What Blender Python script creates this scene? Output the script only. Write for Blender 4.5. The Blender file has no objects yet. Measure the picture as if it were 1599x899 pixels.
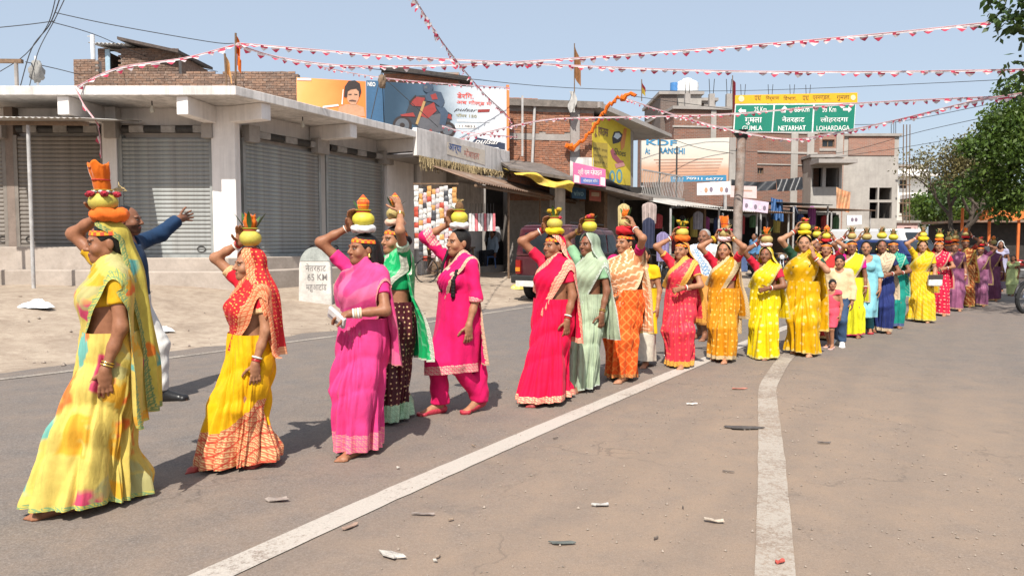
import bpy, bmesh, math, random
import numpy as np
from mathutils import Vector, Matrix

# ---------------------------------------------------------------- camera, sky, sun, exposure
SC = bpy.context.scene
COL = SC.collection
FPX = 1163.0          # focal length in photograph pixels (1599 wide)
CAM_H = 1.45
PITCH = math.atan((449.5 - 380.0) / FPX)
cam_d = bpy.data.cameras.new('camera'); cam = bpy.data.objects.new('camera', cam_d)
COL.objects.link(cam); SC.camera = cam
cam.location = (0, 0, CAM_H); cam.rotation_euler = (math.pi / 2 - PITCH, 0, 0)
cam_d.sensor_width = 36.0; cam_d.lens = 36.0 * FPX / 1599.0
cam_d.clip_start = 0.05; cam_d.clip_end = 6000

SUN_EL, SUN_AZ = math.radians(53), math.radians(191)   # azimuth clockwise from +Y: behind the camera
W = bpy.data.worlds.new('World'); SC.world = W; W.use_nodes = True
nt = W.node_tree; nt.nodes.clear()
sky = nt.nodes.new('ShaderNodeTexSky'); sky.sky_type = 'NISHITA'; sky.sun_disc = False
sky.sun_elevation = SUN_EL; sky.sun_rotation = SUN_AZ
sky.air_density = 1.0; sky.dust_density = 4.0; sky.ozone_density = 1.0; sky.altitude = 600
bg = nt.nodes.new('ShaderNodeBackground'); bg.inputs['Strength'].default_value = 0.094
wo = nt.nodes.new('ShaderNodeOutputWorld')
hz = nt.nodes.new('ShaderNodeMix'); hz.data_type = 'RGBA'      # even pale dust haze over the whole sky
hz.inputs[0].default_value = 0.45; hz.inputs[7].default_value = (7.0, 8.0, 9.2, 1)
nt.links.new(sky.outputs[0], hz.inputs[6]); nt.links.new(hz.outputs[2], bg.inputs['Color']); nt.links.new(bg.outputs[0], wo.inputs['Surface'])

sd = bpy.data.lights.new('sun', 'SUN'); sd.energy = 5.0; sd.angle = math.radians(0.53); sd.color = (1.0, 0.95, 0.87)
sun = bpy.data.objects.new('sun', sd); COL.objects.link(sun)
sdir = Vector((math.sin(SUN_AZ) * math.cos(SUN_EL), math.cos(SUN_AZ) * math.cos(SUN_EL), math.sin(SUN_EL)))
sun.rotation_euler = sdir.to_track_quat('Z', 'Y').to_euler(); sun.location = (0, -5, 30)
SC.view_settings.view_transform = 'Standard'; SC.view_settings.look = 'None'
SC.view_settings.exposure = 0.42; SC.view_settings.gamma = 1.0
SC.view_settings.use_curve_mapping = False
SC.cycles.use_denoising = True
SC.cycles.max_bounces = 6; SC.cycles.diffuse_bounces = 2; SC.cycles.glossy_bounces = 2
SC.cycles.transmission_bounces = 3; SC.cycles.transparent_max_bounces = 8
SC.cycles.caustics_reflective = False; SC.cycles.caustics_refractive = False

_cp, _sp = math.cos(PITCH), math.sin(PITCH)
def ray(px, py):
    a, b = (px - 799.5) / FPX, (449.5 - py) / FPX
    return Vector((a, _cp + b * _sp, -_sp + b * _cp))
def at(px, py, Y):
    """point on the pixel's ray at distance Y"""
    d = ray(px, py); return Vector((0, 0, CAM_H)) + d * (Y / d.y)
def px2x(px, Y): return at(px, 380, Y).x
def px2z(py, Y, px=800): return at(px, py, Y).z
# ground height: flat road, shoulder rising beyond the far edge line
EDGE = [(-30.0, -8.5), (-5.6, 8.2), (-2.9, 12.0), (0.3, 17.5), (5.0, 22.5), (12.0, 27.0), (40, 38), (120, 75)]
EDGE = [(-40.0, -22.0), (-9.0, 5.4)] + EDGE[1:]
_E = np.array(EDGE)
def edge_dist(x, y):
    """signed distance to the far road edge, positive on the shop side"""
    P = np.array([x, y], float); best, sg = 1e9, 1
    A, B = _E[:-1], _E[1:]
    AB = B - A; t = np.clip(((P - A) * AB).sum(1) / (AB ** 2).sum(1), 0, 1)
    D = P - (A + AB * t[:, None]); L = np.hypot(D[:, 0], D[:, 1]); i = int(L.argmin())
    cr = AB[i, 0] * (P[1] - A[i, 1]) - AB[i, 1] * (P[0] - A[i, 0])
    return float(L[i]) * (1 if cr > 0 else -1)
def gz(x, y):
    d = edge_dist(x, y)
    if d <= 0.15: return 0.0
    t = min(1.0, (d - 0.15) / 5.2); s = t * t * (3 - 2 * t)
    fall = min(1.0, max(0.35, 1 - (y - 17) / 30.0))
    return (0.62 * s) * fall
def G(px, py):
    """ground point under a pixel"""
    d = ray(px, py); t0 = 1.5
    for i in range(4000):
        t = t0 + i * 0.02
        p = Vector((0, 0, CAM_H)) + d * t
        if p.z <= gz(p.x, p.y): return p
    return p
# ---------------------------------------------------------------- helpers: materials
RNG = random.Random(7)
NR = np.random.RandomState(11)
_M = {}
def N(t, typ, **kw):
    n = t.nodes.new(typ)
    for k, v in kw.items():
        if k.startswith('_'): setattr(n, k[1:], v)
        else: n.inputs[k].default_value = v
    return n
def c4(c): return (c[0], c[1], c[2], 1.0)
def newmat(name):
    m = bpy.data.materials.new(name); m.use_nodes = True
    t = m.node_tree; t.nodes.clear()
    o = t.nodes.new('ShaderNodeOutputMaterial'); b = t.nodes.new('ShaderNodeBsdfPrincipled')
    t.links.new(b.outputs[0], o.inputs['Surface'])
    return m, t, b, o
def mixc(t, fac, a, b, mode='MIX'):
    n = t.nodes.new('ShaderNodeMix'); n.data_type = 'RGBA'; n.blend_type = mode
    for sock, v in ((n.inputs[0], fac), (n.inputs[6], a), (n.inputs[7], b)):
        if hasattr(v, 'links'): t.links.new(v, sock)
        elif isinstance(v, (int, float)): sock.default_value = v
        else: sock.default_value = c4(v)
    return n.outputs[2]
def mth(t, op, a, b=0.0, clamp=False):
    n = t.nodes.new('ShaderNodeMath'); n.operation = op; n.use_clamp = clamp
    for i, v in enumerate((a, b)):
        if hasattr(v, 'links'): t.links.new(v, n.inputs[i])
        else: n.inputs[i].default_value = v
    return n.outputs[0]
def ramp(t, src, stops):
    r = t.nodes.new('ShaderNodeValToRGB'); e = r.color_ramp.elements
    while len(e) < len(stops): e.new(0.5)
    for k, (p, c) in enumerate(stops):
        e[k].position = p; e[k].color = c4(c) if hasattr(c, '__len__') else (c, c, c, 1)
    t.links.new(src, r.inputs[0]); return r.outputs[0]
def coords(t, kind='Object', scale=None):
    tc = t.nodes.new('ShaderNodeTexCoord'); o = tc.outputs[kind]
    if scale is not None:
        mp = t.nodes.new('ShaderNodeMapping'); mp.inputs['Scale'].default_value = scale
        t.links.new(o, mp.inputs['Vector']); o = mp.outputs[0]
    return o
def noise(t, vec, scale, detail=4, rough=0.55):
    n = N(t, 'ShaderNodeTexNoise', Scale=scale, Detail=detail, Roughness=rough)
    if vec is not None: t.links.new(vec, n.inputs['Vector'])
    return n.outputs['Fac']
def bump(t, b, h, strength=0.3, dist=0.01):
    n = N(t, 'ShaderNodeBump', Strength=strength, Distance=dist)
    t.links.new(h, n.inputs['Height']); t.links.new(n.outputs[0], b.inputs['Normal']); return n
def mat(name, col, rough=0.7, var=0.12, nscale=6.0, metal=0.0, bumps=0.15, dirt=None, dirt_amt=0.0, spec=0.5, coat=0.0, bdist=0.01, streak=0.0):
    """plain procedural surface: colour broken up by two noises, fine relief, optional dirt"""
    if name in _M: return _M[name]
    m, t, b, o = newmat(name); v = coords(t)
    n1 = noise(t, v, nscale, 6, 0.6); n2 = noise(t, v, nscale * 7.3, 3, 0.6)
    f = mth(t, 'ADD', mth(t, 'MULTIPLY', n1, 0.65), mth(t, 'MULTIPLY', n2, 0.35))
    lo = tuple(max(0, c * (1 - 2.2 * var)) for c in col); hi = tuple(min(1, c * (1 + 2.2 * var)) for c in col)
    c = ramp(t, f, [(0.28, lo), (0.72, hi)])
    if dirt is not None:
        dm = ramp(t, noise(t, v, nscale * 0.45, 8, 0.68), [(0.48, 0.0), (0.66, dirt_amt)])
        c = mixc(t, dm, c, dirt)
    if streak:          # runs left by rain
        sm = ramp(t, noise(t, coords(t, 'Object', (5.0, 5.0, .35)), 1.0, 6, .7), [(0.46, 0.0), (0.68, streak)]); c = mixc(t, sm, c, tuple(x * .38 for x in col))
    t.links.new(c, b.inputs['Base Color'])
    b.inputs['Roughness'].default_value = rough; b.inputs['Metallic'].default_value = metal
    b.inputs['Specular IOR Level'].default_value = spec; b.inputs['Coat Weight'].default_value = coat
    if bumps: bump(t, b, n2, bumps, bdist)
    _M[name] = m; return m
def cloth(name, base, border=None, bw=0.0, motif=None, mscale=18.0, mkind='dots', border2=None, rough=0.78, sheen=0.06, trans=0.0, patches=None, mfac=1.0, stripes=None):
    """woven cloth: UV u runs along the piece and v is the distance in metres from the bordered edge"""
    if name in _M: return _M[name]
    m, t, b, o = newmat(name)
    uv = coords(t, 'UV'); ob = coords(t, 'Object'); base = tuple(c * 0.86 for c in base)
    n1 = noise(t, ob, 9.0, 5, 0.6)
    lo = tuple(c * 0.80 for c in base); hi = tuple(min(1, c * 1.14) for c in base)
    col = ramp(t, n1, [(0.3, lo), (0.7, hi)])
    sx = t.nodes.new('ShaderNodeSeparateXYZ'); t.links.new(uv, sx.inputs[0]); U, V = sx.outputs[0], sx.outputs[1]
    if patches:          # large scattered printed shapes
        for k, pc in enumerate(patches):
            mp = t.nodes.new('ShaderNodeMapping'); mp.inputs['Location'].default_value = (3.7 * k + 1.3, 1.9 * k, 0); mp.inputs['Rotation'].default_value = (0, 0, 0.7 * k + .4)  # near-black colour deepens the shade inside shops and rooms
            mp.inputs['Scale'].default_value = (1.0, 0.55, 1)
            t.links.new(uv, mp.inputs['Vector'])
            vo = N(t, 'ShaderNodeTexVoronoi', Scale=3.0, Randomness=1.0); vo.distance = 'MANHATTAN'; vo.voronoi_dimensions = '2D'
            t.links.new(mp.outputs[0], vo.inputs['Vector'])
            fade = noise(t, uv, 5.0 + k, 2)
            msk = mth(t, 'MULTIPLY', ramp(t, vo.outputs['Distance'], [(0.22, 0.95), (0.26, 0.0)]), ramp(t, fade, [(0.45, 0.0), (0.52, 1.0)]))
            col = mixc(t, msk, col, pc)
    if stripes is not None:
        w = N(t, 'ShaderNodeTexWave', Scale=stripes[1], Distortion=1.2); w.wave_type = 'BANDS'; w.bands_direction = 'DIAGONAL'
        t.links.new(uv, w.inputs['Vector'])
        col = mixc(t, mth(t, 'MULTIPLY', ramp(t, w.outputs['Fac'], [(0.72, 0.0), (0.82, 1.0)]), stripes[2]), col, stripes[0])
    if motif is not None:
        if mkind == 'checks':
            ck = N(t, 'ShaderNodeTexChecker', Scale=mscale); t.links.new(uv, ck.inputs['Vector']); mk = ck.outputs['Fac']
        elif mkind == 'dots':
            vo = N(t, 'ShaderNodeTexVoronoi', Scale=mscale, Randomness=0.35); vo.voronoi_dimensions = '2D'
            t.links.new(uv, vo.inputs['Vector']); mk = ramp(t, vo.outputs['Distance'], [(0.13, 1.0), (0.19, 0.0)])
        elif mkind == 'brocade':
            ma = N(t, 'ShaderNodeTexMagic', Scale=mscale, Distortion=1.6); ma.turbulence_depth = 2
            t.links.new(uv, ma.inputs['Vector']); mk = ramp(t, ma.outputs['Fac'], [(0.52, 0.0), (0.6, 1.0)])
        else:             # diamond lattice
            vo = N(t, 'ShaderNodeTexVoronoi', Scale=mscale, Randomness=0.0); vo.distance = 'CHEBYCHEV'; vo.voronoi_dimensions = '2D'
            mp = t.nodes.new('ShaderNodeMapping'); mp.inputs['Rotation'].default_value = (0, 0, math.pi / 4)
            t.links.new(uv, mp.inputs['Vector']); t.links.new(mp.outputs[0], vo.inputs['Vector'])
            mk = ramp(t, vo.outputs['Distance'], [(0.38, 0.0), (0.42, 1.0)])
        col = mixc(t, mth(t, 'MULTIPLY', mk, mfac), col, motif)
    if border is not None and bw > 0:
        bc = border
        ma = N(t, 'ShaderNodeTexMagic', Scale=36.0, Distortion=1.5); ma.turbulence_depth = 3
        t.links.new(uv, ma.inputs['Vector'])
        b2 = border2 if border2 is not None else tuple(c * 0.55 for c in border)
        bcol = mixc(t, ramp(t, ma.outputs['Fac'], [(0.46, 0.0), (0.58, 0.8)]), bc, b2)
        w = mth(t, 'FRACT', mth(t, 'MULTIPLY', V, 2.5 / bw))
        line = mth(t, 'MULTIPLY', mth(t, 'GREATER_THAN', w, 0.84), 0.8)
        bcol = mixc(t, line, bcol, b2)
        wob = mth(t, 'MULTIPLY', mth(t, 'SINE', mth(t, 'MULTIPLY', U, 120.0)), 0.0025)
        bm_ = mth(t, 'LESS_THAN', mth(t, 'ADD', V, wob), bw)
        col = mixc(t, bm_, col, bcol)
    t.links.new(col, b.inputs['Base Color'])
    b.inputs['Roughness'].default_value = rough; b.inputs['Specular IOR Level'].default_value = 0.2
    b.inputs['Sheen Weight'].default_value = sheen; b.inputs['Sheen Roughness'].default_value = 0.4
    wr = N(t, 'ShaderNodeTexNoise', Scale=26.0, Detail=3.0, Distortion=0.8); 
    mp = t.nodes.new('ShaderNodeMapping'); mp.inputs['Scale'].default_value = (1, 1, 0.35)
    t.links.new(ob, mp.inputs['Vector']); t.links.new(mp.outputs[0], wr.inputs['Vector'])
    bump(t, b, wr.outputs['Fac'], 0.45, 0.012)
    if trans > 0:
        tr = t.nodes.new('ShaderNodeBsdfTranslucent'); t.links.new(col, tr.inputs['Color'])
        ms = t.nodes.new('ShaderNodeMixShader'); ms.inputs[0].default_value = trans
        t.links.new(b.outputs[0], ms.inputs[1]); t.links.new(tr.outputs[0], ms.inputs[2]); t.links.new(ms.outputs[0], o.inputs['Surface'])
    _M[name] = m; return m
def skin_mat():
    if 'skin' in _M: return _M['skin']
    m, t, b, o = newmat('skin')
    a = t.nodes.new('ShaderNodeAttribute'); a.attribute_name = 'col'
    n = noise(t, coords(t), 40, 4)
    c = mixc(t, 1.0, a.outputs['Color'], ramp(t, n, [(0.3, (0.84, 0.82, 0.80)), (0.7, (1.1, 1.1, 1.1))]), 'MULTIPLY')
    t.links.new(c, b.inputs['Base Color']); b.inputs['Roughness'].default_value = 0.52
    b.inputs['Specular IOR Level'].default_value = 0.32
    bump(t, b, noise(t, coords(t), 160, 2), 0.12, 0.003)
    _M['skin'] = m; return m

# ---------------------------------------------------------------- helpers: objects and meshes
def link(name, me, m=None, parent=None):
    o = bpy.data.objects.new(name, me); COL.objects.link(o)
    if m is not None and me is not None and not me.materials: me.materials.append(m)
    if parent is not None: o.parent = parent
    return o
def tag(o, label=None, cat=None, group=None, kind=None):
    if label: o['label'] = label
    if cat: o['category'] = cat
    if group: o['group'] = group
    if kind: o['kind'] = kind
    return o
def empty(name, loc=(0, 0, 0), rz=0.0, label=None, cat=None, group=None, scale=1.0):
    o = bpy.data.objects.new(name, None); COL.objects.link(o); o.empty_display_size = 0.1
    o.location = loc; o.rotation_euler = (0, 0, rz); o.scale = (scale,) * 3
    return tag(o, label, cat, group)
def copy_tree(o, parent=None):
    c = o.copy(); COL.objects.link(c)
    if parent is not None: c.parent = parent
    for ch in o.children: copy_tree(ch, c)
    return c
def mesh_np(name, V, F, smooth=True, uv=None, col=None):
    """mesh from arrays; F is a list of arrays of equal-sided faces; uv is per vertex"""
    V = np.asarray(V, np.float32).reshape(-1, 3)
    if not isinstance(F, list): F = [F]
    F = [np.asarray(f, np.int32) for f in F if len(f)]
    me = bpy.data.meshes.new(name)
    nl = sum(f.size for f in F); nf = sum(len(f) for f in F)
    me.vertices.add(len(V)); me.vertices.foreach_set('co', V.ravel())
    me.loops.add(nl); me.polygons.add(nf)
    li = np.concatenate([f.ravel() for f in F]); me.loops.foreach_set('vertex_index', li)
    st, tot, k = [], [], 0
    for f in F:
        s = f.shape[1]; st.append(k + np.arange(len(f)) * s); tot.append(np.full(len(f), s)); k += f.size
    me.polygons.foreach_set('loop_start', np.concatenate(st).astype(np.int32))
    try: me.polygons.foreach_set('loop_total', np.concatenate(tot).astype(np.int32))
    except Exception: pass
    me.polygons.foreach_set('use_smooth', np.full(nf, bool(smooth)))
    if uv is not None:
        ul = me.uv_layers.new(name='UVMap'); ul.data.foreach_set('uv', np.asarray(uv, np.float32)[li].ravel())
    if col is not None:
        ca = me.color_attributes.new('col', 'FLOAT_COLOR', 'POINT')
        c = np.ones((len(V), 4), np.float32); c[:, :3] = col; ca.data.foreach_set('color', c.ravel())
    me.update(calc_edges=True); me.validate()
    return me
def grid_faces(m, n, wrap=False, off=0):
    i = np.arange(m - 1)[:, None]; j = np.arange(n if wrap else n - 1)[None, :]
    a = i * n + j; b = i * n + (j + 1) % n
    return np.stack([a, b, b + n, a + n], -1).reshape(-1, 4) + off
def sheet(name, P, m, parent=None, wrap=False, uv=None, smooth=True):
    r, n = P.shape[:2]
    return link(name, mesh_np(name, P.reshape(-1, 3), grid_faces(r, n, wrap), smooth, None if uv is None else uv.reshape(-1, 2)), m, parent)
class MB:
    """collects boxes, bars, tubes and prisms into one mesh"""
    def __init__(s): s.v = []; s.f = []
    def add(s, V, F):
        k = len(s.v); s.v += [tuple(p) for p in V]; s.f += [tuple(i + k for i in f) for f in F]; return s
    def box(s, c, d, R=None, taper=1.0):
        x, y, z = (q / 2 for q in d); V = []
        for sz in (-1, 1):
            k = taper if sz > 0 else 1.0
            for sx, sy in ((-1, -1), (1, -1), (1, 1), (-1, 1)):
                p = Vector((sx * x * k, sy * y * k, sz * z))
                if R is not None: p = R @ p
                V.append(p + Vector(c))
        return s.add(V, [(3, 2, 1, 0), (4, 5, 6, 7), (0, 1, 5, 4), (1, 2, 6, 5), (2, 3, 7, 6), (3, 0, 4, 7)])
    def bar(s, a, b, w, h=None, up=(0, 0, 1)):
        a, b = Vector(a), Vector(b); h = h or w; d = (b - a)
        if d.length < 1e-6: return s
        d.normalize(); u = Vector(up)
        if abs(d.dot(u)) > 0.98: u = Vector((1, 0, 0))
        x = d.cross(u).normalized(); y = x.cross(d)
        V = [p + x * sx * w / 2 + y * sy * h / 2 for p in (a, b) for sx, sy in ((-1, -1), (1, -1), (1, 1), (-1, 1))]
        return s.add(V, [(3, 2, 1, 0), (4, 5, 6, 7), (0, 1, 5, 4), (1, 2, 6, 5), (2, 3, 7, 6), (3, 0, 4, 7)])
    def tube(s, pts, r, n=8, caps=True):
        pts = [Vector(p) for p in pts]; rs = r if hasattr(r, '__len__') else [r] * len(pts)
        V, F = [], []; up = None
        for i, p in enumerate(pts):
            d = (pts[min(i + 1, len(pts) - 1)] - pts[max(i - 1, 0)])
            d = d.normalized() if d.length > 1e-9 else Vector((0, 0, 1))
            if up is None: up = Vector((0, 0, 1)) if abs(d.z) < 0.9 else Vector((1, 0, 0))
            x = d.cross(up).normalized(); y = x.cross(d); up = y
            V += [p + (x * math.cos(2 * math.pi * k / n) + y * math.sin(2 * math.pi * k / n)) * rs[i] for k in range(n)]
        for i in range(len(pts) - 1):
            F += [(i * n + k, i * n + (k + 1) % n, (i + 1) * n + (k + 1) % n, (i + 1) * n + k) for k in range(n)]
        if caps: F += [tuple(range(n - 1, -1, -1)), tuple((len(pts) - 1) * n + k for k in range(n))]
        return s.add(V, F)
    def lathe(s, prof, n=24, c=(0, 0, 0), ax=None):
        V, F = [], []
        for r, z in prof:
            for k in range(n):
                p = Vector((r * math.cos(2 * math.pi * k / n), r * math.sin(2 * math.pi * k / n), z))
                if ax is not None: p = ax @ p
                V.append(p + Vector(c))
        for i in range(len(prof) - 1):
            F += [(i * n + k, i * n + (k + 1) % n, (i + 1) * n + (k + 1) % n, (i + 1) * n + k) for k in range(n)]
        F += [tuple(range(n - 1, -1, -1)), tuple((len(prof) - 1) * n + k for k in range(n))]
        return s.add(V, F)
    def poly(s, pts): return s.add(pts, [tuple(range(len(pts)))])
    def prism(s, pts, d):
        n = len(pts); d = Vector(d); V = [Vector(p) for p in pts] + [Vector(p) + d for p in pts]
        return s.add(V, [tuple(range(n - 1, -1, -1)), tuple(range(n, 2 * n))] + [(i, (i + 1) % n, n + (i + 1) % n, n + i) for i in range(n)])
    def mesh(s, name, smooth=False):
        me = bpy.data.meshes.new(name); me.from_pydata(s.v, [], s.f)
        bm = bmesh.new(); bm.from_mesh(me); bmesh.ops.recalc_face_normals(bm, faces=bm.faces); bm.to_mesh(me); bm.free()
        if smooth:
            me.polygons.foreach_set('use_smooth', [True] * len(me.polygons))
            if hasattr(me, 'set_sharp_from_angle'): me.set_sharp_from_angle(angle=math.radians(40))
        me.update(); return me
    def build(s, name, m, parent=None, smooth=False): return link(name, s.mesh(name, smooth), m, parent)
def bevelled(o, w=0.01, seg=2):
    b = o.modifiers.new('bevel', 'BEVEL'); b.width = w; b.segments = seg; b.limit_method = 'ANGLE'; return o

# ---------------------------------------------------------------- helpers: smooth bodies from blended volumes
class Prim:
    def __init__(s, kind, *a, R=None): s.kind = kind; s.a = a; s.R = R
    def bbox(s):
        if s.kind == 'c':
            a, b, ra, rb = s.a; r = max(ra, rb); return np.minimum(a, b) - r, np.maximum(a, b) + r
        c, r = s.a; q = np.full(3, max(r)) if s.R is not None else np.asarray(r); return c - q, c + q
    def d(s, P):
        if s.kind == 'c':
            a, b, ra, rb = s.a; ab = b - a; L = max(ab @ ab, 1e-9)
            t = np.clip(((P - a) @ ab) / L, 0, 1)
            q = P - a - t[..., None] * ab
            return np.sqrt((q * q).sum(-1)) - (ra + (rb - ra) * t)
        c, r = s.a; q = P - c
        if s.R is not None: q = q @ s.R
        r = np.asarray(r); k0 = np.sqrt(((q / r) ** 2).sum(-1)); k1 = np.sqrt(((q / (r * r)) ** 2).sum(-1))
        return k0 * (k0 - 1) / np.maximum(k1, 1e-6)
def A3(*x): return np.array(x, float)
def cap(a, b, ra, rb=None): return Prim('c', np.array(a, float), np.array(b, float), ra, ra if rb is None else rb)
def ell(c, r, R=None): return Prim('e', np.array(c, float), tuple(r), R=R)
def smin(a, b, k):
    h = np.clip(0.5 + 0.5 * (b - a) / k, 0, 1); return b + (a - b) * h - k * h * (1 - h)
def inflate(ops, e, k=None): 
    out = []
    for op, p, kk in ops:
        if p.kind == 'c': q = cap(p.a[0], p.a[1], p.a[2] + e, p.a[3] + e)
        else: q = Prim('e', p.a[0], tuple(x + e for x in p.a[1]), R=p.R)
        out.append((op, q, kk if k is None else k))
    return out
def sdf_pts(ops, P):
    F = np.full(P.shape[:-1], 9.0)
    for op, p, k in ops:
        d = p.d(P); F = smin(F, d, k) if op == '+' else -smin(-F, d, k)
    return F
def mesh_sdf(ops, h, cut=None, pad=0.03, relax=1):
    """surface of a blended volume as (V, F); cut(P) > 0 removes"""
    plus = [p.bbox() for op, p, k in ops if op == '+']
    lo = np.min([b[0] for b in plus], 0) - pad; hi = np.max([b[1] for b in plus], 0) + pad
    n = np.ceil((hi - lo) / h).astype(int) + 1
    ax = [lo[i] + h * np.arange(n[i]) for i in range(3)]
    F = np.full(n, 9.0)
    for op, p, k in ops:
        a, b = p.bbox(); m = k + 0.03 + 2 * h
        i0 = np.maximum(((a - m - lo) / h).astype(int), 0); i1 = np.minimum(((b + m - lo) / h).astype(int) + 2, n)
        if (i1 <= i0).any(): continue
        g = np.stack(np.meshgrid(*[ax[q][i0[q]:i1[q]] for q in range(3)], indexing='ij'), -1)
        d = p.d(g); s = tuple(slice(i0[q], i1[q]) for q in range(3))
        F[s] = smin(F[s], d, k) if op == '+' else -smin(-F[s], d, k)
    if cut is not None:
        g = np.stack(np.meshgrid(*ax, indexing='ij'), -1); F = np.maximum(F, cut(g))
    F[[0, -1]] = np.maximum(F[[0, -1]], h); F[:, [0, -1]] = np.maximum(F[:, [0, -1]], h); F[:, :, [0, -1]] = np.maximum(F[:, :, [0, -1]], h)
    S = F < 0; cn = n - 1
    num = np.zeros(tuple(cn) + (3,)); cnt = np.zeros(tuple(cn))
    for axis in range(3):
        o1, o2 = [q for q in range(3) if q != axis]
        for u in (0, 1):
            for v in (0, 1):
                s0 = [None] * 3; s1 = [None] * 3
                s0[axis] = slice(0, cn[axis]); s1[axis] = slice(1, n[axis])
                s0[o1] = s1[o1] = slice(u, cn[o1] + u); s0[o2] = s1[o2] = slice(v, cn[o2] + v)
                f0, f1 = F[tuple(s0)], F[tuple(s1)]
                cr = (f0 < 0) != (f1 < 0)
                t = np.where(cr, f0 / np.where(cr, f0 - f1, 1), 0)
                cnt += cr; num[..., axis] += t * cr; num[..., o1] += u * cr; num[..., o2] += v * cr
    act = cnt > 0; idx = -np.ones(tuple(cn), int); idx[act] = np.arange(act.sum())
    base = np.argwhere(act); V = lo + h * (base + num[act] / cnt[act][:, None])
    quads = []
    for axis in range(3):
        o1, o2 = [(1, 2), (2, 0), (0, 1)][axis]
        s0 = [slice(1, cn[q]) for q in range(3)]; s1 = list(s0)
        s0[axis] = slice(0, cn[axis]); s1[axis] = slice(1, n[axis])
        a, b = S[tuple(s0)], S[tuple(s1)]
        for flag, sel in ((0, a & ~b), (1, ~a & b)):
            I = np.argwhere(sel)
            if not len(I): continue
            for q in range(3):
                if q != axis: I[:, q] += 1
            e1 = np.zeros(3, int); e1[o1] = 1; e2 = np.zeros(3, int); e2[o2] = 1
            c = [I - e1 - e2, I - e2, I, I - e1]
            Q = np.stack([idx[tuple(k.T)] for k in c], -1)
            quads.append(Q if flag == 0 else Q[:, ::-1])
    Q = np.concatenate(quads) if quads else np.zeros((0, 4), int)
    for _ in range(relax):
        sm = np.zeros_like(V); ct = np.zeros(len(V))
        for k in range(4):
            w_ = V[Q[:, (k + 1) % 4]] + V[Q[:, (k + 3) % 4]]; ct += 2 * np.bincount(Q[:, k], minlength=len(V))
            for q in range(3): sm[:, q] += np.bincount(Q[:, k], w_[:, q], minlength=len(V))
        V = 0.5 * V + 0.5 * sm / np.maximum(ct, 1)[:, None]
    return V, Q
# ---------------------------------------------------------------- ground, road, markings
def axis(a, b, fine, coarse, lo, hi):
    m = np.arange(a, b + 1e-6, fine); l = a - np.geomspace(coarse, max(a - lo, coarse * 2), 16)[::-1]; r = b + np.geomspace(coarse, hi - b, 16)
    return np.r_[l, m, r]
_gx = axis(-16, 24, .5, 1.5, -900, 900); _gy = axis(-6, 34, .5, 1.5, -300, 2500)
_rr = np.random.RandomState(4)
GX, GY = np.meshgrid(_gx, _gy)
GZ = np.vectorize(gz)(GX, GY); near = (np.abs(GX) < 26) & (GY < 40) & (GZ > .02)
GZ = GZ + near * (_rr.rand(*GX.shape) - .5) * .035
def dirt_mat():
    m, t, b, o = newmat('dusty ground'); v = coords(t)
    n1 = noise(t, v, .35, 8, .65); n2 = noise(t, v, 5.0, 6, .7); n3 = noise(t, v, 60, 3, .7)
    c = ramp(t, n1, [(.3, (.32, .255, .195)), (.7, (.44, .36, .28))])
    c = mixc(t, ramp(t, n2, [(.42, 0.0), (.75, .75)]), c, (.21, .15, .11)); c = mixc(t, ramp(t, noise(t, v, 1.1, 6, .7), [(.5, 0.0), (.68, .55)]), c, (.19, .14, .105))
    c = mixc(t, ramp(t, n3, [(.58, 0.0), (.72, .5)]), c, (.50, .40, .31))
    t.links.new(c, b.inputs['Base Color']); b.inputs['Roughness'].default_value = .95; b.inputs['Specular IOR Level'].default_value = .2
    bump(t, b, mth(t, 'ADD', n2, mth(t, 'MULTIPLY', n3, .5)), .6, .03); return m
g = link('ground', mesh_np('ground', np.stack([GX, GY, GZ], -1).reshape(-1, 3), grid_faces(*GX.shape), True), dirt_mat()); g['kind'] = 'structure'
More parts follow.
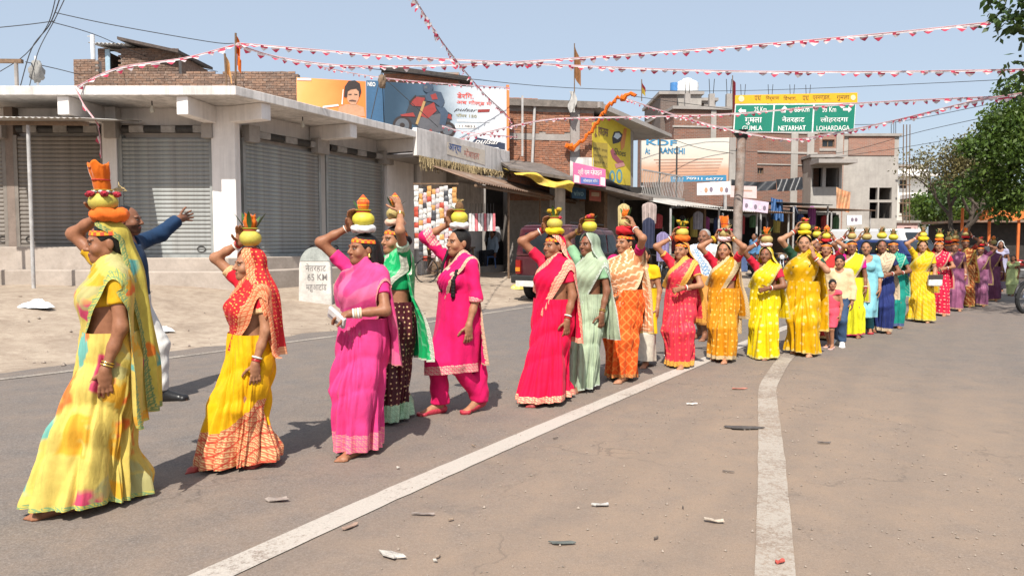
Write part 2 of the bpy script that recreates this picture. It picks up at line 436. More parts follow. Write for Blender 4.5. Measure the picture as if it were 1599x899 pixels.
def road_mat(name, paint=None, wear=.5):
    m, t, b, o = newmat(name); v = coords(t)
    sx = t.nodes.new('ShaderNodeSeparateXYZ'); t.links.new(v, sx.inputs[0])
    # dust builds up between and beyond the two painted lines, where fewer wheels pass
    acr = mth(t, 'ADD', mth(t, 'MULTIPLY', sx.outputs[0], .85), mth(t, 'MULTIPLY', sx.outputs[1], -.53))   # distance across the road
    n0 = noise(t, v, .55, 6, .6); n1 = noise(t, v, 3.2, 7, .68); n2 = noise(t, v, 95, 3, .75); n3 = noise(t, v, 260, 2, .7)
    dz = mth(t, 'ADD', acr, mth(t, 'MULTIPLY', n0, 3.0))
    dust = ramp(t, mth(t, 'MULTIPLY', mth(t, 'ADD', dz, 6.0), .1), [(.30, .22), (.44, .42), (.58, .78), (.80, .70)])
    alo = mth(t, 'ADD', mth(t, 'MULTIPLY', sx.outputs[0], .53), mth(t, 'MULTIPLY', sx.outputs[1], .85))   # the busier far stretch is swept cleaner
    dust = mth(t, 'MULTIPLY', dust, ramp(t, mth(t, 'MULTIPLY', mth(t, 'ADD', alo, n0), .05), [(.36, 1.0), (.56, .35)]))
    dust = mth(t, 'ADD', dust, mth(t, 'MULTIPLY', mth(t, 'SUBTRACT', n1, .5), 1.0), True)
    asp = ramp(t, n2, [(.30, (.075, .067, .062)), (.52, (.150, .133, .123)), (.70, (.26, .23, .21))])
    dst = ramp(t, n3, [(.3, (.22, .158, .112)), (.7, (.33, .242, .176))])
    c = mixc(t, dust, asp, dst)
    c = mixc(t, ramp(t, noise(t, v, 1.7, 7, .72), [(.60, 0.0), (.74, .45)]), c, (.085, .075, .07))      # old stains
    cr_ = N(t, 'ShaderNodeTexVoronoi', Scale=.55); cr_.feature = 'DISTANCE_TO_EDGE'; cr_.voronoi_dimensions = '2D'
    wv_ = t.nodes.new('ShaderNodeVectorMath'); wv_.operation = 'ADD'; nz_ = N(t, 'ShaderNodeTexNoise', Scale=2.5, Detail=6.0); t.links.new(v, nz_.inputs['Vector']); t.links.new(v, wv_.inputs[0]); t.links.new(nz_.outputs['Color'], wv_.inputs[1]); t.links.new(wv_.outputs[0], cr_.inputs['Vector'])
    c = mixc(t, mth(t, 'MULTIPLY', ramp(t, cr_.outputs['Distance'], [(.0, .4), (.010, 0.0)]), ramp(t, n0, [(.45, 0.0), (.6, 1.0)])), c, (.05, .044, .04))   # cracks
    # long faint tyre tracks
    wv = N(t, 'ShaderNodeTexWave', Scale=.42, Distortion=2.5, Detail=3.0); wv.bands_direction = 'X'
    mp = t.nodes.new('ShaderNodeMapping'); mp.inputs['Rotation'].default_value = (0, 0, math.radians(32)); t.links.new(v, mp.inputs['Vector']); t.links.new(mp.outputs[0], wv.inputs['Vector'])
    c = mixc(t, mth(t, 'MULTIPLY', ramp(t, wv.outputs['Fac'], [(.6, 0.0), (.95, .10)]), 1.0), c, (.10, .088, .082))
    if paint is not None:
        w1 = noise(t, v, 38, 8, .8); w2 = noise(t, v, 1.4, 4, .6)
        k = ramp(t, mth(t, 'ADD', mth(t, 'MULTIPLY', w1, .75), mth(t, 'MULTIPLY', w2, .45)), [(wear - .07, 0.0), (wear + .06, .92)])
        pc = ramp(t, n2, [(.3, tuple(x * .8 for x in paint)), (.7, paint)])
        c = mixc(t, k, c, pc)
    t.links.new(c, b.inputs['Base Color']); b.inputs['Roughness'].default_value = .86; b.inputs['Specular IOR Level'].default_value = .28
    bump(t, b, mth(t, 'ADD', n2, mth(t, 'MULTIPLY', n3, .5)), .55, .006); return m
# road sheet: everything on the near side of the ragged edge line
_dense = []
for (a, b_) in zip(EDGE[:-1], EDGE[1:]):
    n = max(2, int(math.dist(a, b_) / .35))
    n = min(n, 160)
    _dense += [(a[0] + (b_[0] - a[0]) * k / n, a[1] + (b_[1] - a[1]) * k / n) for k in range(n)]
_dense.append(EDGE[-1])
for _ in range(6): _dense = [_dense[0]] + [((p[0] + 2 * q[0] + r[0]) / 4, (p[1] + 2 * q[1] + r[1]) / 4) for p, q, r in zip(_dense[:-2], _dense[1:-1], _dense[2:])] + [_dense[-1]]
V, F = [], []
for i, (x, y) in enumerate(_dense):
    w = .18 + .12 * math.sin(i * .9) + .10 * math.sin(i * 2.3 + 1) + _rr.rand() * .1
    x2, y2 = x - .62 * w, y + .5 * w
    V += [(x2, y2, max(.006, gz(x2, y2) + .006)), (x + 14 * .8, y - 14 * .62, .006), (x + 70, y - 60, .006)]
F = [(i * 3 + k, (i + 1) * 3 + k, (i + 1) * 3 + k + 1, i * 3 + k + 1) for i in range(len(_dense) - 1) for k in (0, 1)]
rd = link('road', mesh_np('road', V, np.array(F), False), road_mat('dusty asphalt')); rd['kind'] = 'structure'
def marking(name, pts, w, m, z=.012, n=8):
    P = [Vector(p) for p in pts]; dense = []
    for i in range(len(P) - 1):
        k = max(2, int((P[i + 1] - P[i]).length / .12))
        dense += [P[i].lerp(P[i + 1], j / k) for j in range(k)]
    dense.append(P[-1])
    for _ in range(10): dense = [dense[0]] + [(a + 2 * b_ + c) / 4 for a, b_, c in zip(dense[:-2], dense[1:-1], dense[2:])] + [dense[-1]]
    V = []
    for i, p in enumerate(dense):
        d = (dense[min(i + 1, len(dense) - 1)] - dense[max(i - 1, 0)]).normalized(); s = Vector((d.y, -d.x, 0))
        ww = w / 2 + _rr.randn() * .0015
        for q in (-1, -.33, .33, 1): pp = p + s * ww * q; V.append((pp.x, pp.y, max(z, gz(pp.x, pp.y) + z)))
    o = link(name, mesh_np(name, V, grid_faces(len(dense), 4), False), m); o['kind'] = 'structure'; return o
PAINT = road_mat('worn white road paint', (.50, .45, .395), .515); PAINT2 = road_mat('faded white road paint', (.42, .37, .315), .585)
def gp(x, y): p = G(x, y); return (p.x, p.y, 0)
marking('road_marking', [gp(150, 985), gp(345, 897), gp(600, 779), gp(850, 670), gp(1000, 606), gp(1095, 566), gp(1180, 530), gp(1260, 500)], .17, PAINT)
marking('road_marking', [(.80, 2.2, 0), gp(1211, 899), gp(1205, 720), gp(1197, 606), gp(1222, 565), gp(1248, 540), gp(1290, 515), gp(1340, 492)], .17, PAINT2)
marking('road_marking', [(x + .30, y - .24, 0) for x, y in EDGE[1:7]], .12, PAINT2)
# ---------------------------------------------------------------- people
SKIN_TONES = [(0.29, 0.125, 0.066), (0.36, 0.168, 0.092), (0.22, 0.095, 0.052), (0.40, 0.205, 0.12)]
def unit(v): v = np.asarray(v, float); return v / max(np.linalg.norm(v), 1e-9)
def ik(s, w, l1, l2, pole):
    d = w - s; L = np.linalg.norm(d)
    if L > (l1 + l2) * 0.985: w = s + d / L * (l1 + l2) * 0.985; d = w - s; L = np.linalg.norm(d)
    u = d / L; a = (l1 * l1 - l2 * l2 + L * L) / (2 * L); h = math.sqrt(max(l1 * l1 - a * a, 0))
    p = np.asarray(pole, float); p = p - u * (p @ u); p = unit(p)
    return s + u * a + p * h, w
def hand_ops(w, d, n, side, curl=0.5, spread=0.0, fore=None):
    """palm and five fingers: w wrist, d finger direction, n the way the palm faces, side towards the thumb"""
    d = unit(d); n = unit(n - d * (n @ d)); s = unit(side - d * (side @ d) - n * (side @ n))
    R = np.stack([s, n, d], 1)
    ops = [('+', ell(w + d * .045, (.036, .017, .050), R), .012), ('+', cap(w - (d if fore is None else fore) * .05, w, .0255, .0235), .015), ('+', cap(w, w + d * .03, .0235, .022), .02)]
    for off, L, k in ((.027, .070, 0.9), (.009, .079, 1.0), (-.009, .073, 1.05), (-.026, .057, 1.15)):
        b = w + d * .082 + s * off; dirn = unit(d + s * off * (3 + 14 * spread)); r = .0092
        c0 = curl * k
        for seg, (fr, an) in enumerate(((.44, .35), (.31, .9), (.25, .75))):
            ang = c0 * an; ca, sa = math.cos(ang), math.sin(ang)
            dirn = unit(dirn * ca + n * sa); n2 = n
            e = b + dirn * L * fr; ops.append(('+', cap(b, e, r, r * .93), .004)); b = e; r *= .93
    b = w + d * .018 + s * .024; dirn = unit(d * .62 + s * .75 + n * (.15 + .5 * curl)); r = .0108
    for L in (.040, .030, .024):
        e = b + dirn * L; ops.append(('+', cap(b, e, r, r * .92), .006)); b = e; r *= .92
        dirn = unit(dirn + d * .35 + n * .25 * curl)
    return ops
def rotz(a): c, s = math.cos(a), math.sin(a); return np.array([[c, -s, 0], [s, c, 0], [0, 0, 1.]])
def rotx(a): c, s = math.cos(a), math.sin(a); return np.array([[1., 0, 0], [0, c, -s], [0, s, c]])
def roty(a): c, s = math.cos(a), math.sin(a); return np.array([[c, 0, s], [0, 1., 0], [-s, 0, c]])
POT_Z = 1.60

class Body:
    """a standing or walking figure of 1.55 m, facing -Y, its own right at -X"""
    def __init__(s, male=False, fat=0.0, stride=0.22, lead=1, yaw=0.0, pitch=0.0, right='pot', left='down', lean=0.03, legs=True, fwd=0.0, child=False, seat=False):
        s.male = male; s.fat = fat; s.child = child; f = fat
        s.stride, s.lead, s.fwd = stride, lead, fwd
        Z = np.array
        T = []; add = lambda p, k=.05: T.append(('+', p, k))
        sw = .158 + (.03 if male else 0) ; s.sw = sw
        add(ell((0, .005, .83), (.165 + .05 * f - (.02 if male else 0), .118 + .06 * f, .13)))
        add(ell((0, -.012 * f, .97), (.118 + .06 * f + (.022 if male else 0), .092 + .07 * f, .11)), .06)
        add(ell((0, .0, 1.10), (.138 + .03 * f + (.018 if male else 0), .098 + .025 * f, .15)), .06)
        add(cap((-sw + .035, .012, 1.255), (sw - .035, .012, 1.255), .050), .07)
        add(ell((0, .045, 1.19), (.13, .06, .12)), .05)
        if not male and not child:
            for q in (-1, 1): add(ell((q * .064, -.078 - .012 * f, 1.125), (.064 + .01 * f, .058 + .012 * f, .062)), .03)
        s.torso = T
        s.neck = [('+', cap((0, .02, 1.24), (0, .004, 1.375), .052, .046), .04)]
        # head
        Rh = rotz(yaw) @ rotx(-pitch); piv = A3(0, .015, 1.36)
        s.Rh, s.piv = Rh, piv
        tp = lambda *p: piv + Rh @ (A3(*p) - piv)
        s.tp = tp
        E = lambda c, r: ell(tp(*c), r, Rh)
        hd = [('+', E((0, .012, 1.458), (.073, .092, .082)), .02), ('+', E((0, -.030, 1.405), (.056, .060, .072)), .03),
              ('+', cap(tp(0, -.068, 1.352), tp(0, -.064, 1.354), .021), .03), ('+', cap(tp(-.042, .0, 1.385), tp(0, -.055, 1.352), .02), .03), ('+', cap(tp(.042, .0, 1.385), tp(0, -.055, 1.352), .02), .03)]
        for q in (-1, 1):
            hd += [('+', E((q * .038, -.056, 1.405), (.026, .026, .026)), .02), ('+', E((q * .027, -.079, 1.455), (.026, .012, .009)), .012)]
        hd += [('-', E((-.030, -.101, 1.436), (.020, .017, .011)), .010), ('-', E((.030, -.101, 1.436), (.020, .017, .011)), .010)]
        for q in (-1, 1):
            hd += [('+', E((q * .030, -.0755, 1.436), (.0135, .0125, .0105)), .003), ('+', E((q * .075, .012, 1.425), (.009, .019, .030)), .006)]
        hd += [('+', cap(tp(0, -.085, 1.447), tp(0, -.107, 1.411), .0075, .0115), .010), ('+', cap(tp(-.011, -.095, 1.406), tp(.011, -.095, 1.406), .0085), .006),
               ('+', E((0, -.0885, 1.3825), (.023, .010, .0062)), .005), ('+', E((0, -.0865, 1.3715), (.020, .011, .0072)), .005), ('-', cap(tp(-.020, -.101, 1.3775), tp(.020, -.101, 1.3775), .0028), .004)]
        s.head = hd
        # legs
        L = []; sy = stride / 2; s.feet = []
        for q in (-1, 1):
            fy = -sy * lead * q - fwd; back = fy + fwd > 0.03
            hip = A3(q * .085, 0, .80)
            if seat:
                kn = A3(q * .12, -.40, .80); an = A3(q * .13, -.40, .40); 
            else:
                an = A3(q * .078, fy, .085 + (.035 if back else 0))
                kn, _ = ik(hip, an, .385, .375, (0, -1, 0))
            toe = an + A3(q * .02, -.155, -.062 - (.03 if back else 0)); heel = an + A3(0, .035, -.045)
            if seat: toe = an + A3(0, -.155, -.06)
            s.feet.append((q, an, toe)); s.knees = getattr(s, 'knees', []) + [kn]
            L += [('+', cap(hip, kn, .083 + .02 * f, .056), .05), ('+', cap(kn, an, .053, .034), .03), ('+', cap(heel, toe, .033, .024), .025), ('+', cap(an, toe + A3(0, .03, .005), .034, .024), .025),
                  ('+', cap(toe + A3(-.028, .0, -.002), toe + A3(.028, .012, -.002), .018), .015)]
            for k in range(5):
                b0 = toe + A3(-q * (.026 - .013 * k), -.008 + .004 * k, -.004); L.append(('+', cap(b0, b0 + A3(0, -.030 + .003 * k, -.004), .0105 - .0006 * k), .004))
        s.legs = L
        # arms
        s.arms = {}; s.hands = {}; s.wr = {}
        for q, what in ((-1, right), (1, left)): s.arm(q, what)
    def arm(s, q, what):
        sh = A3(q * s.sw, .012, 1.25); r = 1 + .30 * s.fat + (.08 if s.male else 0); side_pole = A3(q * .7, -.7, 0)
        fingers, palm, thumb, curl = A3(0, 0, -1), A3(-q, 0, 0), A3(0, -1, 0), .45
        if what == 'pot' or what == 'pothigh':
            hi = what == 'pothigh'
            sh = sh + A3(-q * .012, -.005, .045); w = A3(q * .112, -.012, 1.590 + (.06 if hi else 0)); pole = A3(q * .75, -.62, -.05)
            fingers, palm, thumb, curl = A3(-q * .25, -.12, .9), A3(-q * 1, -.05, -.25), A3(0, -.75, -.2), .75
        elif what == 'potback':
            sh = sh + A3(-q * .012, -.005, .045); w = A3(q * .115, .01, 1.58); pole = A3(q * .95, .1, -.1)
            fingers, palm, thumb, curl = A3(-q * .25, -.12, .9), A3(-q * 1, -.05, -.25), A3(0, -.75, -.2), .75
        elif what == 'down': w = sh + A3(q * .055, -.075, -.485); pole = A3(q * .5, 1, 0); palm = A3(-q, .25, 0)
        elif what == 'swing': w = sh + A3(q * .05, .10, -.48); pole = A3(q * .5, 1, 0)
        elif what == 'fore': w = sh + A3(q * .03, -.17, -.44); pole = A3(q * .5, 1, 0)
        elif what == 'belly': w = A3(q * .10, -.225, .985); pole = A3(q * .9, .5, -.4); fingers, palm, thumb, curl = A3(-q * .85, -.15, -.25), A3(0, 1, -.3), A3(0, -.1, 1), .75
        elif what == 'hold': w = A3(q * .115, -.235, 1.0); pole = A3(q * .9, .5, -.5); fingers, palm, thumb, curl = A3(-q * .8, -.3, -.15), A3(0, .2, -1), A3(0, -1, .3), .9
        elif what == 'cheek': w = A3(q * .125, -.17, 1.265); pole = A3(q * .7, -.3, -.8); fingers, palm, thumb, curl = A3(-q * .25, .1, 1), A3(-q, .5, 0), A3(0, .4, .3), .3
        elif what == 'point': w = sh + A3(q * .44, -.25, .24); pole = A3(0, .4, -1); fingers, palm, thumb, curl = A3(q * .85, -.45, .2), A3(-q * .35, -.9, .1), A3(0, -.1, 1), .12
        elif what == 'bars': w = A3(q * .27, -.45, 1.02); pole = A3(q * .8, .2, -.6); fingers, palm, thumb, curl = A3(-q * .2, -.95, -.1), A3(0, 0, -1), A3(-q, 0, 0), 1.2
        else: w = A3(*what[:3]); pole = what[3] if len(what) > 3 else side_pole; fingers = unit(w - sh)
        el, w = ik(sh, w, .27, .235, pole)
        s.arms[q] = (sh, el, w, [('+', cap(sh, el, .040 * r, .033 * r), .035), ('+', cap(el, el + (w - el) * .45, .033 * r, .0295 * r), .03), ('+', cap(el + (w - el) * .45, w, .0295 * r, .0215), .02)])
        s.hands[q] = hand_ops(w, fingers, palm, thumb, curl, .5 if what == 'point' else 0.1, unit(w - el))
        s.wr[q] = (el, w); s.palm = getattr(s, 'palm', {}); s.palm[q] = w + unit(fingers) * .075
    def all_ops(s, arms=(-1, 1), hands=False):
        o = list(s.torso) + list(s.neck) + list(s.legs)
        for q in arms: o += s.arms[q][3] + (s.hands[q] if hands else [])
        return o

def paint_head(b, V, tone, sindoor=True, lips=(0.20, 0.055, 0.05)):
    """flat colour of the features of the face"""
    L = (V - b.piv) @ b.Rh + b.piv
    C = np.tile(np.array(tone), (len(V), 1)); x, y, z = np.abs(L[:, 0]), L[:, 1], L[:, 2]
    def spot(mask, c, a=1.0): C[mask] = C[mask] * (1 - a) + np.array(c) * a
    fr = y < -.055
    spot(fr & (((x - 0) / .0235) ** 2 + ((z - 1.377) / .011) ** 2 < 1) & (y < -.075), lips, .75)
    spot(fr & (((x - .030) / .0165) ** 2 + ((z - 1.4365) / .0075) ** 2 < 1), (.05, .03, .022), .8)
    spot(fr & (((x - .030) / .0125) ** 2 + ((z - 1.4355) / .0042) ** 2 < 1), (.36, .31, .28), .9)
    spot(fr & (((x - .030) / .0055) ** 2 + ((z - 1.436) / .0062) ** 2 < 1), (.012, .008, .006), 1.)
    spot(fr & (np.abs(z - (1.4575 - (x - .03) ** 2 * 9)) < .0036) & (x > .010) & (x < .050), (.018, .011, .008), .9)
    if sindoor:
        spot(fr & ((x / .005) ** 2 + ((z - 1.472) / .006) ** 2 < 1), (.45, .02, .015), .95)
        spot((y < .02) & (x < .004) & (z > 1.495), (.5, .04, .02), .9)
    return C

LOOK_NAMES = {}
def bangle(p, w, el, spec, k0=0.0):
    """rings round a wrist"""
    ax = unit(el - w); u = unit(np.cross(ax, (.3, .5, .8))); v = np.cross(ax, u)
    out = []
    for k, (d, r, th, m) in enumerate(spec):
        c = w + ax * d; n = 20; a = np.linspace(0, 2 * np.pi, n, endpoint=False)
        mb = MB(); V, F = [], []; k2 = 6
        for i in range(n):
            dr = u * math.cos(a[i]) + v * math.sin(a[i])
            for j in range(k2):
                bt = 2 * math.pi * j / k2; V.append(c + dr * (r + th * math.cos(bt)) + ax * th * 1.3 * math.sin(bt))
        for i in range(n):
            F += [(i * k2 + j, ((i + 1) % n) * k2 + j, ((i + 1) % n) * k2 + (j + 1) % k2, i * k2 + (j + 1) % k2) for j in range(k2)]
        mb.add(V, F); out.append(mb.build('bangle', m, p, True))
    return out

def cast(ops, P, D, off, tmax=0.9, it=40):
    """march points P along D until the distance to the volume is off"""
    t = np.zeros(P.shape[:-1]); 
    for _ in range(it):
        d = sdf_pts(ops, P + D * t[..., None]) - off
        t = np.minimum(t + np.clip(d, -.05, .2) * .9, tmax)
    return t
def pushout(ops, P, off, it=3):
    e = .004
    for _ in range(it):
        d = sdf_pts(ops, P)
        g = np.stack([sdf_pts(ops, P + np.eye(3)[k] * e) - d for k in range(3)], -1); g /= np.maximum(np.linalg.norm(g, axis=-1, keepdims=True), 1e-9)
        P = P + g * np.maximum(off - d, 0)[..., None]
    return P
def smooth_grid(P, it=2, wrap=False):
    for _ in range(it):
        Q = P.copy(); Q[1:-1] = .5 * P[1:-1] + .25 * (P[:-2] + P[2:])
        R = Q.copy(); R[:, 1:-1] = .5 * Q[:, 1:-1] + .25 * (Q[:, :-2] + Q[:, 2:])
        if wrap: R[:, 0] = .5 * Q[:, 0] + .25 * (Q[:, 1] + Q[:, -1]); R[:, -1] = .5 * Q[:, -1] + .25 * (Q[:, 0] + Q[:, -2])
        P = R
    return P
def interp(z, tab):
    t = np.array(tab); o = np.argsort(t[:, 0]); return [np.interp(z, t[o, 0], t[o, k]) for k in range(1, t.shape[1])]

def RC(x): return 2.4 * np.abs(np.cos(x / 2)) - 1.5      # rounded ridges, sharp creases
def skirt(b, p, m, res, rng, z1=.955, z0=.046, flare=0.0, pleats=1.0, name='sari_skirt', border_slant=0.0, straight=False, slit=0):
    n, r_ = (260, 64) if res > 1.4 else ((160, 44) if res > .8 else (72, 22))
    th = np.linspace(-np.pi, np.pi, n, endpoint=False); tt = np.linspace(0, 1, r_) ** .92
    TH, T = np.meshgrid(th, tt); dx, dy = np.sin(TH), -np.cos(TH)
    ph = [rng.uniform(0, 6.28) for _ in range(8)]
    WP = TH + .13 * np.sin(3 * TH + ph[0]) + .08 * np.sin(7 * TH + ph[5] + 1.5 * T)
    hem = z0 + .014 * np.cos(TH + ph[0]) + .008 * np.cos(2 * TH + ph[1]) 
    Zc = z1 + (hem - z1) * T
    f = b.fat
    tab = [(1.35, .15, .11), (1.1, .15 + .03 * f, .115 + .03 * f), (.96, .130 + .06 * f, .104 + .075 * f), (.90, .154 + .06 * f, .120 + .065 * f), (.82, .176 + .05 * f, .132 + .055 * f), (.70, .176 + .04 * f, .134 + .04 * f), (.5, .148, .122), (.25, .130, .115), (.0, .135, .120)]
    a, bb = interp(Zc, tab)
    r = np.sqrt((a * dx) ** 2 + (bb * dy) ** 2)
    for (q, an, toe), kn in zip(b.feet, b.knees):
        cy = np.interp(Zc, [an[2], kn[2], .80], [an[1] - (.03 if an[1] < 0 else -.01), kn[1], 0]); cx = np.interp(Zc, [an[2], kn[2], .80], [an[0], kn[0], q * .085])
        rl = np.interp(Zc, [.0, .1, kn[2], .80], [.058, .062, .072, .098 + .02 * f])
        reach = cx * dx + (cy + b.fwd * np.clip((.8 - Zc) / .75, 0, 1)) * dy + rl
        r = -smin(-r, -reach, .05)
    r = r + .006
    fs = b.fwd * np.clip((.8 - Zc) / .75, 0, 1)          # the whole skirt follows the feet
    if not straight:
        front = np.exp(-((TH - .12) / .55) ** 2)
        r += front * T ** 1.3 * (.022 + flare) + T ** 3 * (.006 + flare * .6) + (1 - front) * T ** 2 * flare * .5
        tp = (TH - .12 + .05 * np.sin(9 * TH + ph[6])) / (.26 + .40 * T)
        wave = np.cos(tp * 9.5 + .8 * np.sin(3 * T + ph[2])); wave = np.sign(wave) * np.abs(wave) ** .7
        r += front * pleats * (.003 + .026 * T ** .8) * wave
        side = 1 - front
        r += side * (.004 + .017 * T) * RC(7 * WP + 5.0 * T * np.tanh(3 * TH) + ph[3]) + side * (.003 + .013 * T) * RC(12 * WP - 5.5 * T + ph[4]) + side * .008 * T * RC(19 * WP + 3 * T + ph[5]) + (.0015 + .0048 * T) * RC(29 * WP + 2.5 * np.sin(5 * T + ph[7]) + ph[1]) + .003 * T * np.cos(43 * WP - 4 * T + ph[2])
        # soft diagonal drag folds from hip towards the leading knee
        r += .011 * np.exp(-((T - .40) / .30) ** 2) * RC(26 * T + 5.5 * np.sin(TH + .6) + ph[6]) * (.35 + .65 * np.cos(TH * .5 + ph[3]) ** 2)
    else:
        r += T * .02 + (.003 + .010 * T) * np.cos(6 * TH + 2 * T + ph[3]) + .006 * T * np.cos(11 * TH - 2 * T + ph[4])
    P = np.stack([r * dx, r * dy - fs, Zc], -1)
    u = TH * .22; v = (Zc - hem)
    if border_slant: v = v - border_slant * np.clip(TH - .30, 0, 1.3) * (TH < 2.2)
    uv = np.stack([u, v], -1)
    o = sheet(name, P, m, p, True, uv)
    return o

def path_interp(pts, n):
    pts = np.array(pts, float); d = np.r_[0, np.cumsum(np.linalg.norm(np.diff(pts[:, :3], axis=0), axis=1))]
    s = np.linspace(0, d[-1], n); k = len(pts)
    # Catmull-Rom through the control rows
    out = []
    for x in s:
        i = min(max(np.searchsorted(d, x) - 1, 0), k - 2); t = (x - d[i]) / max(d[i + 1] - d[i], 1e-9)
        p0, p1, p2, p3 = pts[max(i - 1, 0)], pts[i], pts[i + 1], pts[min(i + 2, k - 1)]
        out.append(.5 * (2 * p1 + (p2 - p0) * t + (2 * p0 - 5 * p1 + 4 * p2 - p3) * t * t + (3 * p1 - p0 - 3 * p2 + p3) * t ** 3))
    return np.array(out), s

def pallu(b, p, m, res, rng, end_z=.55, width=.30, back=True, endw=.34, name='pallu', side=1, drop=0.0, cover=0.0):
    """the drape across the chest and over one shoulder (side=1: its own left) with its end hanging behind"""
    q = side; n, wn = (64, 26) if res > 1.4 else ((44, 18) if res > .8 else (26, 10))
    #        x        y     z     ax     az    width  phase(0 front ..1 top ..2 back)
    rows = [(-q * .135, -.1, .90 - drop, -.80, .60, width * 1.0, 0), (-q * .07, -.14, 1.03, -.84, .54, width * (1 + cover), 0), (q * .015, -.14, 1.15, -.86, .5, width * (.9 + cover), 0), (q * .085, -.09, 1.25, -.93, .36, width * .72, 0.1),
            (q * .12, -.02, 1.31, -1, .0, width * .60, .9), (q * .125, .06, 1.28, -1, 0, width * .62, 1.2), (q * .12, .11, 1.17, -1, 0, width * .70, 2)]
    if back: rows += [(q * .12, .14, 1.0, -1, 0, width * .8, 2), (q * .13, .17, .80, -1, 0, endw, 2), (q * .14, .19, end_z, -1, 0, endw * 1.05, 2)]
    R, s = path_interp(rows, n)
    t = np.linspace(-.5, .5, wn)
    ax = np.stack([R[:, 3] * q, np.zeros(n), R[:, 4]], -1); ax /= np.linalg.norm(ax, axis=1, keepdims=True)
    C = R[:, :3][:, None] + ax[:, None] * (t[None, :, None] * R[:, 5][:, None, None])
    ops = inflate(b.torso + b.neck, .010, .07) + [('+', p_, .05) for _, p_, _ in inflate(b.legs[:1] + b.legs[10:11] if len(b.legs) > 10 else b.legs[:1], .03)]
    for a_ in (1, -1): ops += inflate(b.arms[a_][3][:1], .008, .05)
    ph = np.clip(R[:, 6], 0, 2)[:, None]
    D = np.zeros(C.shape); wf = np.clip(1 - ph, 0, 1); wt = 1 - np.abs(ph - 1); wt = np.clip(wt, 0, 1); wb = np.clip(ph - 1, 0, 1)
    D[..., 1] = wf - wb; D[..., 2] = -wt
    D /= np.linalg.norm(D, axis=-1, keepdims=True)
    S = C - D * .30
    off = .012 + .005 * np.cos(t * wn * 1.1)[None, :] * np.ones((n, 1))
    tm = cast(ops, S, D, off, tmax=.42)
    P = S + D * tm[..., None]
    bk = np.where(R[:, 6] > 1.6)[0]
    for i in bk[1:]: P[i, :, 1] = np.maximum(P[i, :, 1], P[i - 1, :, 1] - .002)
    P = smooth_grid(P, 3); P = pushout(ops, P, .008, 2); P = smooth_grid(P, 1)
    # lengthwise gathers
    k = rng.uniform(0, 6); L = s / s[-1]
    fold = (RC(t[None, :] * 34 + 2 * np.sin(L * 4)[:, None] + k) + .5 * RC(t[None, :] * 61 - 3 * L[:, None] + 2 * k)) * (.0062 + .012 * np.clip(L - .45, 0, 1))[:, None]
    P = P - D * fold[..., None]
    if back:
        hang = np.clip((L - .62) / .38, 0, 1)[:, None]
        P[..., 1] += hang * (.012 * np.cos(t[None, :] * 24 + k) + .02) + hang ** 2 * .02 * np.sin(L[:, None] * 9 + k)
    W = R[:, 5][:, None] * (t + .5)[None, :]
    vv = np.minimum(W, R[:, 5][:, None] - W)
    if back: vv = np.minimum(vv, (s[-1] - s)[:, None])
    uv = np.stack([s[:, None] * np.ones((1, wn)), vv], -1)
    return sheet(name, P, m, p, False, uv)

